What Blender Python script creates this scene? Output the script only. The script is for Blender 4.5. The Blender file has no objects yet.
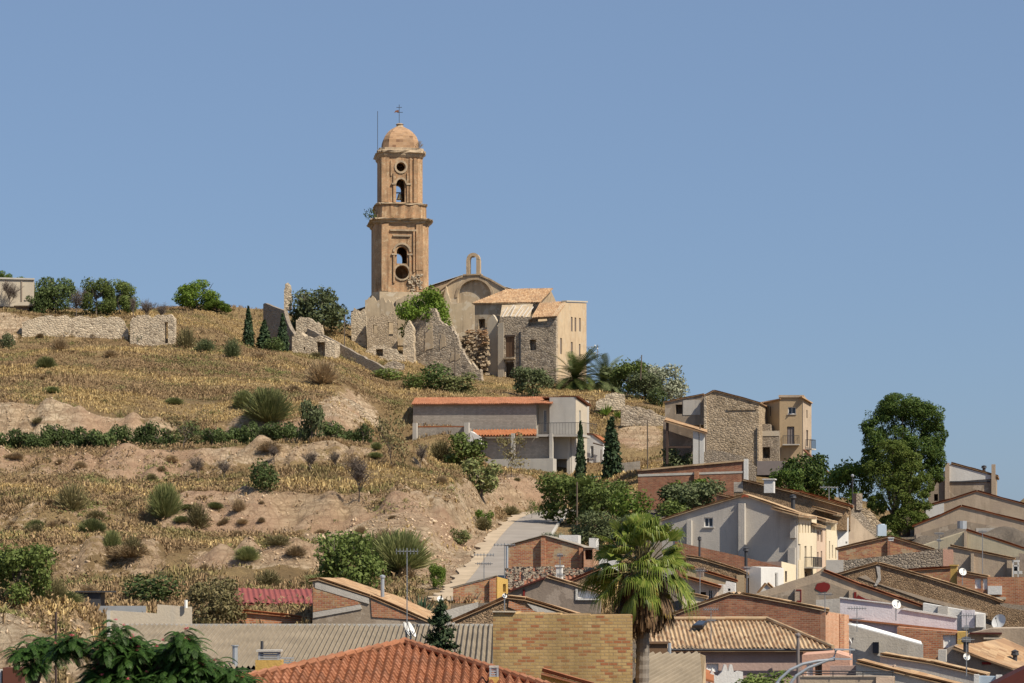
import bpy, bmesh, math, random
import numpy as np
from mathutils import Vector, Matrix

R = math.radians
random.seed(7)
SC = bpy.context.scene
COL = SC.collection

# ------------------------------------------------------------------ camera, sky, sun, exposure
FPX = 2400.0      # focal length in pixels of a 1024 px wide frame
HOR = 590.0       # row of the horizon; the camera stands at the origin and looks level along +Y
cam_d = bpy.data.cameras.new('camera'); cam = bpy.data.objects.new('camera', cam_d); COL.objects.link(cam)
cam.location = (0, 0, 0); cam.rotation_euler = (R(90), 0, 0)
cam_d.sensor_width = 36.0; cam_d.lens = 36.0 * FPX / 1024.0
cam_d.shift_y = (HOR - 341.5) / 1024.0
cam_d.clip_start = 0.5; cam_d.clip_end = 20000
SC.camera = cam

SUN_AZ = 52.0     # degrees to the right of straight behind the camera
SUN_EL = 48.0
sun_vec = Vector((math.sin(R(SUN_AZ)) * math.cos(R(SUN_EL)), -math.cos(R(SUN_AZ)) * math.cos(R(SUN_EL)), math.sin(R(SUN_EL))))
W = bpy.data.worlds.new('World'); SC.world = W; W.use_nodes = True
wn = W.node_tree.nodes; wl = W.node_tree.links
bg = wn['Background']
sky = wn.new('ShaderNodeTexSky'); sky.sky_type = 'NISHITA'; sky.sun_disc = False
sky.sun_elevation = R(SUN_EL); sky.sun_rotation = R(180 - SUN_AZ)
sky.altitude = 300; sky.air_density = 1.0; sky.dust_density = 1.3; sky.ozone_density = 7.0
hazy = wn.new('ShaderNodeMix'); hazy.data_type = 'RGBA'; hazy.inputs[0].default_value = 0.5      # hot summer haze evens the sky out
hazy.inputs[7].default_value = (2.66, 3.68, 5.4, 1)
wl.new(sky.outputs['Color'], hazy.inputs[6]); wl.new(hazy.outputs[2], bg.inputs['Color']); bg.inputs['Strength'].default_value = 0.079
sl = bpy.data.lights.new('sun', 'SUN'); sl.energy = 5.0; sl.angle = R(0.53); sl.color = (1.0, 0.91, 0.76)
so = bpy.data.objects.new('sun', sl); COL.objects.link(so)
so.rotation_euler = sun_vec.to_track_quat('Z', 'Y').to_euler(); so.location = (60, -60, 120)
SC.view_settings.view_transform = 'Standard'; SC.view_settings.look = 'None'
SC.view_settings.exposure = 0.38; SC.view_settings.gamma = 1.0; SC.view_settings.use_curve_mapping = False

# ------------------------------------------------------------------ geometry of the view: real points from a bearing and a distance
def P(px, py, Y):
    return Vector(((px - 512.0) / FPX * Y, Y, (HOR - py) / FPX * Y))

class Pl:
    """a vertical wall plane through bearing px0 at distance Y0; yaw > 0 turns its face to the right"""
    def __init__(s, px0, Y0, yaw=0.0):
        a = R(yaw); s.o = P(px0, HOR, Y0)
        s.t = Vector((math.cos(a), math.sin(a), 0)); s.n = Vector((math.sin(a), -math.cos(a), 0)); s.yaw = yaw
    def hit(s, px, py, off=0.0):
        d = Vector(((px - 512.0) / FPX, 1.0, (HOR - py) / FPX))
        o = s.o + s.n * off
        k = o.dot(s.n) / d.dot(s.n)
        return d * k
    def xz(s, px, py):
        q = s.hit(px, py); return ((q - s.o).dot(s.t), q.z)
    def at(s, u, z, off=0.0):
        v = s.o + s.t * u + s.n * off; return Vector((v.x, v.y, z))

# ------------------------------------------------------------------ naming
USED = {}
def tag(o, label, cat, group=None, kind=None):
    if label: o['label'] = label
    if cat: o['category'] = cat
    if group: o['group'] = group
    if kind: o['kind'] = kind
def thing(name, label, cat, loc, group=None, rz=0.0, sc=None):
    o = bpy.data.objects.new(name, None); COL.objects.link(o)
    o.location = loc; o.rotation_euler = (0, 0, rz); o.empty_display_size = 0.5
    if sc: o.scale = sc
    tag(o, label, cat, group); return o

# ------------------------------------------------------------------ materials
def newmat(name):
    m = bpy.data.materials.new(name); m.use_nodes = True
    nt = m.node_tree; b = nt.nodes['Principled BSDF']
    b.inputs['Roughness'].default_value = 0.9; b.inputs['Specular IOR Level'].default_value = 0.2
    return m, nt, b
def nd(nt, kind, **kw):
    n = nt.nodes.new(kind)
    for k, v in kw.items():
        if k.startswith('i_'): n.inputs[k[2:].replace('_', ' ')].default_value = v
        else: setattr(n, k, v)
    return n
def c4(c): return (c[0], c[1], c[2], 1.0)
def ramp(nt, fac, stops, interp='LINEAR'):
    r = nd(nt, 'ShaderNodeValToRGB'); cr = r.color_ramp; cr.interpolation = interp
    while len(cr.elements) < len(stops): cr.elements.new(0.5)
    for e, (p, c) in zip(cr.elements, stops):
        e.position = p; e.color = c4(c) if hasattr(c, '__len__') else (c, c, c, 1)
    nt.links.new(fac, r.inputs['Fac']); return r.outputs['Color']
def coords(nt, kind='Object', scale=(1, 1, 1)):
    t = nd(nt, 'ShaderNodeTexCoord'); o = t.outputs[kind]
    if scale != (1, 1, 1):
        m = nd(nt, 'ShaderNodeMapping'); m.inputs['Scale'].default_value = scale
        nt.links.new(o, m.inputs['Vector']); o = m.outputs['Vector']
    return o
def noise(nt, vec, scale, detail=4, rough=0.6):
    n = nd(nt, 'ShaderNodeTexNoise'); n.inputs['Scale'].default_value = scale
    n.inputs['Detail'].default_value = detail; n.inputs['Roughness'].default_value = rough
    nt.links.new(vec, n.inputs['Vector']); return n.outputs['Fac']
def mix(nt, fac, a, b, mode='MIX'):
    m = nd(nt, 'ShaderNodeMix', data_type='RGBA', blend_type=mode)
    for sock, v in ((m.inputs[0], fac), (m.inputs[6], a), (m.inputs[7], b)):
        if hasattr(v, 'is_output'): nt.links.new(v, sock)
        elif hasattr(v, '__len__'): sock.default_value = c4(v)
        else: sock.default_value = v
    return m.outputs[2]
def bump(nt, b, h, dist=0.05, strength=0.6):
    n = nd(nt, 'ShaderNodeBump'); n.inputs['Distance'].default_value = dist; n.inputs['Strength'].default_value = strength
    nt.links.new(h, n.inputs['Height']); nt.links.new(n.outputs['Normal'], b.inputs['Normal'])
def plaster(name, c, c2, stain=None, cover=0.5, patch=None):
    """rendered wall: two blended tones, vertical rain streaks, optional patches where the render fell off"""
    m, nt, b = newmat(name); v = coords(nt)
    col = mix(nt, ramp(nt, noise(nt, v, 0.45, 6, 0.65), [(0.35, 0), (0.65, 1)]), c, c2)
    st = stain or tuple(x * 0.6 for x in c)
    sv = coords(nt, 'Object', (1.3, 1.3, 0.16))
    col = mix(nt, ramp(nt, noise(nt, sv, 1.1, 5, 0.7), [(0.5, 0), (0.72, cover)]), col, st)
    if patch:
        col = mix(nt, ramp(nt, noise(nt, v, 0.7, 6, 0.6), [(0.55, 0), (0.58, 1)]), col, patch)
    fine = noise(nt, v, 9.0, 3, 0.7)
    col = mix(nt, ramp(nt, fine, [(0.3, 0.0), (0.75, 0.35)]), col, tuple(x * 0.72 for x in c))
    nt.links.new(col, b.inputs['Base Color']); bump(nt, b, fine, 0.04, 0.5); return m
def brick(name, cols, mortar, bw=0.28, bh=0.085, ms=0.012, dirt=0.35, patch=None, streak=0.25):
    m, nt, b = newmat(name); v = coords(nt, 'UV')
    t = nd(nt, 'ShaderNodeTexBrick'); t.inputs['Scale'].default_value = 1.0
    t.inputs['Brick Width'].default_value = bw; t.inputs['Row Height'].default_value = bh; t.inputs['Mortar Size'].default_value = ms
    t.inputs['Color1'].default_value = (0, 0, 0, 1); t.inputs['Color2'].default_value = (1, 1, 1, 1); t.inputs['Mortar'].default_value = (0.5, 0.5, 0.5, 1)
    nt.links.new(v, t.inputs['Vector'])
    n = len(cols); st = [(0.12 + 0.76 * i / (n - 1), c) for i, c in enumerate(cols)]
    col = ramp(nt, t.outputs['Color'], st)
    o = coords(nt)
    big = noise(nt, o, 0.5, 5, 0.65)
    col = mix(nt, ramp(nt, big, [(0.42, 0), (0.66, dirt)]), col, tuple(x * 0.45 for x in cols[0]))
    if patch: col = mix(nt, ramp(nt, noise(nt, o, 0.9, 6, 0.7), [(0.55, 0), (0.6, 0.85)]), col, patch)
    col = mix(nt, t.outputs['Fac'], col, mortar)
    col = mix(nt, ramp(nt, noise(nt, coords(nt, 'Object', (1.2, 1.2, .13)), 1.0, 6, .7), [(.48, 0), (.68, streak)]), col, tuple(x * .38 for x in cols[0]))
    nt.links.new(col, b.inputs['Base Color'])
    inv = nd(nt, 'ShaderNodeMath', operation='SUBTRACT'); inv.inputs[0].default_value = 1.0; nt.links.new(t.outputs['Fac'], inv.inputs[1])
    ad = nd(nt, 'ShaderNodeMath', operation='ADD'); nt.links.new(inv.outputs[0], ad.inputs[0]); nt.links.new(noise(nt, o, 6, 3, 0.7), ad.inputs[1])
    bump(nt, b, ad.outputs[0], 0.02, 0.6); return m
def rubble(name, cols, mortar, scale=2.6, gap=0.07, cover=None):
    m, nt, b = newmat(name); v = coords(nt, 'Object', (1, 1, 1.5))
    w = nd(nt, 'ShaderNodeTexVoronoi', feature='F1'); w.inputs['Scale'].default_value = scale; nt.links.new(v, w.inputs['Vector'])
    e = nd(nt, 'ShaderNodeTexVoronoi', feature='DISTANCE_TO_EDGE'); e.inputs['Scale'].default_value = scale; nt.links.new(v, e.inputs['Vector'])
    sp = nd(nt, 'ShaderNodeSeparateColor'); nt.links.new(w.outputs['Color'], sp.inputs['Color'])
    n = len(cols); col = ramp(nt, sp.outputs['Red'], [(i / (n - 1), c) for i, c in enumerate(cols)])
    o = coords(nt); big = noise(nt, o, 0.35, 6, 0.7)
    col = mix(nt, ramp(nt, e.outputs['Distance'], [(0.0, 1), (gap, 0)]), col, mortar)
    if cover: col = mix(nt, ramp(nt, big, [(0.46, 0), (0.56, 0.9)]), col, cover)
    col = mix(nt, ramp(nt, noise(nt, o, 1.7, 5, 0.7), [(0.45, 0), (0.75, 0.55)]), col, tuple(x * 0.5 for x in cols[0]))
    nt.links.new(col, b.inputs['Base Color'])
    h = nd(nt, 'ShaderNodeMath', operation='MINIMUM'); h.inputs[1].default_value = 0.18; nt.links.new(e.outputs['Distance'], h.inputs[0])
    h2 = nd(nt, 'ShaderNodeMath', operation='ADD'); nt.links.new(h.outputs[0], h2.inputs[0])
    h3 = nd(nt, 'ShaderNodeMath', operation='MULTIPLY'); h3.inputs[1].default_value = 0.3; nt.links.new(noise(nt, o, 5, 4, 0.7), h3.inputs[0]); nt.links.new(h3.outputs[0], h2.inputs[1])
    bump(nt, b, h2.outputs[0], 0.5, 0.8); return m
def tiles(name, cols, dirt=(0.12, 0.09, 0.06), dcover=0.5):
    """clay tiles: the UV of a tile sheet counts tiles, so each tile gets a tone of its own"""
    m, nt, b = newmat(name); v = coords(nt, 'UV')
    f = nd(nt, 'ShaderNodeVectorMath', operation='FLOOR'); nt.links.new(v, f.inputs[0])
    w = nd(nt, 'ShaderNodeTexWhiteNoise'); w.noise_dimensions = '2D'; nt.links.new(f.outputs[0], w.inputs['Vector'])
    n = len(cols); col = ramp(nt, w.outputs['Value'], [(i / (n - 1), c) for i, c in enumerate(cols)])
    o = coords(nt)
    col = mix(nt, ramp(nt, noise(nt, o, 0.8, 6, 0.7), [(0.48, 0), (0.7, dcover)]), col, dirt)
    col = mix(nt, ramp(nt, noise(nt, o, 14, 3, 0.7), [(0.4, 0), (0.8, 0.35)]), col, tuple(x * 0.5 for x in cols[0]))
    nt.links.new(col, b.inputs['Base Color']); return m
def flat(name, c, rough=0.6, metal=0.0, var=0.25, scale=2.0):
    m, nt, b = newmat(name); o = coords(nt)
    col = mix(nt, ramp(nt, noise(nt, o, scale, 5, 0.65), [(0.35, 0), (0.7, var)]), c, tuple(x * 0.45 for x in c))
    nt.links.new(col, b.inputs['Base Color']); b.inputs['Roughness'].default_value = rough; b.inputs['Metallic'].default_value = metal
    if rough < 0.4: b.inputs['Specular IOR Level'].default_value = 0.5
    return m
def leaf(name, cols, trans=0.25, rough=0.6):
    m, nt, b = newmat(name); g = nd(nt, 'ShaderNodeNewGeometry'); oi = nd(nt, 'ShaderNodeObjectInfo')
    n = len(cols); col = ramp(nt, g.outputs['Random Per Island'], [(i / (n - 1), c) for i, c in enumerate(cols)])
    o = coords(nt)
    hs = nd(nt, 'ShaderNodeHueSaturation'); mr = nd(nt, 'ShaderNodeMapRange'); mr.inputs['To Min'].default_value = 0.75; mr.inputs['To Max'].default_value = 1.25
    nt.links.new(oi.outputs['Random'], mr.inputs['Value']); nt.links.new(mr.outputs[0], hs.inputs['Value']); nt.links.new(col, hs.inputs['Color'])
    nt.links.new(hs.outputs['Color'], b.inputs['Base Color']); b.inputs['Roughness'].default_value = rough; b.inputs['Specular IOR Level'].default_value = 0.15
    tr = nd(nt, 'ShaderNodeBsdfTranslucent'); nt.links.new(hs.outputs['Color'], tr.inputs['Color'])
    mx = nd(nt, 'ShaderNodeMixShader'); mx.inputs[0].default_value = trans
    nt.links.new(b.outputs[0], mx.inputs[1]); nt.links.new(tr.outputs[0], mx.inputs[2])
    nt.links.new(mx.outputs[0], nt.nodes['Material Output'].inputs['Surface']); return m

M = {}
# town walls
M['grey_render'] = plaster('grey_render', (.50, .46, .405), (.43, .395, .35), (.29, .265, .235), .65, None)
M['brown_render'] = plaster('brown_render', (.34, .27, .2), (.27, .215, .16), (.16, .13, .1), .75, (.4, .33, .255))
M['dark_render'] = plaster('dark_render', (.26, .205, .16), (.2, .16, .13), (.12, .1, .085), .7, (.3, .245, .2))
M['beige_render'] = plaster('beige_render', (.45, .355, .26), (.37, .29, .21), (.23, .175, .13), .7, (.36, .28, .21))
M['cream_render'] = plaster('cream_render', (.72, .62, .45), (.66, .56, .40), (.5, .41, .3), .35)
M['pink_render'] = plaster('pink_render', (.62, .46, .34), (.55, .42, .32), (.4, .3, .23), .4)
M['white_render'] = plaster('white_render', (.654, .636, .602), (.568, .550, .525), (.413, .396, .378), .35)
M['lilac_render'] = plaster('lilac_render', (.66, .62, .64), (.56, .52, .55), (.42, .39, .42), .45)
M['salmon_render'] = plaster('salmon_render', (.58, .34, .24), (.52, .3, .22), (.4, .24, .18), .3)
M['mauve_render'] = plaster('mauve_render', (.42, .3, .255), (.37, .265, .23), (.26, .19, .165), .4)
M['ochre_render'] = plaster('ochre_render', (.42, .31, .19), (.36, .27, .17), (.25, .19, .13), .5)
M['yellow_render'] = plaster('yellow_render', (.527, .340, .102), (.476, .306, .093), (.383, .255, .085), .3)
M['panel_cladding'] = plaster('panel_cladding', (.6, .53, .38), (.53, .46, .33), (.36, .31, .22), .5)
M['grey_block'] = brick('grey_block', [(.31, .275, .235), (.345, .305, .26), (.38, .335, .285)], (.29, .255, .215), .4, .2, .02, .2)
M['concrete'] = plaster('concrete', (.48, .45, .40), (.42, .39, .35), (.3, .28, .25), .5)
M['pale_concrete'] = plaster('pale_concrete', (.5, .43, .33), (.43, .37, .29), (.38, .35, .3), .5)
M['red_brick'] = brick('red_brick', [(.33, .12, .06), (.42, .16, .075), (.38, .2, .1), (.5, .22, .11)], (.36, .27, .2), .29, .105, .014, .4)
M['dark_brick'] = brick('dark_brick', [(.24, .09, .05), (.31, .115, .065), (.26, .13, .08), (.37, .165, .09)], (.27, .19, .135), .29, .105, .014, .5)
M['patchy_brick'] = brick('patchy_brick', [(.33, .12, .06), (.42, .16, .075), (.38, .22, .1), (.5, .25, .11)], (.36, .27, .2), .29, .105, .014, .3, (.42, .33, .2))
M['orange_brick'] = brick('orange_brick', [(.52, .23, .12), (.58, .27, .15), (.55, .3, .18), (.62, .33, .2)], (.5, .36, .25), .29, .07, .012, .25)
M['yellow_brick'] = brick('yellow_brick', [(.428, .288, .121), (.465, .316, .140), (.409, .270, .112), (.484, .335, .158), (.391, .233, .093), (.335, .126, .056)], (.316, .223, .121), .29, .105, .014, .5, None, .5)
M['brown_stone'] = rubble('brown_stone', [(.2, .13, .08), (.33, .22, .13), (.27, .175, .1), (.4, .28, .17)], (.28, .195, .125), 6.5, .06, (.34, .235, .145))
M['grey_stone'] = rubble('grey_stone', [(.2, .165, .13), (.33, .275, .215), (.27, .22, .175), (.4, .34, .27)], (.3, .25, .19), 3.4, .06, (.3, .245, .185))
M['pale_stone'] = rubble('pale_stone', [(.25, .195, .14), (.56, .46, .33), (.42, .335, .24), (.64, .54, .4), (.36, .29, .21)], (.46, .37, .26), 1.9, .05, (.58, .47, .335))
M['ruin_stone'] = rubble('ruin_stone', [(.14, .115, .09), (.4, .33, .25), (.26, .21, .16), (.52, .44, .34), (.2, .165, .125)], (.3, .245, .185), 1.7, .05, (.47, .38, .275))
M['tan_stone'] = rubble('tan_stone', [(.22, .165, .11), (.44, .34, .23), (.34, .26, .17), (.52, .42, .3)], (.4, .31, .21), 2.4, .06, (.46, .36, .25))
M['church_plaster'] = plaster('church_plaster', (.52, .41, .275), (.4, .31, .21), (.22, .17, .12), .8, (.52, .44, .33))
M['church_tan'] = plaster('church_tan', (.56, .43, .28), (.46, .345, .225), (.3, .22, .15), .75, (.5, .4, .28))
M['tower_brick'] = brick('tower_brick', [(.38, .215, .115), (.46, .28, .15), (.52, .35, .205), (.47, .225, .11)], (.46, .33, .2), .3, .1, .016, .75, (.54, .40, .255), .85)
M['tower_stone'] = plaster('tower_stone', (.47, .36, .24), (.36, .275, .185), (.18, .14, .10), .9, (.3, .23, .16))
M['dome_tile'] = tiles('dome_tile', [(.38, .235, .135), (.42, .265, .155), (.35, .21, .115), (.43, .285, .175), (.2, .11, .065)], (.2, .13, .08), .6)
M['white_sheet'] = flat('white_sheet', (.74, .74, .74), .5, 0, .1)
# roofs
M['old_tile'] = tiles('old_tile', [(.417, .263, .148), (.318, .187, .099), (.472, .329, .197), (.242, .137, .077), (.428, .297, .181)], (.165, .110, .072), .55)
M['pale_tile'] = tiles('pale_tile', [(.470, .336, .202), (.336, .202, .112), (.538, .403, .252), (.246, .140, .078), (.482, .358, .224), (.381, .263, .157)], (.168, .123, .078), .55)
M['orange_tile'] = tiles('orange_tile', [(.312, .117, .050), (.279, .100, .042), (.335, .139, .067), (.257, .095, .044)], (.156, .067, .034), .35)
M['red_tile'] = tiles('red_tile', [(.285, .115, .057), (.331, .138, .072), (.248, .097, .048), (.377, .170, .097), (.221, .092, .051)], (.138, .074, .046), .5)
M['brown_tile'] = tiles('brown_tile', [(.234, .099, .059), (.279, .117, .068), (.198, .086, .054), (.306, .153, .090)], (.108, .063, .045), .45)
M['red_edge'] = flat('red_edge', (.336, .084, .042), .7)
M['fibre_cement'] = flat('fibre_cement', (.25, .205, .15), .9, 0, .6, .9)
M['grey_roof'] = flat('grey_roof', (.34, .29, .23), .9, 0, .5, 1.5)
M['red_metal'] = flat('red_metal', (.27, .075, .06), .6, 0, .4)
M['maroon_metal'] = flat('maroon_metal', (.075, .02, .016), .8, 0, .35)
# small stuff
M['glass'] = flat('glass', (.03, .035, .045), .12, 0, .2)
M['dark_wood'] = flat('dark_wood', (.075, .05, .04), .8)
M['brown_wood'] = flat('brown_wood', (.16, .095, .055), .8)
M['grey_shutter'] = flat('grey_shutter', (.2, .17, .16), .7)
M['white_paint'] = flat('white_paint', (.78, .77, .74), .5, 0, .15)
M['white_trim'] = plaster('white_trim', (.616, .598, .563), (.546, .528, .493), (.396, .378, .352), .4)
M['dark_metal'] = flat('dark_metal', (.055, .055, .06), .5)
M['grey_metal'] = flat('grey_metal', (.3, .31, .32), .4, .5)
M['galv'] = flat('galv', (.42, .44, .46), .4, .4)
M['brass'] = flat('brass', (.6, .5, .28), .35, .7)
M['rust'] = flat('rust', (.2, .085, .045), .8)
M['pole_wood'] = flat('pole_wood', (.13, .10, .075), .9)
M['pale_wood'] = flat('pale_wood', (.45, .4, .34), .9)
M['dish_white'] = flat('dish_white', (.72, .71, .68), .5, 0, .15)
M['turquoise'] = flat('turquoise', (.06, .3, .26), .6)
M['red_paint'] = flat('red_paint', (.17, .02, .018), .9)
M['blue_tank'] = flat('blue_tank', (.42, .5, .58), .5)
M['tarp'] = flat('tarp', (.12, .045, .03), .7)
M['yellow_paint'] = flat('yellow_paint', (.7, .3, .03), .6)
# plants
M['bark'] = flat('bark', (.11, .085, .065), .95, 0, .5, 6)
M['grey_bark'] = flat('grey_bark', (.22, .19, .16), .95, 0, .5, 6)
M['twig'] = flat('twig', (.15, .12, .1), .95, 0, .4, 6)
M['l_olive'] = leaf('l_olive', [(.075, .095, .04), (.115, .14, .06), (.155, .175, .085), (.1, .125, .05)], .2)
M['l_dark'] = leaf('l_dark', [(.04, .06, .02), (.075, .105, .032), (.115, .145, .05)], .2)
M['l_green'] = leaf('l_green', [(.075, .105, .025), (.12, .16, .04), (.17, .205, .06)], .25)
M['l_bright'] = leaf('l_bright', [(.07, .12, .02), (.12, .18, .03), (.17, .22, .04)], .3)
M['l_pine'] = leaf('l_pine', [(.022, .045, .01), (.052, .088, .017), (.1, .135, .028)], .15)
M['l_pinebright'] = leaf('l_pinebright', [(.07, .12, .015), (.12, .185, .025), (.18, .24, .04)], .25)  # brighter green leaves of some of the pines
M['l_silver'] = leaf('l_silver', [(.17, .185, .12), (.23, .245, .165), (.28, .28, .2)], .2)
M['l_broom'] = leaf('l_broom', [(.12, .145, .05), (.18, .195, .075), (.24, .235, .1)], .2)
M['l_brush'] = leaf('l_brush', [(.22, .155, .085), (.3, .21, .12), (.36, .26, .15), (.23, .18, .1)], .2)
M['l_pinemid'] = leaf('l_pinemid', [(.05, .08, .014), (.095, .13, .024), (.15, .18, .038)], .2)
M['l_olivebrown'] = leaf('l_olivebrown', [(.12, .11, .05), (.17, .145, .065), (.21, .17, .085)], .2)
M['l_cypress'] = leaf('l_cypress', [(.021, .039, .018), (.039, .065, .029), (.065, .091, .039)], .1)
M['l_palm'] = leaf('l_palm', [(.09, .135, .02), (.15, .205, .035), (.215, .265, .05), (.29, .30, .075)], .3, .4)
M['l_yellowfrond'] = leaf('l_yellowfrond', [(.33, .27, .06), (.4, .28, .06), (.25, .25, .05)], .3, .5)
M['l_date'] = leaf('l_date', [(.055, .08, .02), (.1, .13, .035), (.165, .175, .06)], .2, .5)
M['l_dead'] = leaf('l_dead', [(.16, .095, .05), (.24, .15, .08), (.1, .06, .035)], .15)
M['l_silk'] = leaf('l_silk', [(.02, .05, .01), (.04, .085, .018), (.07, .13, .03)], .3, .5)
M['l_agave'] = leaf('l_agave', [(.05, .09, .05), (.08, .12, .07)], .1)
M['pink_flower'] = leaf('pink_flower', [(.6, .12, .16), (.7, .2, .24)], .3)

# ------------------------------------------------------------------ mesh helpers
class MB:
    def __init__(s): s.v = []; s.f = []; s.uv = {}
    def add(s, pts, faces, uvs=None):
        b = len(s.v); s.v += [Vector(p) for p in pts]
        for i, f in enumerate(faces):
            if uvs: s.uv[len(s.f)] = uvs[i]
            s.f.append([b + k for k in f])
        return s
    def prism(s, poly, ext):
        """solid from a planar polygon pushed along ext"""
        n = len(poly); ext = Vector(ext)
        nv = Vector((0, 0, 0))
        for i in range(n):
            a, b = poly[i], poly[(i + 1) % n]; nv += Vector(a).cross(Vector(b))
        pts = list(poly) + [Vector(p) + ext for p in poly]
        fs = [list(range(n)), list(range(2 * n - 1, n - 1, -1))]
        for i in range(n):
            j = (i + 1) % n; fs.append([j, i, n + i, n + j])
        if nv.dot(ext) > 0: fs = [f[::-1] for f in fs]
        return s.add(pts, fs)
    def box(s, c, x, y, z):
        """box from a corner and three edge vectors"""
        c, x, y, z = Vector(c), Vector(x), Vector(y), Vector(z)
        return s.prism([c, c + x, c + x + z, c + z], y)
    def cbox(s, c, sx, sy, sz, yaw=0.0):
        a = R(yaw); t = Vector((math.cos(a), math.sin(a), 0)); n = Vector((-math.sin(a), math.cos(a), 0)); c = Vector(c)
        return s.box(c - t * sx / 2 - n * sy / 2, t * sx, n * sy, Vector((0, 0, sz)))
    def tube(s, pts, r, n=6, cap=True):
        pts = [Vector(p) for p in pts]; m = len(pts)
        rs = r if hasattr(r, '__len__') else [r] * m
        ring = []; base = len(s.v)
        for i, p in enumerate(pts):
            d = (pts[min(i + 1, m - 1)] - pts[max(i - 1, 0)]).normalized()
            u = d.cross(Vector((0, 0, 1)) if abs(d.z) < 0.9 else Vector((1, 0, 0))).normalized(); w = d.cross(u)
            for k in range(n):
                a = 2 * math.pi * k / n; s.v.append(p + (u * math.cos(a) + w * math.sin(a)) * rs[i])
        for i in range(m - 1):
            for k in range(n):
                k2 = (k + 1) % n
                s.f.append([base + i * n + k, base + i * n + k2, base + (i + 1) * n + k2, base + (i + 1) * n + k])
        if cap:
            s.f.append([base + k for k in range(n)][::-1]); s.f.append([base + (m - 1) * n + k for k in range(n)])
        return s
    def lathe(s, c, prof, n=16, axis=None, start=0, sweep=2 * math.pi):
        c = Vector(c); base = len(s.v); m = len(prof)
        ax = (axis or Vector((0, 0, 1))).normalized()
        u = ax.cross(Vector((0, 1, 0)) if abs(ax.y) < 0.9 else Vector((1, 0, 0))).normalized(); w = ax.cross(u)
        for (r, z) in prof:
            for k in range(n):
                a = start + sweep * k / n; s.v.append(c + ax * z + (u * math.cos(a) + w * math.sin(a)) * r)
        for i in range(m - 1):
            for k in range(n):
                k2 = (k + 1) % n
                s.f.append([base + i * n + k, base + i * n + k2, base + (i + 1) * n + k2, base + (i + 1) * n + k])
        return s
    def mesh(s, name, mat, off):
        me = bpy.data.meshes.new(name)
        me.from_pydata([tuple(p - off) for p in s.v], [], s.f); me.update()
        uvl = me.uv_layers.new(name='UVMap'); buf = np.zeros(len(me.loops) * 2, dtype=np.float32)
        for i, p in enumerate(me.polygons):
            n = p.normal; ex = s.uv.get(i)
            if ex is None:
                if abs(n.z) < 0.75:
                    t = Vector((-n.y, n.x, 0)).normalized()
            for j, li in enumerate(p.loop_indices):
                if ex is not None: a, b = ex[j]
                else:
                    w = s.v[s.f[i][j]]
                    if abs(n.z) < 0.75: a, b = w.x * t.x + w.y * t.y, w.z
                    else: a, b = w.x, w.y
                buf[li * 2] = a; buf[li * 2 + 1] = b
        uvl.data.foreach_set('uv', buf)
        me.materials.append(M[mat] if isinstance(mat, str) else mat)
        return me
    def part(s, name, mat, T, off=None, smooth=False):
        base = T.matrix_world_loc if hasattr(T, 'matrix_world_loc') else wloc(T)
        me = s.mesh(name, mat, base)
        if smooth: me.polygons.foreach_set('use_smooth', [True] * len(me.polygons))
        o = bpy.data.objects.new(name, me); COL.objects.link(o); o.parent = T; return o
    def solo(s, name, mat, label=None, cat=None, group=None, kind=None, smooth=False):
        xs = [p.x for p in s.v]; ys = [p.y for p in s.v]; zs = [p.z for p in s.v]
        b = Vector(((min(xs) + max(xs)) / 2, (min(ys) + max(ys)) / 2, min(zs)))
        me = s.mesh(name, mat, b)
        if smooth: me.polygons.foreach_set('use_smooth', [True] * len(me.polygons))
        o = bpy.data.objects.new(name, me); COL.objects.link(o); o.location = b
        tag(o, label, cat, group, kind); return o
def wloc(o):
    v = Vector((0, 0, 0))
    while o is not None: v += Vector(o.location); o = o.parent
    return v
def cut(o, cutter):
    """really cut the openings out of a wall mesh; the cutter is deleted afterwards"""
    me = cutter.mesh('cutter', 'glass', wloc(o)); me.materials.clear(); me.materials.append(o.data.materials[0])
    c = bpy.data.objects.new('cutter', me); COL.objects.link(c); c.location = wloc(o)
    md = o.modifiers.new('b', 'BOOLEAN'); md.operation = 'DIFFERENCE'; md.object = c; md.solver = 'EXACT'
    dg = bpy.context.evaluated_depsgraph_get()
    new = bpy.data.meshes.new_from_object(o.evaluated_get(dg)); new.name = o.data.name
    o.modifiers.clear(); old = o.data; o.data = new; bpy.data.meshes.remove(old)
    bpy.data.objects.remove(c); bpy.data.meshes.remove(me)
def setuv(o):   # fresh metre UVs after a cut
    me = o.data; uvl = me.uv_layers[0] if me.uv_layers else me.uv_layers.new(name='UVMap'); b = wloc(o)
    for p in me.polygons:
        n = p.normal
        if abs(n.z) < 0.75: t = Vector((-n.y, n.x, 0)).normalized()
        for li in p.loop_indices:
            w = me.vertices[me.loops[li].vertex_index].co + b
            uvl.data[li].uv = (w.x * t.x + w.y * t.y, w.z) if abs(n.z) < 0.75 else (w.x, w.y)

def jag(pts, step, amp, seed=0):
    """break a px outline into a ragged masonry edge"""
    rg = random.Random(seed); out = [pts[0]]
    for a, b in zip(pts, pts[1:]):
        L = math.hypot(b[0] - a[0], b[1] - a[1]); n = max(1, int(L / step))
        for i in range(1, n + 1):
            f = i / n; x = a[0] + (b[0] - a[0]) * f; y = a[1] + (b[1] - a[1]) * f
            if i < n: x += rg.uniform(-.25, .25) * step; y += rg.uniform(-amp, amp)
            out.append((x, y))
    return out

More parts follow.
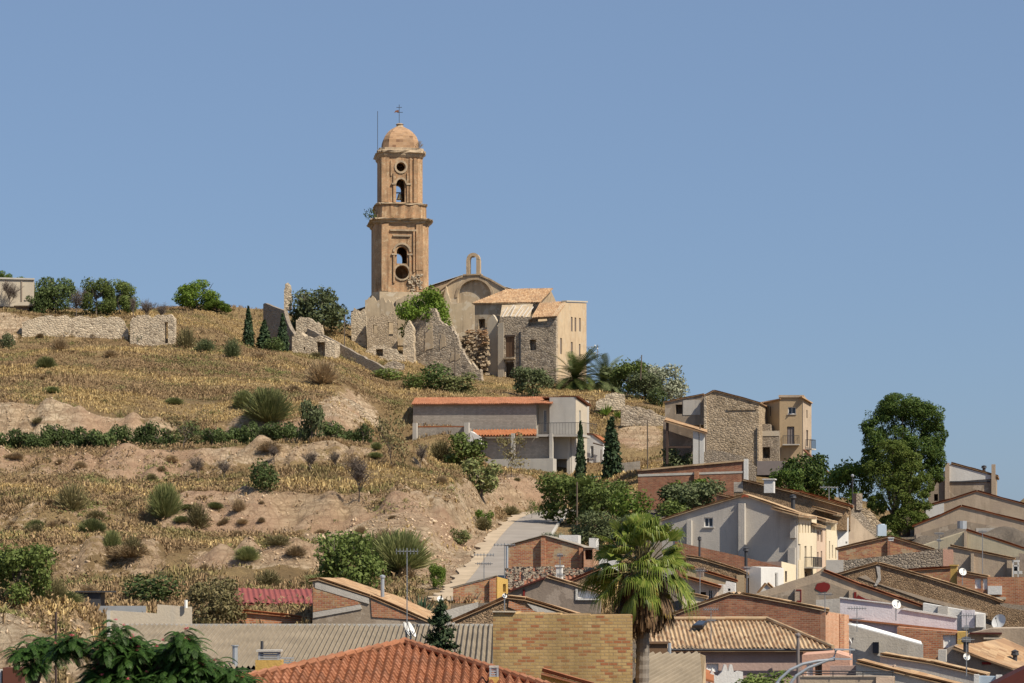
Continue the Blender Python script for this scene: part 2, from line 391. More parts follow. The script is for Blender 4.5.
def tile_sheet(mb, poly, fall, pitch=0.3, amp=0.055, course=0.42, slab=0.1, saw=0.0):
    """barrel tiles over a flat convex polygon; the channels run along the fall line"""
    o = Vector(poly[0]); v = -Vector(fall).normalized()
    nrm = Vector((0, 0, 0))
    for i in range(1, len(poly) - 1): nrm += (Vector(poly[i]) - o).cross(Vector(poly[i + 1]) - o)
    nrm.normalize()
    if nrm.z < 0: nrm = -nrm
    v = (v - nrm * v.dot(nrm)).normalized(); u = v.cross(nrm).normalized()
    q = [((Vector(p) - o).dot(u), (Vector(p) - o).dot(v)) for p in poly]
    u0, u1 = min(a for a, _ in q), max(a for a, _ in q); v0, v1 = min(b for _, b in q), max(b for _, b in q)
    def span(uu):
        lo, hi = 1e9, -1e9
        for i in range(len(q)):
            (a, b), (c, d) = q[i], q[(i + 1) % len(q)]
            if abs(a - c) < 1e-7:
                if abs(a - uu) < 1e-4: lo = min(lo, b, d); hi = max(hi, b, d)
                continue
            k = (uu - a) / (c - a)
            if -1e-5 <= k <= 1 + 1e-5: w = b + (d - b) * k; lo = min(lo, w); hi = max(hi, w)
        return lo, hi
    n = max(2, int(round((u1 - u0) / pitch))); per = 6
    nr = max(1, int(math.ceil((v1 - v0) / course)))
    rows = []
    for k in range(nr):
        rows.append((v0 + k * course, 1.0))
        if saw: rows.append((v0 + (k + 1) * course - 0.004, 0.0))
    rows.append((v1, 0.0))
    grid = []; us = []
    for i in range(n * per + 1):
        uu = u0 + (u1 - u0) * i / (n * per); lo, hi = span(min(max(uu, u0 + 1e-5), u1 - 1e-5)); us.append(uu)
        c = math.cos(2 * math.pi * (i % per) / per)
        h = amp * c
        col = []
        for (vv, sft) in rows:
            w = min(max(vv, lo), hi); col.append((o + u * uu + v * w + nrm * (h + saw * sft), w))
        grid.append(col)
    jr = random.Random(int(abs(u1 - u0) * 997) + n); jit = [[jr.uniform(-.5, .5) for _ in range(len(rows))] for _ in range(n + 1)]
    for i, col in enumerate(grid):      # settled, slightly uneven tiles
        t_ = i // per; edge = 0.0 if i % per in (0,) else 1.0
        for k in range(len(col)):
            sag = .035 * math.sin(us[i] * 1.3 + k * .21) * math.sin(k * .37 + us[i] * .31)
            col[k] = (col[k][0] + nrm * (sag + amp * .45 * jit[min(t_, n)][k // 2 * 2 if saw else k] * edge), col[k][1])
    pts = []; fs = []; uvs = []; nrw = len(rows)
    for col in grid: pts += [p for p, _ in col]
    for i in range(n * per):
        for k in range(nrw - 1):
            a, b, c, d = i * nrw + k, (i + 1) * nrw + k, (i + 1) * nrw + k + 1, i * nrw + k + 1
            if abs(grid[i][k][1] - grid[i][k + 1][1]) < 1e-6 and abs(grid[i + 1][k][1] - grid[i + 1][k + 1][1]) < 1e-6: continue
            ta, tb = (i + per / 2) / per, (i + 1 + per / 2) / per - 1e-3
            ta = math.floor((i + per // 2) / per) + .5
            vb = grid[i][k][1] / course; rowid = math.floor((rows[k][0] - v0) / course + 1e-3) + .5
            fs.append([a, b, c, d]); uvs.append([(ta, rowid)] * 4)
    mb.add(pts, fs, uvs)
    low = [Vector(p) - nrm * (amp + 0.01) for p in poly]
    mb.prism(low, -nrm * slab)
    return mb

def roof_plane(T, pl, a, b, depth, mat, front=0.1, back=0.1, eave=0.25, pitch=0.3, name='roof', lift=0.05, slab=0.045, tiled=True):
    """one slope of a gable roof whose gable is the wall plane: a, b = (px,py) ends of the sloping wall top"""
    A = pl.hit(*a); B = pl.hit(*b); hi, lo = (A, B) if A.z >= B.z else (B, A)
    d = (lo - hi); fl = d.normalized()
    if abs(d.z) > 0.05: lo = lo + fl * eave
    up = Vector((0, 0, 1)) - fl * fl.z; up.normalize()
    L = up * (lift + slab)
    f = pl.n * front; k = -pl.n * (depth + back)
    poly = [lo + f + L, hi + f + L, hi + k + L, lo + k + L]
    mb = MB()
    if tiled: tile_sheet(mb, poly, fl if abs(d.z) > 0.05 else -pl.n, pitch, 0.05 if pitch < .5 else .03, 0.42, slab)
    else: mb.prism(poly, -up * slab)
    return mb.part(name, mat, T)

def gable(name, label, cat, pl, top, bot, depth, wm, rm=None, segs=None, ops=(), front=0.1, pitch=0.3, group=None, tiled=True, back=0.1, eave=0.2, wname='wall', T=None):
    """a house body: the outline of the wall that faces us, pushed back by depth, roof slopes on chosen outline segments, real cut openings"""
    tl, tr = top[0], top[-1]
    bl = pl.hit(tl[0], bot); br = pl.hit(tr[0], bot); zb = min(bl.z, br.z)
    pts = [pl.hit(*p) for p in top]
    poly = [Vector((pts[0].x, pts[0].y, zb))] + pts + [Vector((pts[-1].x, pts[-1].y, zb))]
    if T is None: T = thing(name, label, cat, (poly[0] + poly[-1]) / 2 - pl.n * depth / 2, group)
    w = MB().prism(poly, -pl.n * depth).part(wname, wm, T)
    if ops: openings(T, w, pl, ops)
    if rm:
        for i in (segs if segs is not None else range(len(top) - 1)):
            roof_plane(T, pl, top[i], top[i + 1], depth, rm, front, back, eave if i in (0, len(top) - 2) else 0, pitch, tiled=tiled)
    return T, w

def rect(pl, x0, y0, x1, y1, off=0.0):
    a = pl.hit(x0, y1, off); b = pl.hit(x1, y1, off); c = pl.hit(x1, y0, off); d = pl.hit(x0, y0, off)
    return a, b, c, d
def openings(T, w, pl, ops):
    """ops: (x0, y0, x1, y1, kind[, name]); kinds: void, glass, shutter, wood, white, arch"""
    ct = MB()
    for op in ops:
        x0, y0, x1, y1, kd = op[:5]
        u0, z1 = pl.xz(x0, y0); u1, z0 = pl.xz(x1, y1)
        z1 = pl.xz((x0 + x1) / 2, y0)[1]; z0 = pl.xz((x0 + x1) / 2, y1)[1]
        dp = 1.6 if kd == 'void' else 0.22
        ct.prism([pl.at(u0, z0, .3), pl.at(u1, z0, .3), pl.at(u1, z1, .3), pl.at(u0, z1, .3)], -pl.n * (dp + .3))
    cut(w, ct); setuv(w)
    for op in ops:
        x0, y0, x1, y1, kd = op[:5]
        if kd == 'void': continue
        u0 = pl.xz(x0, y0)[0]; u1 = pl.xz(x1, y1)[0]; z1 = pl.xz((x0 + x1) / 2, y0)[1]; z0 = pl.xz((x0 + x1) / 2, y1)[1]
        e = .004; fw = min(.07, (u1 - u0) * .12)
        nm = op[5] if len(op) > 5 else ('door' if (z1 - z0) > 1.75 * (u1 - u0) and (z1 - z0) > 1.9 else 'window')
        fm = {'glass': 'white_paint', 'shutter': 'dark_wood', 'wood': 'dark_wood', 'white': 'white_paint'}[kd]
        pm = {'glass': 'glass', 'shutter': 'grey_shutter', 'wood': 'brown_wood', 'white': 'white_paint'}[kd]
        fr = MB()
        for (a0, a1, b0, b1) in ((u0 + e, u0 + fw, z0 + e, z1 - e), (u1 - fw, u1 - e, z0 + e, z1 - e), (u0 + fw, u1 - fw, z0 + e, z0 + fw), (u0 + fw, u1 - fw, z1 - fw, z1 - e), ((u0 + u1) / 2 - fw / 3, (u0 + u1) / 2 + fw / 3, z0 + fw, z1 - fw)):
            fr.prism([pl.at(a0, b0, -.12), pl.at(a1, b0, -.12), pl.at(a1, b1, -.12), pl.at(a0, b1, -.12)], -pl.n * .06)
        f = fr.part(nm, fm, T)
        MB().prism([pl.at(u0 + fw, z0 + fw, -.15), pl.at(u1 - fw, z0 + fw, -.15), pl.at(u1 - fw, z1 - fw, -.15), pl.at(u0 + fw, z1 - fw, -.15)], -pl.n * .02).part('pane' if kd == 'glass' else 'shutter', pm, f)
        if kd == 'glass' and nm == 'window':
            MB().prism([pl.at(u0 - .1, z0 - .09, .1), pl.at(u1 + .1, z0 - .09, .1), pl.at(u1 + .1, z0 - .005, .1), pl.at(u0 - .1, z0 - .005, .1)], -pl.n * .098).part('sill', 'concrete', f)
def proud(T, pl, x0, y0, x1, y1, d, mat, name='pilaster', sink=0.0):
    """a box standing d proud of the wall plane"""
    u0 = pl.xz(x0, y1)[0]; u1 = pl.xz(x1, y1)[0]; z1 = pl.xz((x0 + x1) / 2, y0)[1]; z0 = pl.xz((x0 + x1) / 2, y1)[1]
    return MB().prism([pl.at(u0, z0, d), pl.at(u1, z0, d), pl.at(u1, z1, d), pl.at(u0, z1, d)], -pl.n * (d + sink)).part(name, mat, T)
def ruin(name, label, cat, pl, top, bot, thick, mat, step=3, amp=1.2, seed=1, ops=(), group=None, T=None, wname='wall'):
    tp = jag(top, step, amp, seed)
    return gable(name, label, cat, pl, tp, bot, thick, mat, None, None, ops, group=group, T=T, wname=wname)
def chimney(T, px, py0, py1, Y, w, mat='brown_render', cap='dark_render', name='chimney', pot=False, yaw=-12):
    """chimney stack: px centre, py0 top, py1 bottom at distance Y, w metres wide"""
    a = P(px, py1, Y); h = (py1 - py0) / FPX * Y
    m = MB().cbox(a, w, w, h, yaw).cbox(a + Vector((0, 0, h + .003)), w * 1.3, w * 1.3, .09, yaw)
    if pot: m.tube([a + Vector((0, 0, h + .09)), a + Vector((0, 0, h + .5))], w * .3, 8)
    return m.part(name, mat, T)

def AY(px):
    """yaw of a house front that looks down the street towards the viewpoint terrace"""
    return -math.degrees(math.atan((px - 512.0) / FPX)) - 1.5

# ------------------------------------------------------------------ terrain
def hz(Y, py): return (HOR - py) / FPX * Y
COLS = {
 -250: [(100,'z',-6),(112,640),(125,612),(165,592),(172,582),(178,550),(205,538),(212,515),(235,488),(241,465),(262,455),(268,420),(330,380),(376,352),(382,325),(430,318)],
 0: [(100,'z',-6),(105,697),(111,612),(125,600),(165,586),(172,578),(178,545),(205,532),(212,508),(235,480),(241,455),(262,447),(268,407),(330,365),(376,343),(382,313),(430,306)],
 60: [(100,'z',-7),(105,690),(111,632),(125,604),(165,588),(172,578),(178,540),(205,531),(212,512),(235,478),(241,455),(262,446),(268,405),(330,362),(376,341),(382,317),(430,309)],
 120: [(110,'z',-6),(125,640),(135,612),(165,590),(172,580),(178,541),(205,532),(212,512),(235,476),(241,452),(262,445),(268,416),(330,362),(376,342),(382,318),(430,311)],
 200: [(110,'z',-6),(130,630),(140,608),(165,588),(172,570),(178,548),(205,535),(212,497),(235,474),(241,448),(262,444),(268,424),(330,370),(376,346),(382,330),(430,306)],
 260: [(110,'z',-6),(130,625),(140,608),(165,590),(172,567),(178,545),(205,531),(212,494),(235,472),(241,447),(262,444),(268,420),(330,372),(376,354),(400,349),(412,326),(430,309)],
 330: [(110,'z',-6),(130,622),(140,605),(165,592),(172,575),(180,548),(205,530),(212,493),(235,470),(241,447),(262,440),(268,418),(330,382),(376,366),(400,358),(414,336),(430,322)],
 400: [(110,'z',-6),(130,625),(140,615),(160,605),(172,580),(190,540),(212,492),(235,470),(241,452),(262,446),(300,448),(326,445),(335,409),(376,385),(400,374),(430,345)],
 450: [(110,'z',-6),(130,625),(150,612),(165,602),(180,572),(200,528),(212,502),(225,486),(260,474),(310,468),(335,412),(345,400),(400,385),(430,362)],
 500: [(110,'z',-6),(150,606),(165,600),(178,580),(200,550),(222,525),(240,503),(255,487),(275,477),(320,470),(345,402),(400,386),(430,376)],
 540: [(110,'z',-6),(150,606),(178,590),(220,545),(245,520),(262,512),(268,508),(276,481),(320,472),(345,410),(400,389),(430,380)],
 590: [(110,'z',-6),(150,'z',-2),(178,590),(220,550),(250,520),(268,512),(300,492),(320,474),(345,440),(370,407),(400,391),(430,386)],
 640: [(110,'z',-6.5),(150,'z',-3),(185,590),(225,515),(260,500),(300,480),(330,460),(360,415),(400,398),(430,396)],
 700: [(110,'z',-7),(150,'z',-4),(190,588),(225,518),(260,502),(300,470),(330,445),(360,425),(400,418),(430,420)],
 780: [(110,'z',-7),(150,'z',-4),(190,585),(215,555),(240,522),(270,497),(300,476),(330,472),(400,478),(430,485)],
 850: [(110,'z',-7),(150,'z',-4),(190,572),(215,548),(240,522),(270,502),(300,500),(400,522),(430,525)],
 900: [(110,'z',-7),(150,'z',-4),(190,565),(225,544),(245,522),(270,512),(400,532),(430,535)],
 960: [(110,'z',-7),(150,'z',-3),(190,560),(225,530),(250,504),(280,502),(400,527),(430,530)],
 1024: [(110,'z',-7),(150,'z',-3),(190,560),(225,530),(250,506),(280,505),(400,530),(430,532)],
 1300: [(110,'z',-7),(150,'z',-4),(190,572),(225,548),(250,530),(280,528),(400,550),(430,552)],
}
CK = sorted(COLS); CY = []; CZ = []
for k in CK:
    ys = [0.0, 70.0]; zs = [-9.0, -9.0]
    for e in COLS[k]:
        ys.append(e[0]); zs.append(e[2] if e[1] == 'z' else hz(e[0], e[1]))
    zl = zs[-1]
    ys += [480, 700, 1400, 9000]; zs += [zl - 3, zl * .5, -12, -12]
    CY.append(np.array(ys, float)); CZ.append(np.array(zs, float))
_rg = np.random.RandomState(3); _lat = _rg.rand(256, 256)
def vnoise(x, y, s, o=(0, 0)):
    x = np.asarray(x, float) / s + 100.3 + o[0]; y = np.asarray(y, float) / s + 77.7 + o[1]
    xi = np.floor(x).astype(int); yi = np.floor(y).astype(int); fx = x - xi; fy = y - yi
    fx = fx * fx * (3 - 2 * fx); fy = fy * fy * (3 - 2 * fy)
    g = lambda a, b: _lat[a % 256, b % 256]
    return (g(xi, yi) * (1 - fx) + g(xi + 1, yi) * fx) * (1 - fy) + (g(xi, yi + 1) * (1 - fx) + g(xi + 1, yi + 1) * fx) * fy - .5
ROAD = [P(482, 601, 155), P(491, 590, 165), P(505, 571, 180), P(518, 548, 200), P(529, 531, 222), P(541, 518.5, 244), P(557, 512, 260), P(580, 509, 268), P(620, 506, 272)]
def _fine(pts, n=12):
    out = []
    for i in range(len(pts) - 1):
        p0 = pts[max(i - 1, 0)]; p1 = pts[i]; p2 = pts[i + 1]; p3 = pts[min(i + 2, len(pts) - 1)]
        for k in range(n):
            t = k / n; out.append(.5 * ((2 * p1) + (-p0 + p2) * t + (2 * p0 - 5 * p1 + 4 * p2 - p3) * t * t + (-p0 + 3 * p1 - 3 * p2 + p3) * t ** 3))
    out.append(pts[-1]); return out
RP = _fine(ROAD); RPA = np.array([tuple(p) for p in RP])
def base_z(x, y):
    x = np.asarray(x, float); y = np.asarray(y, float)
    yy = np.maximum(y, 20.0); px = np.clip(512 + x / yy * FPX, CK[0], CK[-1] - .01)
    far = np.clip((y - 95) / 30, 0, 1) * np.clip((450 - y) / 40, 0.0, 1)
    yw = y + (vnoise(x, y, 18) * 3.6 + vnoise(x, y, 5, (9, 3)) * 1.3) * far
    zc = np.stack([np.interp(yw, CY[i], CZ[i]) for i in range(len(CK))])
    idx = np.searchsorted(CK, px, side='right') - 1; idx = np.clip(idx, 0, len(CK) - 2)
    ka = np.array(CK, float); f = (px - ka[idx]) / (ka[idx + 1] - ka[idx]); f = f * f * (3 - 2 * f)
    ar = np.arange(px.size).reshape(px.shape)
    zf = zc.reshape(len(CK), -1); ii = idx.reshape(-1); n = np.arange(ii.size)
    z = zf[ii, n] * (1 - f.reshape(-1)) + zf[ii + 1, n] * f.reshape(-1)
    return z.reshape(px.shape), far, yw
def zt(x, y):
    x = np.atleast_1d(np.asarray(x, float)); y = np.atleast_1d(np.asarray(y, float))
    z, far, yw = base_z(x, y)
    rough = np.zeros_like(z)
    for y0, y1 in ((104, 112), (171.5, 178.5), (204.5, 212.5), (234.5, 241.5), (261.5, 268.5)): rough = np.maximum(rough, np.clip((yw - y0 + 1.5) / 1.5, 0, 1) * np.clip((y1 + 1.5 - yw) / 1.5, 0, 1))
    z = z + far * (vnoise(x, y, 14, (5, 5)) * .9 + vnoise(x, y, 4, (2, 8)) * .45 + vnoise(x, y, 1.6, (1, 4)) * .28) + far * rough * (vnoise(x, y, 3.1, (4, 9)) * .7 + vnoise(x, y, 1.3, (8, 2)) * .9 + np.abs(vnoise(x, y * .22, 1.9, (2, 6))) * 2.6 - .5)
    # the road bench
    near = (np.abs(x - 0) < 40) & (y > 140) & (y < 290)
    if near.any():
        xs, ys = x[near], y[near]; d2 = (xs[:, None] - RPA[None, :, 0]) ** 2 + (ys[:, None] - RPA[None, :, 1]) ** 2
        j = d2.argmin(1); d = np.sqrt(d2[np.arange(j.size), j]); rz = RPA[j, 2] - .12
        k = np.clip((d - 4.4) / 3.2, 0, 1); k = k * k * (3 - 2 * k)
        z[near] = rz * (1 - k) + z[near] * k
    return z
def zg(x, y): return float(zt(x, y)[0])
_MY = np.arange(95, 470, .4)
def ground(px, py):
    """first point of the terrain seen along a bearing"""
    xs = (px - 512) / FPX * _MY; zr = (HOR - py) / FPX * _MY; zz = zt(xs, _MY)
    h = np.nonzero(zr <= zz)[0]
    i = h[0] if len(h) else len(_MY) - 1
    return Vector((xs[i], _MY[i], zz[i]))
def on(px, Y):
    x = (px - 512) / FPX * Y; return Vector((x, Y, zg(x, Y)))

def axis(fine0, fine1, st, lo, hi):
    a = list(np.arange(fine0, fine1 + 1e-6, st)); s = st; v = fine1
    while v < hi: s *= 1.35; v += s; a.append(min(v, hi))
    s = st; v = fine0
    while v > lo: s *= 1.35; v -= s; a.insert(0, max(v, lo))
    return np.array(a)
gx = axis(-100, 70, .42, -6000, 6000); gy = axis(96, 440, .5, -300, 9000)
GX, GY = np.meshgrid(gx, gy); GZ = zt(GX.reshape(-1), GY.reshape(-1)).reshape(GX.shape)
def fastmesh(name, verts, quads, mat, tri=False):
    me = bpy.data.meshes.new(name); nv = len(verts); k = 3 if tri else 4; nf = len(quads)
    me.vertices.add(nv); me.vertices.foreach_set('co', np.ascontiguousarray(verts, dtype=np.float32).reshape(-1))
    me.loops.add(nf * k); me.loops.foreach_set('vertex_index', np.ascontiguousarray(quads, dtype=np.int32).reshape(-1))
    me.polygons.add(nf); me.polygons.foreach_set('loop_start', np.arange(0, nf * k, k, dtype=np.int32))
    me.update(calc_edges=True); me.validate()
    if mat: me.materials.append(M[mat] if isinstance(mat, str) else mat)
    return me
def terrain_mat():
    m, nt, b = newmat('hillside'); o = coords(nt)
    at = nd(nt, 'ShaderNodeAttribute', attribute_name='bare'); at2 = nd(nt, 'ShaderNodeAttribute', attribute_name='town')
    g = ramp(nt, noise(nt, o, .09, 6, .65), [(.3, (.2, .135, .07)), (.45, (.3, .205, .105)), (.58, (.39, .275, .135)), (.72, (.26, .18, .095))])
    g = mix(nt, ramp(nt, noise(nt, o, .8, 5, .7), [(.4, 0), (.7, .6)]), g, (.18, .13, .075))
    g = mix(nt, ramp(nt, noise(nt, o, .17, 4, .6), [(.6, 0), (.72, .5)]), g, (.13, .135, .06))
    e = ramp(nt, noise(nt, o, .16, 6, .65), [(.35, (.56, .40, .255)), (.5, (.64, .48, .315)), (.65, (.7, .56, .39))])
    ev = coords(nt, 'Object', (1, 1, 2.6))
    e = mix(nt, ramp(nt, noise(nt, ev, .9, 7, .75), [(.48, 0), (.62, .75)]), e, (.29, .195, .12))
    e = mix(nt, ramp(nt, noise(nt, coords(nt, 'Object', (1, 1, .7)), 2.6, 5, .8), [(.58, 0), (.68, .7)]), e, (.2, .135, .08))
    e = mix(nt, ramp(nt, noise(nt, coords(nt, 'Object', (.1, .1, 1.7)), 1.0, 6, .7), [(.46, 0), (.6, .6)]), e, (.33, .225, .14))
    vr = nd(nt, 'ShaderNodeTexVoronoi', feature='DISTANCE_TO_EDGE'); vr.inputs['Scale'].default_value = 1.0; nt.links.new(coords(nt, 'Object', (1.3, .5, .8)), vr.inputs['Vector'])
    e = mix(nt, ramp(nt, vr.outputs['Distance'], [(0, .6), (.09, 0)]), e, (.24, .16, .095))
    e = mix(nt, ramp(nt, noise(nt, o, .06, 4, .6), [(.5, 0), (.62, .6)]), e, (.47, .29, .19))
    fac = nd(nt, 'ShaderNodeMath', operation='ADD'); nt.links.new(at.outputs['Fac'], fac.inputs[0])
    nn = nd(nt, 'ShaderNodeMath', operation='MULTIPLY_ADD'); nn.inputs[1].default_value = 1.9; nn.inputs[2].default_value = -.88
    nt.links.new(noise(nt, o, 1.1, 7, .75), nn.inputs[0]); nt.links.new(nn.outputs[0], fac.inputs[1])
    col = mix(nt, ramp(nt, fac.outputs[0], [(.42, 0), (.5, 1)]), g, e)
    col = mix(nt, at2.outputs['Fac'], col, (.24, .2, .16))
    nt.links.new(col, b.inputs['Base Color']); b.inputs['Specular IOR Level'].default_value = .05
    bump(nt, b, noise(nt, o, 1.8, 9, .8), 1.0, .9); return m
ny, nx = GX.shape
ii = (np.arange(ny - 1)[:, None] * nx + np.arange(nx - 1)[None, :]).reshape(-1)
quads = np.stack([ii, ii + 1, ii + nx + 1, ii + nx], 1)
me = fastmesh('ground', np.stack([GX, GY, GZ], -1).reshape(-1, 3), quads, terrain_mat())
gzy, gzx = np.gradient(GZ, gy, gx); SL = np.hypot(gzy, gzx)
def blur(a, n=1):
    for _ in range(n):
        a = (a + np.roll(a, 1, 0) + np.roll(a, -1, 0) + np.roll(a, 1, 1) + np.roll(a, -1, 1)) / 5
    return a
BARE = np.clip((blur(SL, 2) - .75) / .4, 0, 1) * .8
_yw = base_z(GX.reshape(-1), GY.reshape(-1))[2].reshape(GX.shape); _px = 512 + GX / np.maximum(GY, 20) * FPX
sm = lambda a, lo, hi, s: np.clip((a - lo) / s, 0, 1) * np.clip((hi - a) / s, 0, 1)
for y0, y1, x0, x1, k in ((103.5, 113, -300, 62, 1.0), (171, 179, 25, 180, .4), (171, 179, 180, 345, .75), (204, 213.5, 150, 440, 1.0), (204, 213.5, -300, 150, .3), (234, 242.5, -300, 400, .5), (261.5, 270, -300, 190, .95), (261.5, 270, 190, 380, .45), (376, 383, -100, 30, .6)):
    BARE = np.maximum(BARE, np.clip(sm(_yw, y0 - .8, y1 + .8, 1.2) * sm(_px, x0, x1, 25) * k, 0, 1))
# eroded cut along the road and the scarps of the lower terraces are bare earth
PXG = 512 + GX / np.maximum(GY, 20) * FPX; PYG = HOR - GZ / np.maximum(GY, 20) * FPX
def blob(cx, cy, rx, ry, y0, y1):
    return np.clip(1.6 - np.sqrt(((PXG - cx) / rx) ** 2 + ((PYG - cy) / ry) ** 2) * 1.2, 0, 1) * ((GY > y0) & (GY < y1))
BARE = BARE * np.clip(1.05 + 1.2 * vnoise(GX, GY, 9, (3, 1)) + .9 * vnoise(GX, GY, 2.2, (6, 2)), .2, 1.2)
for a in ((440, 540, 62, 50, 150, 250), (365, 530, 60, 22, 178, 240), (515, 492, 30, 18, 240, 300), (345, 411, 27, 18, 262, 340), (640, 435, 22, 14, 320, 362), (15, 650, 50, 40, 95, 124)):
    BARE = np.maximum(BARE, blob(*a))
BARE = BARE * (1 - blob(330, 470, 120, 8, 212, 240) * .7)
TOWN = np.clip((PXG - 420) / 40, 0, 1) * (GY < 150) + (GY < 100) * 1.0 + ((PXG > 640) & (GY < 235)) * 1.0
TOWN = np.clip(blur(TOWN, 3), 0, 1)
for nmv, arr in (('bare', BARE), ('town', TOWN)):
    at = me.attributes.new(nmv, 'FLOAT', 'POINT'); at.data.foreach_set('value', arr.reshape(-1).astype(np.float32))
me.polygons.foreach_set('use_smooth', [True] * len(me.polygons))
go = bpy.data.objects.new('ground', me); COL.objects.link(go); tag(go, 'dry grassy hillside with bare earth scarps between its terraces', 'hillside', None, 'structure')

def strip(name, mat, off0, off1, dz, label, cat, thick=0.0):
    mb = MB(); n = len(RP); L = []; Rr = []
    rgv = random.Random(3)
    for i, p in enumerate(RP):
        o0 = off0 + (rgv.uniform(-.55, .3) if name == 'verge' else 0)
        d = RP[min(i + 1, n - 1)] - RP[max(i - 1, 0)]; d.z = 0; d.normalize(); s = Vector((d.y, -d.x, 0))
        L.append(p + s * o0 + Vector((0, 0, dz))); Rr.append(p + s * off1 + Vector((0, 0, dz)))
    pts = L + Rr; mb.add(pts, [[i, n + i, n + i + 1, i + 1] for i in range(n - 1)])
    if thick:
        lo = [q - Vector((0, 0, thick)) for q in pts]; b = len(mb.v); mb.v += lo
        for i in range(n - 1): mb.f.append([i, i + 1, b + i + 1, b + i]); mb.f.append([n + i + 1, n + i, b + n + i, b + n + i + 1])
    return mb.solo(name, mat, label, cat, None, 'structure')
M['asphalt'] = flat('asphalt', (.29, .255, .22), .9, 0, .4, .5)
M['verge'] = flat('verge', (.46, .36, .25), .95, 0, .55, .5)
strip('road', 'asphalt', -2.2, 2.2, .0, 'grey asphalt road curving up below the eroded bank', 'road', .1)
strip('verge', 'verge', -3.3, -2.203, .03, 'pale gravel verge along the left side of the curving road', 'verge', .15)
strip('kerb', 'concrete', 2.203, 2.45, .13, 'concrete kerb along the right side of the road', 'kerb', .25)

# ------------------------------------------------------------------ plants
def leafcloud(lobes, size, seed, asp=.55, lump=.16, inner=.45, droop=0.0):
    """leaf-sized rhombs through the volume of a few uneven lobes"""
    rg = np.random.RandomState(seed); V = []
    for (cx, cy, cz, rx, ry, rz, n) in lobes:
        u = rg.normal(size=(n, 3)); u /= np.linalg.norm(u, axis=1)[:, None]
        rr = 1 - inner * rg.rand(n) ** 2
        ph = rg.rand(6) * 6.28
        rr *= 1 + lump * (np.sin(u[:, 0] * 5 + ph[0]) * np.sin(u[:, 1] * 5 + ph[1]) + np.sin(u[:, 2] * 7 + ph[2]) * np.sin(u[:, 0] * 8 + ph[3]))
        c = np.array([cx, cy, cz]) + u * rr[:, None] * np.array([rx, ry, rz])
        nrm = u * .9 + rg.normal(size=(n, 3)) * .75; nrm[:, 2] += .25; nrm /= np.linalg.norm(nrm, axis=1)[:, None]
        a = np.cross(nrm, rg.normal(size=(n, 3))); a[:, 2] -= droop; a /= np.linalg.norm(a, axis=1)[:, None]
        b = np.cross(nrm, a); s = size * (.55 + .9 * rg.rand(n))[:, None]
        V.append(np.stack([c - a * s, c + b * s * asp, c + a * s, c - b * s * asp], 1))
    V = np.concatenate(V); return V.reshape(-1, 3)
def bladecloud(n, seed, spread=.2, w=.012, z0=0.0, up=.35, rx=.5, rz=1.0, bend=.15):
    """narrow upright shoots fanning from the base"""
    rg = np.random.RandomState(seed)
    u = rg.normal(size=(n, 3)); u[:, 2] = np.abs(u[:, 2]) + up; u /= np.linalg.norm(u, axis=1)[:, None]
    tip = u * np.array([rx, rx, rz]) * (.72 + .3 * rg.rand(n))[:, None]
    k = rg.rand(n)[:, None] * .6
    base = tip * k * np.array([.9, .9, .75]); base[:, 2] += z0
    tip = tip.copy(); tip[:, :2] += rg.normal(size=(n, 2)) * bend * .3
    d = tip - base; s = np.cross(d, rg.normal(size=(n, 3))); s /= np.linalg.norm(s, axis=1)[:, None] + 1e-9
    W_ = w * (.6 + .8 * rg.rand(n))[:, None]
    V = np.stack([base - s * W_ * .5, base + s * W_ * .5, tip + s * W_, tip - s * W_], 1)
    return V.reshape(-1, 3)
def qmesh(name, V, mat):
    n = len(V) // 4; return fastmesh(name, V, np.arange(n * 4).reshape(n, 4), mat)
def limbs(seed, trunk=.35, r0=.035, n1=5, n2=4, n3=3, spread=.75, top=.95, sides=5):
    """tapered trunk and branching limbs in a unit-high tree"""
    rg = random.Random(seed); mb = MB()
    def grow(p, d, L, r, lev):
        q = [p]; dd = d.copy()
        for i in range(3):
            dd = (dd + Vector((rg.uniform(-.22, .22), rg.uniform(-.22, .22), rg.uniform(-.05, .2)))).normalized()
            q.append(q[-1] + dd * L / 3)
        mb.tube(q, [r, r * .8, r * .62, r * .42], sides if lev < 2 else 3, False)
        nn = (n1, n2, n3, 0)[lev]
        for k in range(nn):
            a = rg.uniform(0, 6.28) + k * 6.28 / max(nn, 1)
            b = q[rg.choice([1, 2, 3])] if lev else q[rg.choice([2, 3, 3])]
            nd_ = (dd * .55 + Vector((math.cos(a), math.sin(a), rg.uniform(-.1, .7))) * spread).normalized()
            grow(b, nd_, L * rg.uniform(.6, .85), r * .5, lev + 1)
    grow(Vector((0, 0, -.05)), Vector((rg.uniform(-.1, .1), rg.uniform(-.1, .1), 1)), trunk + .05, r0, 0)
    zs = max(p.z for p in mb.v); xs = max(max(abs(p.x), abs(p.y)) for p in mb.v)
    for p in mb.v:
        k = max(p.z, 0) / zs; p.z *= top / zs
        p.x *= .46 / xs * (k ** .3 if k < 1 else 1) if k > .01 else 1; p.y *= .46 / xs if k > .01 else 1
    return mb.mesh('trunk', 'twig', Vector((0, 0, 0)))
def crownlobes(seed, n, k, r=(.2, .3), cz=.62, R_=.3, rz=.8, hz=.24):
    rg = random.Random(seed); L = [(0, 0, cz, .3, .3, .26, k)]
    for i in range(n):
        a = i * 2.4 + rg.uniform(-.4, .4); q = rg.uniform(*r); d = rg.uniform(.6, 1) * R_
        L.append((math.cos(a) * d, math.sin(a) * d, cz + rg.uniform(-hz, hz), q, q, q * rz, k))
    return L
LIB = {}
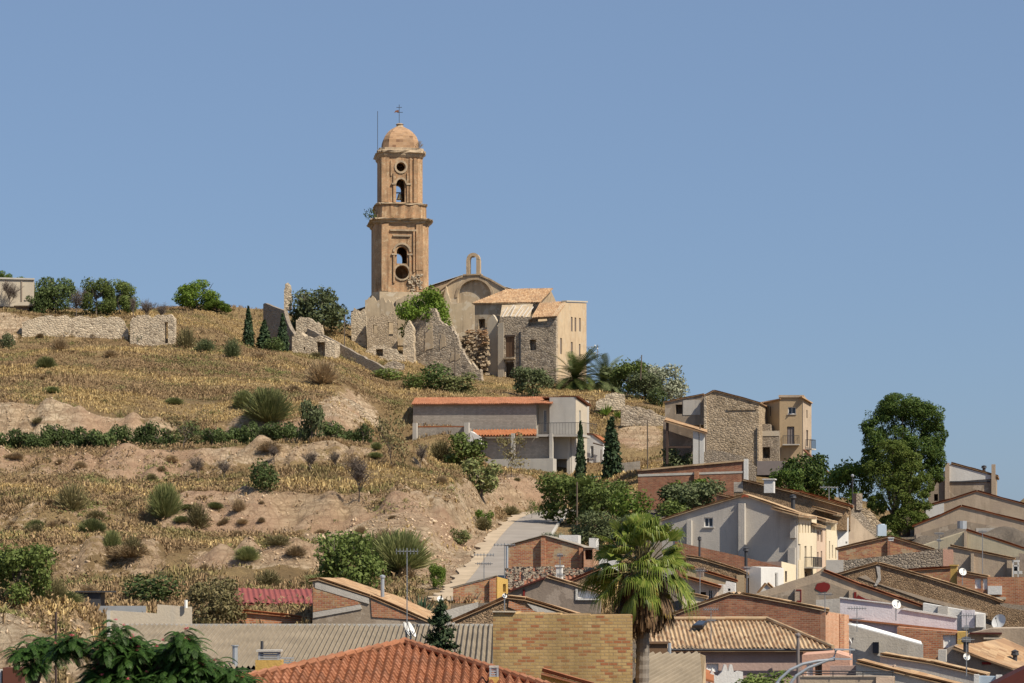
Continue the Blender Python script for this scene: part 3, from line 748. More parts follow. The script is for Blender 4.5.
def lib(kind, var):
    key = (kind, var)
    if key in LIB: return LIB[key]
    s = hash(kind) % 97 if False else sum(ord(c) for c in kind) + var * 31
    out = []
    tk = lambda **k: limbs(s, **k)
    if kind == 'olive':
        out = [('trunk', tk(trunk=.3, r0=.045, n1=4, n2=3, n3=0)), ('crown', qmesh('crown', norm_crown(leafcloud(crownlobes(s, 9, 170, (.15, .25), .6, .3), .042, s, .45), .1), 'l_olive'))]
    elif kind == 'round':
        out = [('crown', qmesh('crown', leafcloud([(0, 0, .4, .4, .4, .42, 500), (.2, .1, .5, .26, .3, .34, 220), (-.22, -.1, .46, .26, .28, .36, 220), (.05, -.2, .3, .36, .28, .3, 220)], .045, s, .5), 'l_dark'))]
    elif kind == 'bush':
        out = [('trunk', tk(trunk=.2, r0=.03, n1=4, n2=3, n3=0)), ('crown', qmesh('crown', norm_crown(leafcloud(crownlobes(s, 9, 170, (.14, .26), .5, .32, .9, .3), .042, s, .5), .04), 'l_green'))]
    elif kind == 'tree':
        out = [('trunk', tk(trunk=.38, r0=.03, n1=5, n2=3, n3=2)), ('crown', qmesh('crown', norm_crown(leafcloud(crownlobes(s, 17, 260, (.10, .22), .6, .33, .9, .28), .027, s, .5, inner=.6), .16), 'l_green'))]
    elif kind == 'thin_tree':
        out = [('trunk', tk(trunk=.4, r0=.022, n1=5, n2=4, n3=3)), ('crown', qmesh('crown', norm_crown(leafcloud(crownlobes(s, 12, 50, (.1, .2), .62, .33, .8, .28), .03, s, .5, inner=.8), .25), 'l_olivebrown'))]
    elif kind == 'bare':
        out = [('trunk', tk(trunk=.3, r0=.032, n1=6, n2=5, n3=4, sides=4))]
        rg = np.random.RandomState(s); tm = out[0][1]; vc = np.array([tuple(v.co) for v in tm.vertices]); vc = vc[vc[:, 2] > .42]; q = vc[rg.randint(0, len(vc), 900)]
        d = rg.normal(size=q.shape) * np.array([.8, .8, .5]) + np.array([0, 0, .5]) + q * np.array([.9, .9, 0]); d /= np.linalg.norm(d, axis=1)[:, None]; e = q + d * (.05 + .12 * rg.rand(len(q)))[:, None]
        sd = np.cross(d, rg.normal(size=q.shape)); sd /= np.linalg.norm(sd, axis=1)[:, None]; V = np.stack([q - sd * .004, q + sd * .004, e + sd * .0025, e - sd * .0025], 1).reshape(-1, 3)
        out.append(('twigs', qmesh('twigs', V, 'twig')))
    elif kind == 'broom':
        out = [('shoots', qmesh('shoots', bladecloud(2600, s, w=.0055, up=.35, rx=.54, rz=1.0, bend=.3), 'l_broom'))]
    elif kind == 'brush':
        V = np.concatenate([bladecloud(1100, s, w=.006, up=.3, rx=.52, rz=.95), leafcloud([(0, 0, .45, .44, .44, .42, 260)], .035, s, .35, .3, .7)])
        out = [('twigs', qmesh('twigs', V, 'l_brush'))]
    elif kind == 'mixed':
        V = np.concatenate([bladecloud(700, s, w=.006, up=.3, rx=.52, rz=.95), leafcloud([(0, 0, .45, .42, .42, .45, 420)], .035, s, .4, .3, .7)])
        out = [('leaves', qmesh('leaves', V, 'l_olivebrown'))]
    elif kind == 'cypress':
        rg = random.Random(s); L = []
        for i in range(20):
            z = .06 + .86 * i / 19; w = .47 * (1 - i / 19.0) ** .72 * (1 if i > 1 else .8) + .03
            L.append((rg.uniform(-.05, .05), rg.uniform(-.05, .05), z, w, w, .075, 95))
        V = leafcloud(L, .034, s, .5, .2, .3)
        c = V.reshape(-1, 4, 3).mean(1, keepdims=True); d = V.reshape(-1, 4, 3) - c; d[:, :, 0] *= 3.2; d[:, :, 1] *= 3.2; d[:, :, 2] *= 1.3
        out = [('trunk', MB().tube([(0, 0, -.03), (0, 0, .12)], [.08, .06], 6).mesh('trunk', 'bark', Vector((0, 0, 0)))), ('crown', qmesh('crown', (c + d).reshape(-1, 3), 'l_cypress'))]
    elif kind in ('pine', 'litpine'):  # litpine takes the brighter green leaf colour
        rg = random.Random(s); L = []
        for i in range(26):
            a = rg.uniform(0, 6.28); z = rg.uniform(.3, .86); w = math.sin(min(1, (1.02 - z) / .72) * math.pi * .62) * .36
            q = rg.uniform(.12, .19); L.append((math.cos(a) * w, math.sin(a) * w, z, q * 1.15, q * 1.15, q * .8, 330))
        out = [('trunk', tk(trunk=.4, r0=.03, n1=6, n2=3, n3=0)), ('crown', qmesh('crown', norm_crown(leafcloud(L, .024, s, .45, .14, .35), .12), 'l_pine' if kind == 'pine' else 'l_pinebright'))]
    elif kind == 'date_palm':
        rg = random.Random(s); V = []; D = []
        for k in range(104):
            a = rg.uniform(0, 6.28); el = rg.uniform(-.75, 1.25) if k < 88 else rg.uniform(-1.2, -.7); L = rg.uniform(.42, .56)
            d = Vector((math.cos(a) * math.cos(el), math.sin(a) * math.cos(el), math.sin(el))); p = Vector((0, 0, .58)); n = 12
            sd = d.cross(Vector((0, 0, 1))); sd = sd.normalized() if sd.length > .01 else Vector((1, 0, 0))
            for i in range(n):
                d = (d + Vector((0, 0, -.085 - .02 * i / n))).normalized(); q = p + d * L / n
                up = sd.cross(d); wd = .085 * math.sin(math.pi * (.12 + .86 * i / n)) + .012
                for sg in (-1, 1):
                    for h in (0, .5):
                        m = p.lerp(q, h); tip = m + (sd * sg * .75 + d * .6 + up * .12 - Vector((0, 0, .12))) * wd
                        e = d * L / n * .2
                        (V if k < 88 else D).append([m - e, m + e, tip + e * .2, tip - e * .2])
                p = q
        out = [('trunk', MB().tube([(0, 0, -.05), (.01, 0, .25), (0, 0, .56)], [.06, .05, .075], 8).mesh('trunk', 'bark', Vector((0, 0, 0)))),
               ('fronds', qmesh('fronds', np.array(V).reshape(-1, 3), 'l_date')), ('dead_fronds', qmesh('dead_fronds', np.array(D).reshape(-1, 3), 'l_dead'))]
    elif kind == 'yucca':
        rg = random.Random(s); V = []
        for k in range(46):
            a = rg.uniform(0, 6.28); el = rg.uniform(.25, 1.45); L = rg.uniform(.6, 1.0)
            d = Vector((math.cos(a) * math.cos(el) * .7, math.sin(a) * math.cos(el) * .7, math.sin(el))); sd = d.cross(Vector((0, 0, 1))).normalized() * .03
            m = d * L * .5; t = d * L; V += [[-sd, sd, m + sd * 1.2, m - sd * 1.2], [m - sd * 1.2, m + sd * 1.2, t + sd * .1, t - sd * .1]]
        out = [('leaves', qmesh('leaves', np.array(V).reshape(-1, 3), 'l_agave'))]
    LIB[key] = out; return out
def norm_crown(V, zlo, zhi=1.0):
    V = V.copy(); a, b = np.percentile(V[:, 2], 1), np.percentile(V[:, 2], 99); V[:, 2] = zlo + (V[:, 2] - a) / (b - a) * (zhi - zlo)
    for i in (0, 1): m = np.percentile(np.abs(V[:, i]), 98); V[:, i] *= .5 / m
    return V
RECOL = {}
def plant(kind, name, label, cat, at, w, h, var=0, mat=None, group=None, rz=None, sink=.0):
    """a plant of the given width and height in metres standing at a point"""
    T = thing(name, label, cat, Vector(at) - Vector((0, 0, sink)), group, rz if rz is not None else random.uniform(0, 6.28), (w, w, h))
    for pn, me in lib(kind, var):
        if mat and pn not in ('trunk',):
            k = (me.name, mat)
            if k not in RECOL:
                RECOL[k] = me.copy(); RECOL[k].materials.clear(); RECOL[k].materials.append(M[mat])
            me = RECOL[k]
        o = bpy.data.objects.new(pn, me); COL.objects.link(o); o.parent = T
    return T
def grow(kind, name, label, cat, px, pyb, wpx, hpx, var=0, mat=None, group=None, Y=None, sink=.15):
    """the same, from a bearing, the row of its foot and its size in the photograph"""
    g = on(px, Y) if Y else ground(px, pyb)
    k = g.y / FPX
    return plant(kind, name, label, cat, g, wpx * k, hpx * k * (1.0 if kind != 'broom' else 1.0), var, mat, group, None, sink)
def grow_air(kind, name, label, cat, px, pyb, wpx, hpx, Y, **k):
    """foot hidden behind something: placed at distance Y with its foot on that row"""
    g = P(px, pyb, Y); kk = Y / FPX
    return plant(kind, name, label, cat, g, wpx * kk, hpx * kk, **k)

# ------------------------------------------------------------------ bell tower
def octo(cx, cy, z, half, c, yaw):
    a = R(yaw); t = Vector((math.cos(a), math.sin(a), 0)); n = Vector((-math.sin(a), math.cos(a), 0)); o = Vector((cx, cy, z)); h = half; k = half - c
    return [o + t * p + n * q for p, q in ((-k, -h), (k, -h), (h, -k), (h, k), (k, h), (-k, h), (-h, k), (-h, -k))]
def loft(mb, rings, cap=True):
    b = len(mb.v); n = len(rings[0])
    for r in rings: mb.v += r
    for i in range(len(rings) - 1):
        for k in range(n):
            k2 = (k + 1) % n; mb.f.append([b + i * n + k, b + i * n + k2, b + (i + 1) * n + k2, b + (i + 1) * n + k])
    if cap: mb.f.append([b + k for k in range(n)][::-1]); mb.f.append([b + (len(rings) - 1) * n + k for k in range(n)])
    return mb
def bell_tower():
    YW = 8.0; Y0 = 430.0; zz = lambda py: hz(Y0, py)
    fp = Pl(402.3, Y0, YW); c0 = fp.o - fp.n * 4.9; CX, CYY = c0.x, c0.y
    T = thing('bell_tower', 'tall brick bell tower with an octagonal dome and weathervane cross above the ruined church', 'tower', (CX, CYY, zz(345)))
    ring = lambda py, h, c: octo(CX, CYY, zz(py), h, c, YW)
    w = loft(MB(), [ring(292, 4.85, 1.12), ring(223.5, 4.85, 1.12)]).part('lower_stage', 'tower_brick', T)
    up = loft(MB(), [ring(203, 3.86, .95), ring(156, 3.86, .95)]).part('belfry_stage', 'tower_brick', T)
    base = loft(MB(), [ring(352, 5.25, 1.1), ring(292.1, 5.2, 1.1)]).part('plinth', 'church_plaster', T)
    jr = random.Random(17)
    def worn(r, amp):      # weathered edge: each side broken into short lengths with chipped offsets
        c = sum(r, Vector((0, 0, 0))) / len(r); out = []
        for k in range(8):
            for i in range(7):
                p = r[k].lerp(r[(k + 1) % 8], i / 7); d = (p - c).normalized(); out.append(p - d * amp * jr.random() ** 2 - Vector((0, 0, amp * .35 * jr.random())))
        return out
    def band(name, lst, mat): return loft(MB(), [worn(ring(p, h, h * .235), .42 if h > 4.7 or h in (4.55, 4.6) else .08) for p, h in lst]).part(name, mat, T)
    band('cornice', [(223.4, 5.0), (222, 5.25), (220.5, 5.3), (219.5, 5.75), (218.2, 5.8), (217.6, 5.0)], 'tower_stone')
    band('pedestal', [(217.5, 4.6), (204, 4.5)], 'tower_brick')
    band('cornice', [(203.9, 4.75), (202.8, 4.9), (202.1, 4.6), (201.9, 4.0)], 'tower_stone')
    zd = lambda py: hz(434.9, py)
    band('cornice', [(156, 3.95), (154, 4.15), (152.5, 4.2), (151.5, 4.55), (149.4, 4.6), (148.8, 4.1), (146.5, 4.05), (146, 3.6)], 'tower_stone')
    # openings: round window and arched bell opening, cut right through the tower
    def through(o, cx_px, py0, py1, wm, round_=False):
        ct = MB(); u = fp.xz(cx_px, py1)[0]
        if round_:
            zc = (zz(py0) + zz(py1)) / 2; r = (zz(py0) - zz(py1)) / 2
            pts = [fp.at(u + r * math.cos(a), zc + r * math.sin(a), 2) for a in [k * math.pi / 10 for k in range(20)]]
            ct.prism(pts, -fp.n * 5.5)
        else:
            z0, z1 = zz(py1), zz(py0); r = wm / 2
            pts = [fp.at(u - r, z0, 2), fp.at(u + r, z0, 2)] + [fp.at(u + r * math.cos(a), z1 - r + r * math.sin(a), 2) for a in [k * math.pi / 8 for k in range(9)]]
            ct.prism(pts, -fp.n * 16)
        return ct
    # both stages are hollow shells
    def hollow(o, p0, p1, h):
        ct = loft(MB(), [ring(p0, h, h * .235), ring(p1, h, h * .235)]); return ct
    for o, lst in ((w, [through(None, 402, 246.5, 263.5, 1.85), through(None, 402, 265.5, 279, 0, True), hollow(None, 264.6, 225, 3.7)]),
                   (up, [through(None, 401, 178, 201.2, 1.55), through(None, 401, 161.5, 170.5, 0, True), hollow(None, 202, 158, 2.9)])):
        for ct in lst: cut(o, ct)
        setuv(o)
    # mouldings on the front face
    def arch_ring(px, py_c, r0, r1, off, d, name, mat, a0=0, a1=math.pi, plane=fp):
        u = plane.xz(px, py_c)[0]; z = zz(py_c); n = 14; m = MB()
        for i in range(n):
            b0 = a0 + (a1 - a0) * i / n; b1 = a0 + (a1 - a0) * (i + 1) / n
            q = [(r0, b0), (r1, b0), (r1, b1), (r0, b1)]
            m.prism([plane.at(u + r * math.cos(b), z + r * math.sin(b), off + d) for r, b in q], -plane.n * (d + .05))
        return m.part(name, mat, T)
    arch_ring(402, 251.8, 1.3, 1.65, .05, .12, 'arch_moulding', 'tower_stone')
    arch_ring(402, 272.2, 1.25, 1.55, .05, .1, 'window_ring', 'tower_stone', 0, 2 * math.pi)
    def pil(x0, y0, x1, y1, d, mat='tower_brick', off=0.05, name='pilaster'):
        u0 = fp.xz(x0, y1)[0]; u1 = fp.xz(x1, y1)[0]; z0, z1 = zz(y1), zz(y0)
        return MB().prism([fp.at(u0, z0, off + d), fp.at(u1, z0, off + d), fp.at(u1, z1, off + d), fp.at(u0, z1, off + d)], -fp.n * (d + .1)).part(name, mat, T)
    pil(381.5, 224, 388.5, 291.5, .16); pil(416, 224, 422.6, 270, .16); pil(416.5, 270.2, 421.6, 291.5, .1)
    pil(390, 229.5, 416, 231.2, .22, 'tower_stone', name='moulding'); pil(393, 235, 410.5, 236.6, .18, 'tower_stone', name='moulding')
    pil(413.2, 231.3, 414.8, 272, .2, 'tower_brick'); pil(391.5, 253.6, 397, 255.2, .2, 'tower_stone', name='impost'); pil(407.2, 253.6, 412.5, 255.2, .2, 'tower_stone', name='impost')
    pil(393.2, 255.3, 395, 283, .16); pil(409.3, 255.3, 411, 279, .16)
    # damaged corner where the facing fell away
    dm = MB(); rg = random.Random(4)
    for k in range(46):
        a, b = rg.random(), rg.random(); u = fp.xz(409 + 13 * a, 280)[0]; z = zz(274 + 15 * b + 4 * (1 - a)); s = rg.uniform(.18, .42)
        dm.cbox(fp.at(u, z, .1), s * 1.3, s, s * .7, rg.uniform(-30, 30))
    dm.part('broken_facing', 'pale_stone', T)
    # upper stage: plane of its own
    f2 = Pl(402.3, Y0, YW); f2.o = c0 + f2.n * 3.86
    def pil2(x0, y0, x1, y1, d, mat='tower_brick', name='pilaster'):
        u0 = f2.xz(x0, y1)[0]; u1 = f2.xz(x1, y1)[0]; z0, z1 = zz(y1), zz(y0)
        return MB().prism([f2.at(u0, z0, d), f2.at(u1, z0, d), f2.at(u1, z1, d), f2.at(u0, z1, d)], -f2.n * (d + .08)).part(name, mat, T)
    pil2(381.5, 157, 389, 201.5, .22); pil2(413.6, 157, 416.6, 201.5, .24); pil2(409.5, 157, 411.6, 201.5, .18)
    pil2(393.2, 172, 395.6, 201.5, .22); pil2(406.8, 172, 408.6, 201.5, .22); pil2(391.5, 182.3, 396, 184, .34, 'tower_stone', 'impost'); pil2(406.2, 182.3, 411, 184, .34, 'tower_stone', 'impost')
    pil2(390.5, 159.5, 392, 175, .18)
    arch_ring(401, 182.6, .8, 1.1, 0, .16, 'arch_moulding', 'tower_stone', plane=f2)
    arch_ring(401, 166, .85, 1.2, 0, .16, 'window_ring', 'tower_stone', 0, 2 * math.pi, plane=f2)
    # octagonal brick dome
    prof = [(146, 3.25), (142.5, 3.1), (138.7, 2.86), (135.8, 2.52), (133, 2.1), (130.8, 1.65), (129, 1.15), (127.4, .7)]
    dmb = MB(); rings = [octo(CX, CYY, zz(146) if p == 146 else zd(p), h, h * .293, YW) for p, h in prof]
    for i in range(len(rings) - 1):
        for k in range(8):
            k2 = (k + 1) % 8; q = [rings[i][k], rings[i][k2], rings[i + 1][k2], rings[i + 1][k]]; nn = 7 if k % 2 == 0 else 4; mm = 3
            for a in range(nn):
                for b in range(mm):
                    g = lambda s_, t_: (q[0].lerp(q[1], s_)).lerp(q[3].lerp(q[2], s_), t_)
                    dmb.add([g(a / nn, b / mm), g((a + 1) / nn, b / mm), g((a + 1) / nn, (b + 1) / mm), g(a / nn, (b + 1) / mm)], [[0, 1, 2, 3]], [[(k * 9 + a + .5 + (i * mm + b) % 2 * .0, i * mm + b + .5)] * 4])
    dmb.part('dome', 'dome_tile', T)
    fc = MB().lathe((CX, CYY, zd(127.9)), [(.95, 0), (.7, .2), (.62, .25), (.62, .55), (.75, .6), (.5, .75), (0, .8)], 10).part('finial', 'tower_stone', T)
    cr = MB(); top = Vector((CX - .1, CYY, zd(124)))
    cr.tube([top - Vector((0, 0, .3)), top + Vector((0, 0, 3.5))], .055, 6); cr.tube([top + Vector((-.5, 0, 3.0)), top + Vector((.5, 0, 3.0))], .05, 6); cr.tube([top + Vector((-.35, .2, 2.1)), top + Vector((.65, -.1, 2.1))], .05, 6)
    cr.part('cross', 'dark_metal', T)
    MB().prism([top + Vector(v) for v in ((-.9, 0, 2.0), (-.7, 0, 2.4), (-.2, 0, 2.55), (0, 0, 2.3), (-.25, 0, 2.1), (-.6, 0, 2.15))], Vector((0, .06, 0))).part('weathervane', 'rust', T)
    rod = octo(CX, CYY, zz(150), 4.3, 1, YW)[7]
    MB().tube([rod, rod + Vector((0, 0, hz(430, 110) - hz(430, 150)))], .05, 5).part('lightning_rod', 'dark_metal', T)
    bl = MB().lathe((fp.at(fp.xz(399.6, 195)[0] - .1, 0, 0).x, CYY - 2.4, zz(197.5)), [(.62, 0), (.5, .2), (.36, .65), (.3, .95), (.12, 1.1), (0, 1.12)], 14).part('bell', 'brass', T)
    MB().tube([Vector((CX - 3, CYY - 2.4, zz(190.6))), Vector((CX + 3, CYY - 2.4, zz(190.6)))], .12, 6).part('bell_beam', 'dark_wood', T)
    # weeds on the ledges
    V = []
    for (px, py, r, n, q) in ((370, 214, 1.1, 260, 0), (374, 218, .7, 120, 2), (384, 217, .5, 60, 4), (393, 216.5, .35, 40, 1)):
        p = P(px, py, Y0 + .6); V.append(leafcloud([(p.x, p.y, p.z, r, .5, r, n)], .14, n + q, .5) - np.array(tuple(wloc(T))))
    o = bpy.data.objects.new('ledge_weeds', qmesh('ledge_weeds', np.concatenate(V), 'l_dark')); COL.objects.link(o); o.parent = T
    p = octo(CX, CYY, zz(147), 4.1, 1, YW)[1]; V = bladecloud(90, 5, w=.02, up=.5, rx=1.0, rz=1.4, bend=.4) + np.array(tuple(p - wloc(T)))
    o = bpy.data.objects.new('dry_weeds', qmesh('dry_weeds', V, 'l_brush')); COL.objects.link(o); o.parent = T
bell_tower()

# ------------------------------------------------------------------ ruined church
def church():
    pl = Pl(470, 436, -12)
    top = [(431, 296), (436, 293), (443, 287), (447, 284), (452, 280.5), (458, 277.5), (463, 276), (466, 275), (480, 275), (484, 276.5), (490, 279), (497, 283), (504, 287), (508, 289.5)]
    T = thing('ruined_church', 'ruined church front with curved pediment, bellcote and blind arch beside the tower', 'church', pl.hit(470, 380))
    w = gable(None, None, None, pl, top, 385, 1.4, 'church_plaster', T=T, wname='pediment_wall')[1]
    # blind arch recess
    u = pl.xz(474.5, 297)[0]; z = pl.xz(474.5, 297)[1]; r = 3.1; ct = MB()
    ct.prism([pl.at(u - r, z - 4.5, .5), pl.at(u + r, z - 4.5, .5)] + [pl.at(u + r * math.cos(a), z + r * math.sin(a), .5) for a in [k * math.pi / 14 for k in range(15)]], -pl.n * 1.2)
    cut(w, ct); setuv(w)
    m = MB()
    for i in range(16):
        a, b = math.pi * i / 16, math.pi * (i + 1) / 16
        m.prism([pl.at(u + q * math.cos(g), z + q * math.sin(g), .12) for q, g in ((r + .05, a), (r + .5, a), (r + .5, b), (r + .05, b))], -pl.n * .1)
    m.part('arch_moulding', 'tower_stone', T)
    # capping of the pediment
    cp = MB()
    for a, b in zip(top[:7], top[1:7]): cp.prism([pl.hit(a[0], a[1] + 1.2, .25), pl.hit(b[0], b[1] + 1.2, .25), pl.hit(b[0], b[1] - .6, .25), pl.hit(a[0], a[1] - .6, .25)], -pl.n * 1.7)
    for a, b in zip(top[8:], top[9:]): cp.prism([pl.hit(a[0], a[1] + 1.2, .25), pl.hit(b[0], b[1] + 1.2, .25), pl.hit(b[0], b[1] - .6, .25), pl.hit(a[0], a[1] - .6, .25)], -pl.n * 1.7)
    cp.part('coping', 'tower_stone', T)
    bc = MB()
    for x0, x1 in ((466.2, 469.6), (476.2, 479.8)):
        a, b, c, d = rect(pl, x0, 259.5, x1, 275.2); bc.prism([a, b, c, d], -pl.n * 1.1)
    uu = pl.xz(473, 259.5)[0]; z2 = pl.xz(473, 259.5)[1]; r1 = 1.22
    for i in range(8):
        a, b = math.pi * i / 8, math.pi * (i + 1) / 8
        bc.prism([pl.at(uu + q * math.cos(g), z2 + .02 + q * math.sin(g), 0) for q, g in ((r1 * .5, a), (r1, a), (r1, b), (r1 * .5, b))], -pl.n * 1.1)
    bc.cbox(pl.hit(473, 275.8, -.5), 3.4, 1.6, .25, -12); bc.cbox(pl.hit(473, 257.5, -.5), .5, .5, .75, -12)
    bc.part('bellcote', 'tower_stone', T)
    # sweeping buttress left of the front
    bt = MB(); pts = [(446, 286), (449, 300), (450, 318), (455, 332), (456, 375), (428, 375), (432, 330), (440, 312)]
    bt.prism([pl.hit(x, y, .9) for x, y in pts], -pl.n * .895); bt.part('buttress', 'church_plaster', T)
    # nave with white sheeting over it, behind the front
    p2 = Pl(455, 441, -12)
    n = MB(); q = [p2.hit(352, 340), p2.hit(352, 313), p2.hit(462, 276.5), p2.hit(516, 291), p2.hit(516, 340)]
    n.prism(q, -p2.n * 24).part('nave', 'church_plaster', T)
    for a, b in (((352, 311.5), (462, 275.5)), ((462, 275.5), (518, 290.5))): roof_plane(T, p2, a, b, 24, 'white_sheet', .3, name='nave_roof', tiled=False, lift=.02)
    # broken aisle walls between tower and front
    p3 = Pl(400, 424, -6)
    a = jag([(351, 312), (356, 309), (361, 311), (365, 309), (365, 300), (371, 298), (380, 300), (392, 301), (396, 312)], 1.8, 3.0, 2)
    gable(None, None, None, p3, a, 352, 1.0, 'church_plaster', T=T, wname='aisle_wall', ops=[(388, 318, 394.6, 334, 'void')])
    a = jag([(446, 290), (452, 304), (464, 303), (467, 300), (474, 305)], 3, .9, 5)
    gable(None, None, None, p3, a, 345, .8, 'church_plaster', T=T, wname='aisle_wall')
    a = jag([(396, 300), (404, 296), (430, 293), (438, 297)], 4, .7, 6)
    gable(None, None, None, Pl(400, 429, -6), a, 345, .8, 'church_plaster', T=T, wname='aisle_wall')
church()

def rectory():
    T = thing('ruined_rectory', 'half collapsed stone house with tiled roof and tan side wall beside the church', 'ruined house', P(530, 390, 422))
    # rear roofed range: eave faces us
    pl = Pl(505, 428, -22)
    gable(None, None, None, pl, [(473, 304), (538, 303.5)], 388, 9, 'church_plaster', T=T, wname='upper_wall', ops=[(478.5, 319, 485, 329, 'void'), (491, 318.5, 495, 328, 'void')])
    A = pl.hit(471.5, 303, .5); B = pl.hit(540, 302.2, .5); C = pl.hit(553, 288, -5.2); D = pl.hit(507, 289, -5.2)
    mb = MB(); tile_sheet(mb, [A, B, C, D], (A - D) * 1.0 - (B - A).normalized() * (A - D).dot((B - A).normalized()), .3, .055); mb.part('roof', 'old_tile', T)
    g = MB(); g.prism([pl.hit(538.2, 303.5, -.05), pl.hit(556, 301.5, -10), pl.hit(550.5, 289.5, -5.2)], Vector((-.5, .1, 0))); g.part('gable', 'church_tan', T)
    E = pl.hit(557, 301, -10.5); b2 = MB(); b2.prism([B, E, C], Vector((0, 0, -.12))) if False else None
    # front block: broken front wall and bright side wall
    f = Pl(530, 419, -24); s_len = 13.0
    front = jag([(498, 330), (500, 317), (506, 316.5), (527, 317)], 3, .8, 3) + [(528, 316.8), (556, 316.2)]
    w = gable(None, None, None, f, front, 392, .7, 'ruin_stone', T=T, wname='front_wall', ops=[(505.5, 337, 514.5, 357, 'wood', 'balcony_door'), (505, 362, 514, 381, 'void'), (529.5, 339.5, 536, 350, 'void'), (528, 318.8, 547, 325.5, 'void')])
    proud(T, f, 519.5, 332, 521, 372, .18, 'dark_metal', 'drainpipe'); proud(T, f, 504, 358, 515, 359.3, .5, 'tower_stone', 'balcony_slab'); proud(T, f, 504.5, 335, 515.5, 336.7, .06, 'dark_wood', 'lintel')
    proud(T, f, 498.2, 323, 504, 380, .12, 'pale_concrete', 'bare_plaster')
    corner = f.hit(556, 316.2); sp = Pl(556, corner.y, 70)
    sp.o = corner.copy(); sp.o.z = 0
    wl_ = gable(None, None, None, sp, [(556.2, 315), (566, 302.3), (586.5, 303)], 392, .7, 'church_tan', T=T, wname='side_wall',
          ops=[(571, 317, 572.7, 331.5, 'shutter', 'window'), (574.6, 317.5, 576.3, 331.5, 'shutter', 'window'), (579.2, 318, 580.8, 331.5, 'shutter', 'window'), (560.2, 338, 562, 354, 'shutter', 'window'), (571, 342, 572.8, 356, 'shutter', 'window'), (579, 344, 580.6, 356, 'shutter', 'window')])
    cr = MB(); k0, k1 = sp.hit(566, 301.8), sp.hit(587, 302.5); cr.prism([k0 + sp.n * .15, k1 + sp.n * .15, k1 + sp.n * .15 + Vector((0, 0, .25)), k0 + sp.n * .15 + Vector((0, 0, .25))], -sp.n * 1.0); cr.part('parapet_coping', 'pale_concrete', T)
    # inner walls behind, so the block has a body
    body = MB(); zb = f.hit(530, 392).z; zt_ = sp.hit(575, 305).z
    a = f.at(f.xz(516, 330)[0], zb, -1.0); d = sp.hit(586, 392) - sp.n * .9
    c_ = Vector((a.x + 2.5, d.y, 0)); body.prism([Vector((a.x, a.y + .2, zb)), Vector((corner.x - .9, corner.y + .9, zb)), Vector((d.x, d.y, zb)), Vector((c_.x, c_.y, zb))], Vector((0, 0, hz(420, 322) - zb)))
    body.part('inner_floor', 'ruin_stone', T)
    # sagging remnant of the front roof
    A = f.hit(532, 317.5, .35); B = f.hit(557, 315.5, .45); C = sp.hit(567, 301) - sp.n * .1; D = f.hit(540, 302.5, -6)
    m = MB(); fl = (B - C); tile_sheet(m, [A, B, C, D], A - D, .3, .07, .42, .14); m.part('sagging_roof', 'old_tile', T)
    # bare fallen rafters on the left
    rg = random.Random(9)
    for k in range(7):
        x0 = 502 + k * 4 + rg.uniform(-1, 1)
        MB().tube([f.hit(x0, 318 - rg.uniform(0, 2), -.3), f.hit(x0 + rg.uniform(5, 9), 306 + rg.uniform(-1, 2), -5)], .16, 5).part('rafter', 'pale_wood', T)
    sh = MB(); sh.prism([f.hit(500, 318, -1), f.hit(530, 317, -1), f.hit(533, 304, -6), f.hit(502, 305, -6)], Vector((0, 0, -.1))); sh.part('roof_boarding', 'church_plaster', T)
    # collapsed bay on the left: broken partition, rubble and heaps of tiles
    p = Pl(478, 424, -22)
    gable(None, None, None, p, jag([(487, 330), (489, 318), (493, 314.5), (497, 321), (499, 332)], 2.5, .9, 8), 388, .8, 'pale_concrete', T=T, wname='broken_partition')
    gable(None, None, None, Pl(470, 425, -14), jag([(455, 330), (460, 329), (470, 331), (488, 327)], 3, 1.2, 9), 386, .7, 'ruin_stone', T=T, wname='back_wall', ops=[(471, 343, 479, 352, 'void'), (482, 334, 487, 346, 'void')])
    rb = MB(); rg = random.Random(12)
    for k in range(240):
        a = rg.random(); px = 458 + 30 * a; py = rg.uniform(334, 376) if rg.random() < .75 else rg.uniform(360, 388); q = P(px, py + 8 * a * 0, 421 + rg.uniform(-1.5, 2) + (345 - py) * -.05); s = rg.uniform(.2, .75)
        rb.cbox(q, s * 1.4, s, s * .55, rg.uniform(0, 90))
    rb.part('fallen_masonry', 'tan_stone', T)['kind'] = 'stuff'
    tl = MB()
    for k in range(70):
        px = 466 + rg.uniform(0, 22); q = P(px, 330 + rg.uniform(0, 14), 420.5 + rg.uniform(-1, 1)); tl.cbox(q, rg.uniform(.3, .8), .5, .12, rg.uniform(0, 90))
    tl.part('fallen_tiles', 'old_tile', T)
rectory()
pr = Pl(440, 413, -22)
ruin('ruined_wall', 'tall jagged grey stone wall stepping down in front of the collapsed house', 'ruined wall', pr,
     [(405, 331), (407, 321), (413, 320), (416, 316.5), (425, 312), (433, 308), (436, 312), (439, 320), (446, 325), (454, 331), (458, 341), (461, 349), (467, 359), (474, 365), (480, 369), (481.5, 380)], 398, 1.0, 'ruin_stone', 1.8, 2.8, 4)
for x0, y0, x1, y1 in ((424.5, 322, 433, 352), (407, 326, 413, 362), (440, 334, 446, 350), (450, 352, 460, 362)):
    MB().prism([pr.hit(*q, .07) for q in jag([(x0, y1), (x0 + 1, y0), (x1 - 1, y0 + 2), (x1, y1 - 4), (x0, y1)], 3, 1.2, int(x0))[:-1]], -pr.n * .066).part('plaster_remnant', 'church_plaster', bpy.data.objects['ruined_wall'])
pr2 = Pl(414, 412, -10)
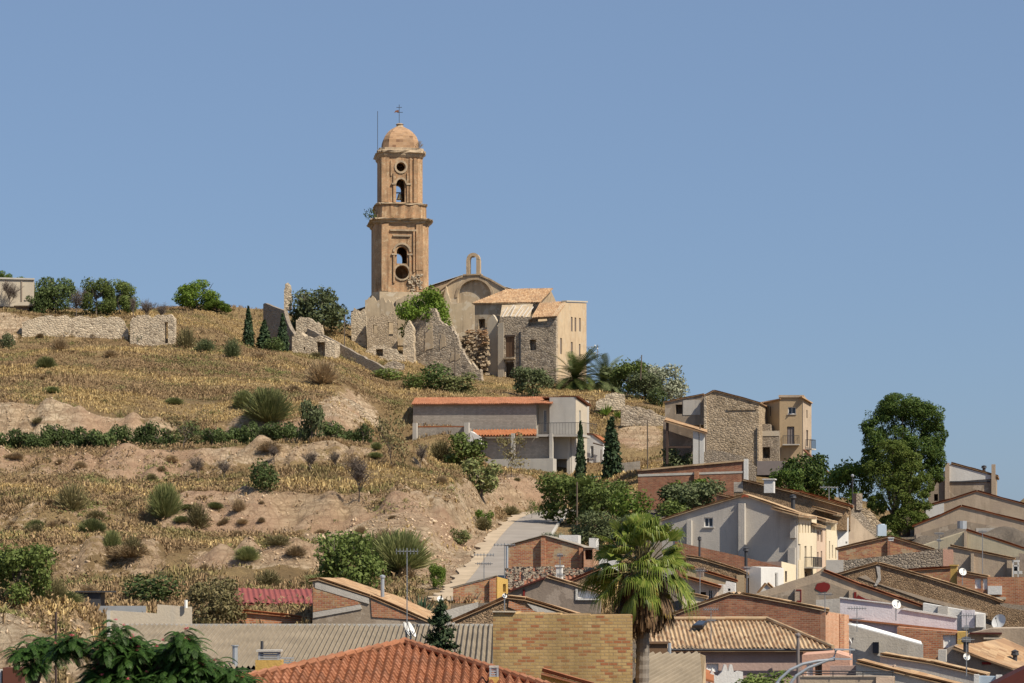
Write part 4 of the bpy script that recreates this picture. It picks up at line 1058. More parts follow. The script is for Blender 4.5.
ruin('masonry_stub', 'narrow pale pier of broken masonry at the left end of the tall jagged wall', 'ruined wall', pr2, [(403, 346), (405, 328), (409, 320), (413, 327), (414, 350)], 392, 1.6, 'pale_stone', 3, 1.0, 14)
ruin('low_wall', 'low pale rubble wall running below the church towards a thin black pole', 'stone wall', Pl(372, 402, -4), [(343, 371), (352, 369), (366, 370), (385, 368), (399, 371)], 379, .9, 'pale_stone', 3, .7, 15)
ruin('plaster_pier', 'pale plastered stump of a broken wall at the left foot of the tower', 'ruined wall', Pl(357, 417, -6), [(351.5, 314), (354, 311), (358, 310), (362, 313), (365, 311), (366, 320)], 352, 1.2, 'pale_stone', 1.7, 2.6, 26)
ruin('broken_room_wall', 'broken low wall with rough window gaps between the tower foot and the bright pine', 'ruined wall', Pl(385, 415, -6), [(367, 322), (371, 316), (376, 318), (381, 314), (387, 316), (394, 311), (397, 318)], 356, .9, 'tan_stone', 1.7, 2.8, 27, ops=[(373, 325, 377, 333, 'void'), (388, 322, 393, 336, 'void')])
ruin('broken_corner', 'small broken wall corner just right of the jagged wall top', 'ruined wall', Pl(452, 417, -10), [(443, 322), (446, 315), (449, 318), (452, 325), (458, 333)], 372, 1.0, 'pale_stone', 2, 1.4, 28)
# small ruins left of the tower
ruin('ruined_gable', 'dark grey triangular gable end of a ruin behind the cypresses', 'ruined wall', Pl(275, 398, -38), [(263.2, 304), (265, 303), (272, 306), (284, 310.5), (287, 322), (294, 334)], 350, .9, 'grey_stone', 4, .8, 16)
ruin('roofless_house', 'pale roofless stone house wall with a doorway right of the cypresses', 'ruined house', Pl(315, 394, -8), [(292, 336), (300, 332), (305, 337), (318, 336), (326, 339), (335, 342)], 364, 4.0, 'pale_stone', 2, 2.0, 17, ops=[(317, 342, 325, 358, 'void'), (303.5, 347, 305, 350, 'void')])
ruin('ruined_back_wall', 'pale broken wall showing above the roofless house', 'ruined wall', Pl(310, 402, -8), [(296, 320), (302, 317), (312, 319), (322, 325), (323, 333)], 345, .9, 'pale_stone', 2, 2.0, 18)
ruin('sloping_wall', 'long grey rubble wall slanting downhill from the roofless house to the church path', 'ruined wall', Pl(345, 397, -34), [(307, 328), (322, 335), (338, 343), (352, 351), (370, 360), (384, 368)], 376, .8, 'grey_stone', 4, .8, 19)
ruin('masonry_pier', 'thin leftover pier of masonry standing alone on the skyline left of the dark tree', 'ruined wall', Pl(287, 418, 0), [(284, 290), (285, 284), (288, 282.5), (290.5, 285), (291.5, 296)], 310, 1.0, 'pale_stone', 3, .7, 20)
# long retaining ruins on the left skyline
ruin('ruined_terrace_wall', 'long pale ruined stone wall on the left with a collapsed left end', 'ruined wall', Pl(80, 377, 4), [(22, 322), (30, 319), (38, 317), (60, 316), (85, 317), (104, 317), (118, 317), (124, 321), (128, 330)], 352, 1.2, 'pale_stone', 2.5, 1.6, 21)
ruin('ruined_enclosure_wall', 'tall pale ruined stone wall with a toothed right end beside the long ruined wall', 'ruined wall', Pl(150, 376, -6), [(130, 322), (133, 317), (140, 315.5), (155, 316), (165, 315), (171, 314), (174.5, 318)], 354, 1.2, 'pale_stone', 2.2, 1.8, 22, ops=[(164.5, 322, 168, 343, 'void')])
ruin('stone_heap', 'mound of pale fallen rubble above the olive row', 'rubble heap', Pl(346, 300, 0), [(316, 421), (318, 408), (325, 400), (338, 397), (352, 400), (364, 408), (374, 419)], 428, 2.2, 'pale_stone', 3, 1.0, 23)

ruin('rubble_heap', 'heap of pale rubble with a dark hollow at the foot of the tower wall', 'rubble heap', Pl(375, 412, -4), [(361, 358), (366, 350), (374, 345), (384, 344), (392, 348), (402, 354), (408, 362)], 376, 2.0, 'pale_stone', 3, 1.5, 24, ops=[(376, 349, 383, 356, 'void')])
ruin('broken_path_wall', 'low broken stone edging below the rubble heap', 'stone wall', Pl(392, 405, -4), [(382, 366), (388, 362), (396, 361), (404, 364)], 376, 1.0, 'ruin_stone', 3, 1.0, 25)
def bunker():
    pl = Pl(15, 388, 10)
    T, w = gable('concrete_hut', 'pale concrete hut with an undercut base among the trees at the left edge', 'hut', pl, [(-14, 279.5), (34, 279.5)], 306, 8, 'pale_concrete')
    proud(T, pl, 21, 281, 22.2, 303, .12, 'dark_render', 'joint'); proud(T, pl, -14, 277.8, 34.6, 279.4, .25, 'concrete', 'roof_slab')
    m = MB(); pts = [pl.hit(14, 305.5, .4), pl.hit(34, 305.5, .4), pl.hit(34, 303.5, .4), pl.hit(27, 301.5, .4), pl.hit(19, 302.5, .4)]; m.prism(pts, -pl.n * .39); m.part('sill_ledge', 'pale_concrete', T)
    m = MB().prism([pl.hit(11, 310, -.6), pl.hit(29, 310, -.6), pl.hit(29, 305.9, -.6), pl.hit(11, 305.9, -.6)], -pl.n * 5); m.part('footing', 'dark_render', T)
bunker()

# ------------------------------------------------------------------ grey house with the long red roof
def long_house():
    pl = Pl(480, 326, -16)
    T = thing('long_grey_house', 'long unfinished grey block house with a red tiled roof and a terrace', 'house', P(510, 476, 326))
    gable(None, None, None, pl, [(413, 404.5), (536, 403.6)], 445, 8, 'grey_block', T=T, wname='long_wall')
    A = pl.hit(411.5, 403.8, .5); B = pl.hit(552, 403, .5); C = pl.hit(557, 396.6, -5.5); D = pl.hit(415, 397.4, -5.5)
    m = MB(); tile_sheet(m, [A, B, C, D], A - D - (B - A).normalized() * (A - D).dot((B - A).normalized()), .28, .05); m.part('roof', 'red_tile', T)
    # stair tower block
    p2 = Pl(562, 323.5, -16)
    gable(None, None, None, p2, [(549.5, 397.4), (575.5, 397.2)], 476, 7.5, 'concrete', T=T, wname='tower_wall')
    c = p2.hit(575.5, 397); p3 = Pl(576, c.y, 62); p3.o = Vector((c.x, c.y, 0)) + p3.n * .03
    gable(None, None, None, p3, [(575.8, 398.2), (587, 406)], 476, .35, 'pale_concrete', T=T, wname='side_wall', ops=[(579.2, 410.5, 580.8, 423.5, 'glass', 'window'), (578.6, 437, 580.6, 470, 'shutter', 'door')])
    roof_plane(T, p3, (575.4, 396.8), (588.5, 406.2), 5, 'brown_tile', .35, pitch=.3, lift=.12)
    # recessed bay with white piers
    gable(None, None, None, Pl(543, 325, -16), [(536.4, 403.8), (549.2, 402)], 434, .5, 'pale_concrete', T=T, wname='bay_wall', ops=[(543.5, 410, 546.5, 431.5, 'glass', 'door')])
    proud(T, Pl(543, 325, -16), 535.8, 405, 538.5, 432, .35, 'dark_render', 'corner_pier')
    # terrace slab, railing, columns
    t = Pl(520, 320.5, -16)
    sl_ = MB(); a, b, c2, d = rect(t, 536, 434.2, 583, 436.6); sl_.prism([a, b, c2, d], -t.n * 4); sl_.part('terrace_slab', 'concrete', T)
    rl = MB()
    for k in range(30):
        x = 538.5 + k * 1.5; p = t.hit(x, 434.2); q = t.hit(x, 423); rl.tube([p, q], .025, 4)
    rl.tube([t.hit(538, 423), t.hit(583, 422.4)], .035, 4)
    sd = Pl(583, 320.5, 62); e = t.hit(583, 434.2)
    for k in range(12):
        pp = e + sd.t * (k * .38); rl.tube([pp, pp + Vector((0, 0, 1.55))], .025, 4)
    rl.tube([e + Vector((0, 0, 1.55)), e + sd.t * 4.3 + Vector((0, 0, 1.55))], .035, 4)
    rl.part('railing', 'dark_metal', T)
    l = Pl(520, 321.5, -16)
    gable(None, None, None, l, [(480.5, 438.5), (549, 437.5)], 459, 2.6, 'grey_block', T=T, wname='lower_wall')
    A = t.hit(470, 435.4, .1); B = t.hit(536.5, 434.6, .1); C = t.hit(536.5, 429, -3); D = t.hit(474, 430, -3)
    m = MB(); tile_sheet(m, [A, B, C, D], A - D - (B - A).normalized() * (A - D).dot((B - A).normalized()), .42, .09, .42, .14); m.part('terrace_tiles', 'orange_tile', T)
    gable(None, None, None, Pl(500, 320, -16), [(478, 459.3), (553, 458.3)], 482, 1.8, 'concrete', T=T, wname='base_wall')
    for x0, x1, y0, y1, dd in ((511.5, 515, 433.5, 459, .25), (549.8, 553, 433.5, 459, .25), (413, 417, 423, 445, .2), (464.5, 469, 422.5, 446, .2)):
        proud(T, t if x0 > 500 else Pl(440, 323.5, -16), x0, y0, x1, y1, dd, 'concrete', 'column', .3)
    gable(None, None, None, Pl(560, 321, -16), [(553.6, 437), (572, 436.8)], 480, 2.5, 'concrete', T=T, wname='garage_wall', ops=[(554.5, 459, 567, 479.5, 'void')])
    proud(T, Pl(560, 321, -16), 567.4, 437, 570.6, 480, .3, 'concrete', 'column', .1)
    gable(None, None, None, Pl(440, 324, -16), [(413, 427.8), (465, 427)], 447, 3, 'grey_block', T=T, wname='yard_wall')
    yr = MB(); a, b, c2, d = rect(Pl(440, 324, -16), 413, 426, 465, 427.3); yr.prism([a, b, c2, d], Vector((0, .4, 0))); yr.part('tile_coping', 'orange_tile', T)
    e = Pl(474, 322, -16); m = MB(); m.prism([e.hit(469, 445), e.hit(481, 445), e.hit(481, 437), e.hit(470, 431)], -e.n * 2.5); m.part('end_wall', 'white_render', T)
    # white annex on the right
    x = Pl(590, 327, -16)
    gable(None, None, None, x, [(585.5, 434), (592, 434.5), (603, 442)], 482, 4, 'white_render', 'orange_tile', T=T, wname='annex_wall', ops=[(590.5, 446, 593.5, 458, 'glass', 'window'), (586.2, 458, 589, 479, 'shutter', 'door')])
    hp = MB().cbox(x.hit(601, 476, .4), .12, .12, 3.6); hp.tube([x.hit(593, 443, .5), x.hit(604, 446, .5)], .09, 4); hp.part('porch_frame', 'dark_wood', T)
    fe = MB()
    f = Pl(590, 317, -16)
    a, b, c2, d = rect(f, 574, 476, 602, 483); fe.prism([a, b, c2, d], -f.n * .08)
    fe.solo('garden_fence', 'turquoise', 'low turquoise garden fence behind the two cypresses', 'fence')
long_house()
ruin('garden_wall', 'low grey block wall right of the taller cypress', 'wall', Pl(630, 312, -8), [(603, 462), (622, 463), (640, 461)], 486, .3, 'grey_block', 12, .2, 31)
ruin('rubble_terrace', 'broken grey stone terrace wall below the trees right of the palm', 'stone wall', Pl(640, 352, 0), [(621, 408), (628, 405), (640, 407), (655, 412), (664, 416), (676, 418)], 426, .8, 'ruin_stone', 3, 1.1, 32)
ruin('rubble_pier', 'square pale rubble block standing on the broken terrace wall', 'ruined wall', Pl(615, 362, 0), [(596, 402), (600, 399), (605, 398), (606, 394), (616, 392.5), (624, 394), (625, 400)], 410, 1.2, 'pale_stone', 3, .6, 33)

# ------------------------------------------------------------------ hilltop houses right of centre
def hilltop():
    pl = Pl(730, 293, -14)
    T, w = gable('rubble_gable_house', 'tall windowless rubble gable house with a lean-to wing on the ridge', 'house', pl, [(704.3, 396), (714, 391), (736, 396.5), (758.8, 403)], 468, 10, 'tan_stone', 'old_tile', [0, 1, 2], front=.12)
    wp = Pl(688, 296, -14)
    gable(None, None, None, wp, [(665, 402.5), (704, 394.3)], 425, 8, 'brown_render', 'old_tile', T=T, wname='wing_wall', ops=[(675.5, 404.5, 682.5, 414, 'void')], front=.15)
    proud(T, wp, 683, 400, 700.5, 415, .05, 'grey_render', 'render_patch')
    proud(T, pl, 704.2, 396, 707, 430, .18, 'pale_stone', 'quoin'); proud(T, pl, 727, 408.5, 757, 410, .1, 'tan_stone', 'ledge')
    proud(T, pl, 756.5, 428, 757.3, 466, .15, 'dark_metal', 'drainpipe')
    # open shed below
    T = thing('open_shed', 'collapsing open shed with sagging tiled roof and whitewashed posts', 'shed', P(690, 462, 285))
    sp = Pl(685, 283, -14)
    A = sp.hit(664.5, 420, 0); B = sp.hit(707.5, 432.5, 0); C = sp.hit(707, 430, -5); D = sp.hit(666, 417.5, -5)
    m = MB(); tile_sheet(m, [A, B, C, D], (B - A) * 1.0, .3, .06, .42, .14); m.part('roof', 'old_tile', T)
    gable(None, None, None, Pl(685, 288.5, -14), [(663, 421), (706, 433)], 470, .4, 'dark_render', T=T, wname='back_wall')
    for x0, x1, y0 in ((666, 668, 422), (693, 698.5, 431), (699.5, 704, 432)):
        a, b, c, d = rect(sp, x0, y0, x1, 464, -.3); MB().prism([a, b, c, d], -sp.n * .5).part('post', 'white_trim' if x0 > 680 else 'dark_wood', T)
    a, b, c, d = rect(sp, 668, 446, 693, 448, -.4); MB().prism([a, b, c, d], -sp.n * .2).part('beam', 'dark_wood', T)
    # tall ochre house
    f = Pl(790, 296, -10)
    T, w = gable('ochre_house', 'tall ochre three storey house with iron balconies on the right of the ridge', 'house', f, [(779.5, 397.5), (803, 397.5)], 478, 8, 'ochre_render', ops=[(788, 407, 795.8, 414, 'glass'), (787, 426.5, 794.3, 444.5, 'shutter', 'balcony_door'), (788, 460, 796, 472, 'wood', 'door')])
    c = f.hit(803, 397.5); s = Pl(803, 296, 58); s.o = Vector((c.x, c.y, 0)) + s.n * .02
    gable(None, None, None, s, [(803, 398), (811.5, 403)], 478, .4, 'beige_render', T=T, wname='side_wall', ops=[(806.5, 410, 807.5, 418, 'shutter', 'window'), (806.3, 430, 808, 446, 'shutter', 'door')])
    a, b, c2, d = rect(f, 778.6, 395, 804, 397.3, .2); MB().prism([a, b, c2, d], -f.n * 8.3).part('cornice', 'beige_render', T)
    lw = Pl(779, 296, -10); c0 = f.hit(779.5, 397.5); q = Pl(779.5, 296, -62); q.o = Vector((c0.x, c0.y, 0))
    gable(None, None, None, q, [(758, 402.5), (779.3, 398.5)], 478, .4, 'ochre_render', T=T, wname='shaded_wall', ops=[(763, 407, 764.5, 416, 'shutter', 'window'), (769.5, 406.5, 771, 416, 'shutter', 'window')])
    A = q.hit(757, 403.6, .3); B = q.hit(780, 397.9, .3); C = B + Vector((1.2, 4, .3)); D = A + Vector((3.0, 3, .9)); m = MB(); tile_sheet(m, [A, B, C, D], A - D, .3, .05); m.part('roof', 'old_tile', T)
    A = s.hit(802, 396.2, .35); B = s.hit(812.8, 402.5, .35); m = MB(); m.prism([A, B, B + Vector((-1, 5, .1)), A + Vector((-1, 5, .1))], Vector((0, 0, -.12))); m.part('side_eave', 'old_tile', T)
    def balcony(plane, x0, x1, y0, y1, dp):
        m = MB(); u0 = plane.xz(x0, y1)[0]; u1 = plane.xz(x1, y1)[0]; z0 = plane.xz((x0 + x1) / 2, y1)[1]; z1 = plane.xz((x0 + x1) / 2, y0)[1]
        sl = MB().prism([plane.at(u0, z0, dp), plane.at(u1, z0, dp), plane.at(u1, z0 + .14, dp), plane.at(u0, z0 + .14, dp)], -plane.n * (dp - .003)).part('balcony', 'concrete', T)
        n = max(5, int((u1 - u0) / .16))
        for k in range(n + 1):
            u = u0 + .03 + (u1 - u0 - .06) * k / n; m.tube([plane.at(u, z0 + .14, dp - .05), plane.at(u, z1, dp - .05)], .018, 4)
        for k in range(4):
            for u in (u0 + .03, u1 - .03): m.tube([plane.at(u, z0 + .14, dp * (k + .5) / 4), plane.at(u, z1, dp * (k + .5) / 4)], .018, 4)
        m.tube([plane.at(u0 + .03, z1, .05), plane.at(u0 + .03, z1, dp - .05), plane.at(u1 - .03, z1, dp - .05), plane.at(u1 - .03, z1, .05)], .03, 4)
        o = m.part('railing', 'dark_metal', sl); return o
    global BALC; BALC = balcony
    balcony(f, 783, 799.5, 436, 445.5, .8); balcony(s, 805, 809.5, 440, 450, .9)
    # low stone annex and yard wall between the two houses
    T, w = gable('stone_annex', 'low broken stone annex between the rubble gable house and the ochre house', 'outbuilding', Pl(770, 295, -12), [(759.5, 431), (763, 424), (770, 424), (770.5, 431), (779, 430.5)], 470, 3, 'grey_stone', ops=[(762.5, 447, 770, 458, 'void')])
    proud(T, Pl(770, 295, -12), 760, 431, 779, 436, .06, 'pale_concrete', 'lintel_band')
    m = MB(); y = Pl(770, 287, -10); a, b, c, d = rect(y, 757, 461, 786, 475); m.prism([a, b, c, d], -y.n * .1); m.solo('plank_fence', 'grey_shutter', 'weathered plank fence below the stone annex', 'fence')
    ruin('stone_terrace_wall', 'overgrown dark stone terrace wall in front of the rubble gable house', 'stone wall', Pl(730, 280, -8), [(704, 452), (712, 449), (726, 452), (738, 455), (750, 459), (756, 466)], 485, .8, 'grey_stone', 3, .9, 41)
    # long brick wall
    b = Pl(700, 232, -10)
    T, w = gable('long_brick_wall', 'long dark red brick wall with a pale band and white end post', 'brick wall', b, [(638, 471), (690, 466), (744, 461)], 512, .5, 'dark_brick')
    # pale band follows the slope
    m = MB(); m.prism([b.hit(638, 474.2, .04), b.hit(743, 471, .04), b.hit(743, 473, .04), b.hit(638, 476.6, .04)][::-1], -b.n * .037); m.part('pale_band', 'concrete', T)
    m = MB(); m.prism([b.hit(637, 471.2, .15), b.hit(690, 466.2, .15), b.hit(744, 461.2, .15), b.hit(744, 459.6, .15), b.hit(690, 464.6, .15), b.hit(637, 469.6, .15)], -b.n * .8); m.part('coping', 'pale_tile', T)
    proud(T, b, 743.8, 459, 748, 484, .1, 'white_trim', 'end_post', .5); proud(T, b, 694.5, 471, 699, 505, .3, 'red_brick', 'pier')
    # leaning pole
    MB().tube([P(804, 450, 290), P(834, 478, 283)], .14, 6).solo('leaning_pole', 'rust', 'rusty beam leaning diagonally right of the ochre house', 'beam')
hilltop()

def tpole(label, px, y0, y1, Y, r=.11, lean=0.0, arm=0):
    T = thing('utility_pole', label, 'pole', P(px, y1, Y)); m = MB(); m.tube([P(px, y1, Y), P(px + lean, y0, Y)], [r, r * .75], 6); m.part('pole', 'pole_wood', T)
    if arm:
        a = MB(); p = P(px + lean, y0 + 1, Y)
        for k in range(arm): a.tube([p + Vector((-.8, 0, -.5 * k)), p + Vector((.8, 0, -.5 * k))], .05, 4)
        a.part('crossarm', 'dark_metal', T)
tpole('thin dark pole standing by the end of the low pale wall under the tower', 344.5, 316, 376, 398, .13)
tpole('dark pole in front of the tall jagged wall', 455, 346, 400, 380, .13)
tpole('leaning utility pole among the trees on the skyline', 640.5, 355, 380, 385, .12, 1.2)
tpole('wooden pole standing on the dry slope beside the open shed', 647.5, 420, 470, 295, .1)
tpole('wooden pole in front of the open shed posts', 700, 424, 466, 284, .1)
def bracket():
    T = thing('electric_bracket', 'old electric bracket with insulators on the corner of the tan side wall', 'bracket', P(588, 360, 428)); m = MB(); a = P(586, 347, 428); b = P(586, 354, 428)
    for q in (a, b): m.tube([q, q + Vector((2.1, 0, 0))], .06, 4)
    m.tube([P(597.5, 344.5, 428), P(597.5, 358, 428)], .06, 4); m.tube([P(592, 346, 428), P(592, 355, 428)], .04, 4); m.part('frame', 'grey_metal', T)
    i = MB()
    for (x, y) in ((595, 346), (597.5, 349), (595, 353)): i.lathe(P(x, y, 427.9), [(.1, 0), (.12, .12), (.05, .2), (0, .22)], 6)
    i.part('insulators', 'white_paint', T)
bracket()
tw = MB(); pa, pb = P(597.5, 350, 428), P(640.8, 357, 385); pts = [pa.lerp(pb, k / 16) - Vector((0, 0, 3.4 * (1 - (2 * k / 16 - 1) ** 2))) for k in range(17)]
tw.tube(pts, .03, 3); tw.solo('overhead_wire', 'dark_metal', 'sagging wire between the church bracket and the skyline pole', 'wire')

# ------------------------------------------------------------------ fittings
def dish(label, px, py, Y, d, az=25, mast=.9, group=None):
    c = P(px, py, Y); T = thing('satellite_dish', label, 'satellite dish', c - Vector((0, 0, mast)), group)
    ax = Vector((math.sin(R(az)), -math.cos(R(az)), .45)).normalized(); prof = [(d / 2 * k / 6, .22 * d * (k / 6) ** 2 * .5) for k in range(7)]
    m = MB().lathe(c, [(.01, 0)] + prof[1:], 18, ax); m.lathe(c - ax * .02, [(.01, 0)] + prof[1:], 18, ax); m.part('reflector', 'dish_white', T, smooth=True)
    MB().tube([c - Vector((0, 0, mast)), c - Vector((0, 0, .1)), c - ax * .05], .03, 5).part('mast', 'grey_metal', T)
    MB().tube([c - Vector((0, 0, d * .45)) + ax * .1, c + ax * d * .45], .015, 4).cbox(c + ax * d * .46, .07, .07, .1).part('feed_arm', 'dark_metal', T)
def aerial(label, px, y0, y1, Y, n=1, w=.9, az=20):
    T = thing('tv_aerial', label, 'aerial', P(px, y1, Y)); MB().tube([P(px, y1, Y), P(px, y0, Y)], .02 * max(1, Y / 110), 5).part('mast', 'grey_metal', T)
    top = P(px, y0, Y); r_ = .012 * max(1, Y / 90)
    for j in range(n):
        m = MB(); c = top - Vector((0, 0, .12 + .55 * j)); a = Vector((math.cos(R(az + 40 * j)), math.sin(R(az + 40 * j)), 0)); b = Vector((-a.y, a.x, 0))
        m.tube([c - a * w / 2, c + a * w / 2], r_ * 1.3, 4)
        for k in range(7): q = c + a * w * (k / 6 - .5); m.tube([q - b * .22, q + b * .22], r_, 3); m.tube([q - Vector((0, 0, .1)), q + Vector((0, 0, .1))], r_, 3)
        m.part('antenna', 'grey_metal', T)
def flue(T, px, y0, y1, Y, r=.1, mat='dark_metal', cowl=True):
    m = MB().tube([P(px, y1, Y), P(px, y0, Y)], r, 8)
    if cowl: m.lathe(P(px, y0, Y), [(r * .9, -.05), (r * 1.8, 0), (r * 1.5, .16), (r * 1.8, .2), (0, .3)], 8)
    return m.part('flue', mat, T)

# ------------------------------------------------------------------ grey gabled house and the street behind it
def street():
    g = Pl(760, 190, -18)
    T, w = gable('grey_gable_house', 'big grey rendered gable house with two white edged buttresses and one small window', 'house', g,
                 [(662, 520.5), (700, 508.5), (744.5, 495.5), (797, 514)], 600, 3.6, 'grey_render', 'pale_tile', [0, 1, 2], front=.22, ops=[(704, 517.5, 713, 527, 'glass')])
    for x0, x1, y0, y1, d in ((688, 692.5, 520.5, 546, .45), (740, 746, 503.5, 560, .6), (791, 796, 520, 538, .35), (789, 796, 548, 568, .5)):
        o = proud(T, g, x0, y0, x1, y1, d, 'grey_render', 'buttress', .05)
        u = g.xz(x1, y1)[0]; z0, z1 = g.xz(x1, y1)[1], g.xz(x1, y0)[1]
    m = MB(); m.prism([g.hit(741.5, 496, .34), g.hit(744.5, 494.2, .34), g.hit(748, 495.6, .34), g.hit(748, 497.4, .34), g.hit(744.5, 496.4, .34), g.hit(741.5, 498, .34)], -g.n * .12); m.part('verge_tiles', 'red_edge', T)
    flue(T, 793, 498, 512, 195, .16)
    # terrace of narrow fronts receding up the street
    c = g.hit(797, 514); fy = 71
    fp = Pl(797, 190, fy); fp.o = Vector((c.x, c.y, 0)) + fp.n * .02
    def front(name, label, x0, x1, ytop0, ytop1, bot, mat, ops, fwd=0.0, rm='pale_tile'):
        p = Pl(797, 190, fy); p.o = fp.o + p.n * fwd
        T, w = gable(name, label, 'house', p, [(x0, ytop0), (x1, ytop1)], bot, 1.9, mat, ops=ops)
        A = p.hit(x0 - .2, ytop0 - .6, .5); B = p.hit(x1 + .2, ytop1 - .6, .5); D = A - p.n * 2.2 + Vector((0, 0, .6)); C = B - p.n * 2.2 + Vector((0, 0, .6))
        m = MB(); tile_sheet(m, [A, B, C, D], A - D, .3, .05); m.part('roof', rm, T)
        e0, e1 = p.hit(x0, ytop0 + 1.6, .42), p.hit(x1, ytop1 + 1.6, .42); m = MB().prism([e0, e1, e1 + Vector((0, 0, .16)), e0 + Vector((0, 0, .16))], -p.n * .38); m.part('eave_board', 'white_trim', T)
        return T, p
    ops = [(799.2 + k * 2.85, 523.5, 800.4 + k * 2.85, 533, 'shutter', 'attic_window') for k in range(6)] + [(798.8, 544, 800.6, 560, 'shutter', 'window'), (804.6, 546, 806.6, 568, 'shutter', 'balcony_door'), (810.6, 546, 812, 566, 'shutter', 'window'), (804.6, 572, 808, 583, 'wood', 'door')]
    global T_
    T, p = front('cream_house', 'cream street front with a row of six attic windows and an iron balcony', 799.0, 816.6, 515.2, 517.8, 590, 'cream_render', ops, .05); BT(T, p, 804, 812.5, 557.5, 568.5, .8)
    front('pink_house', 'narrow pinkish street front squeezed between the two cream fronts', 816.8, 826.3, 525, 527, 592, 'pink_render', [(816.6 + .8, 531, 818.8, 541, 'shutter', 'window'), (820.6, 530, 822.6, 542, 'shutter', 'window'), (817.2, 552, 818.6, 566, 'shutter', 'window'), (820.8, 551, 822.2, 568, 'shutter', 'window')], .0)
    front('pale_yellow_house', 'pale yellow street front with a loggia under its eave beyond the pink front', 826.5, 837.4, 520.5, 522.5, 580, 'cream_render', [(831, 521.8, 835.5, 530.5, 'void'), (829, 541, 830, 559, 'shutter', 'window'), (832, 545, 833, 558, 'shutter', 'window'), (835.2, 548, 836.2, 559, 'shutter', 'window')], .1)
    front('white_house', 'white end house with small dark windows beside the paved ramp', 837.6, 848.5, 514, 516.5, 560, 'white_render', [(841, 525.5, 842.8, 529, 'void'), (840, 517.6, 841.5, 521, 'void'), (845.5, 541.5, 847.5, 544, 'void')], .15)
    # stone houses stepping up behind the grey gable
    b = Pl(790, 204, -9.5)
    T, w = gable('stone_back_house', 'long low stone house with tiled eaves behind the grey gable', 'house', b, [(734, 484), (743, 480.5), (790, 492), (846, 508)], 530, 7, 'brown_stone', 'pale_tile', [1, 2], front=.3)
    a, bb, cc, dd = rect(b, 733.8, 482, 743, 492, .05); MB().prism([a, bb, cc, dd], -b.n * .5).part('end_pier', 'grey_block', T)
    ch = chimney(T, 769.5, 480, 493, 199.5, .8, 'white_render', 'white_trim', yaw=-15)
    b2 = Pl(800, 212, -9.5)
    T, w = gable('tiled_back_house', 'stone house with two stepped tile lines below the dark green tree', 'house', b2, [(772, 489), (800, 492), (850, 506)], 530, 6, 'brown_stone', 'orange_tile', [0, 1], front=.3)
    m = MB(); m.prism([b2.hit(790, 499.5, .35), b2.hit(848, 512, .35), b2.hit(848, 513.4, .35), b2.hit(790, 501, .35)][::-1], -b2.n * .34); m.part('tile_course', 'old_tile', T)
    MB().cbox(P(781, 497, 199), .35, .35, 1.2).solo('vent_pipe', 'dark_metal', 'short black vent on the tiles behind the grey gable', 'vent') if False else None
    # small lean-to with parapet on the left of the ridge
    T, w = gable('brick_parapet', 'short brick parapet with tiled coping left of the stone house', 'wall', Pl(728, 201, -9.5), [(716.5, 494.6), (740, 499.6)], 520, .6, 'red_brick', 'pale_tile', [0], front=.2)
    # paved ramp and stair wall
    r = Pl(865, 214, 30)
    T, w = gable('ramp_wall', 'plain pale beige sloping wall beside the white end house', 'wall', r, [(848, 514), (853, 516), (866, 529), (880, 541), (882, 546)], 566, 1.0, 'beige_render')
    r2 = Pl(868, 216, 30)
    T, w = gable('stair_wall', 'stone stair wall descending diagonally with a short gate pillar', 'stone wall', r2, [(849, 503), (855, 505), (862, 513), (873, 526), (879, 534), (880, 541)], 560, .6, 'grey_stone')
    proud(T, r2, 855, 493.5, 861, 510, .2, 'grey_stone', 'pillar', .3)
    ruin('rock_bank', 'bank of broken ochre rocks under the big pine', 'rock', Pl(876, 222, 10), [(861, 507), (868, 510), (875, 516), (880, 522), (886, 528), (894, 534)], 548, 3, 'tan_stone', 2.5, 1.6, 44)
    m = MB().cbox(P(881.5, 536, 205), .75, .75, .95); m.lathe(P(881.5, 536, 205) + Vector((0, 0, .955)), [(.3, 0), (.28, .06), (0, .08)], 10); m.solo('water_tank', 'blue_tank', 'pale blue square water tank at the foot of the stair wall', 'tank')
    T = thing('street_lamp', 'slim street lamp on the stair wall left of the big pine', 'street lamp', P(852.5, 508, 219)); MB().tube([P(852.5, 508, 219), P(852.5, 477, 219)], .06, 6).part('post', 'dark_metal', T)
    MB().lathe(P(852.5, 477, 219), [(.05, 0), (.13, .03), (.15, .16), (.07, .24), (0, .26)], 8).part('lamp_head', 'galv', T)
def BT(T, p, *a):
    x0, x1, y0, y1, dp = a; m = MB(); u0 = p.xz(x0, y1)[0]; u1 = p.xz(x1, y1)[0]; z0 = p.xz((x0 + x1) / 2, y1)[1]; z1 = p.xz((x0 + x1) / 2, y0)[1]
    s = MB().prism([p.at(u0, z0, dp), p.at(u1, z0, dp), p.at(u1, z0 + .12, dp), p.at(u0, z0 + .12, dp)], -p.n * (dp - .003)).part('balcony', 'concrete', T)
    n = 14
    for k in range(n + 1): u = u0 + .03 + (u1 - u0 - .06) * k / n; m.tube([p.at(u, z0 + .12, dp - .05), p.at(u, z1, dp - .05)], .02, 4)
    for k in range(5):
        for u in (u0 + .03, u1 - .03): m.tube([p.at(u, z0 + .12, dp * (k + .5) / 5), p.at(u, z1, dp * (k + .5) / 5)], .02, 4)
    m.tube([p.at(u0 + .03, z1, .02), p.at(u0 + .03, z1, dp - .05), p.at(u1 - .03, z1, dp - .05), p.at(u1 - .03, z1, .02)], .03, 4); m.part('railing', 'dark_metal', s)
street()

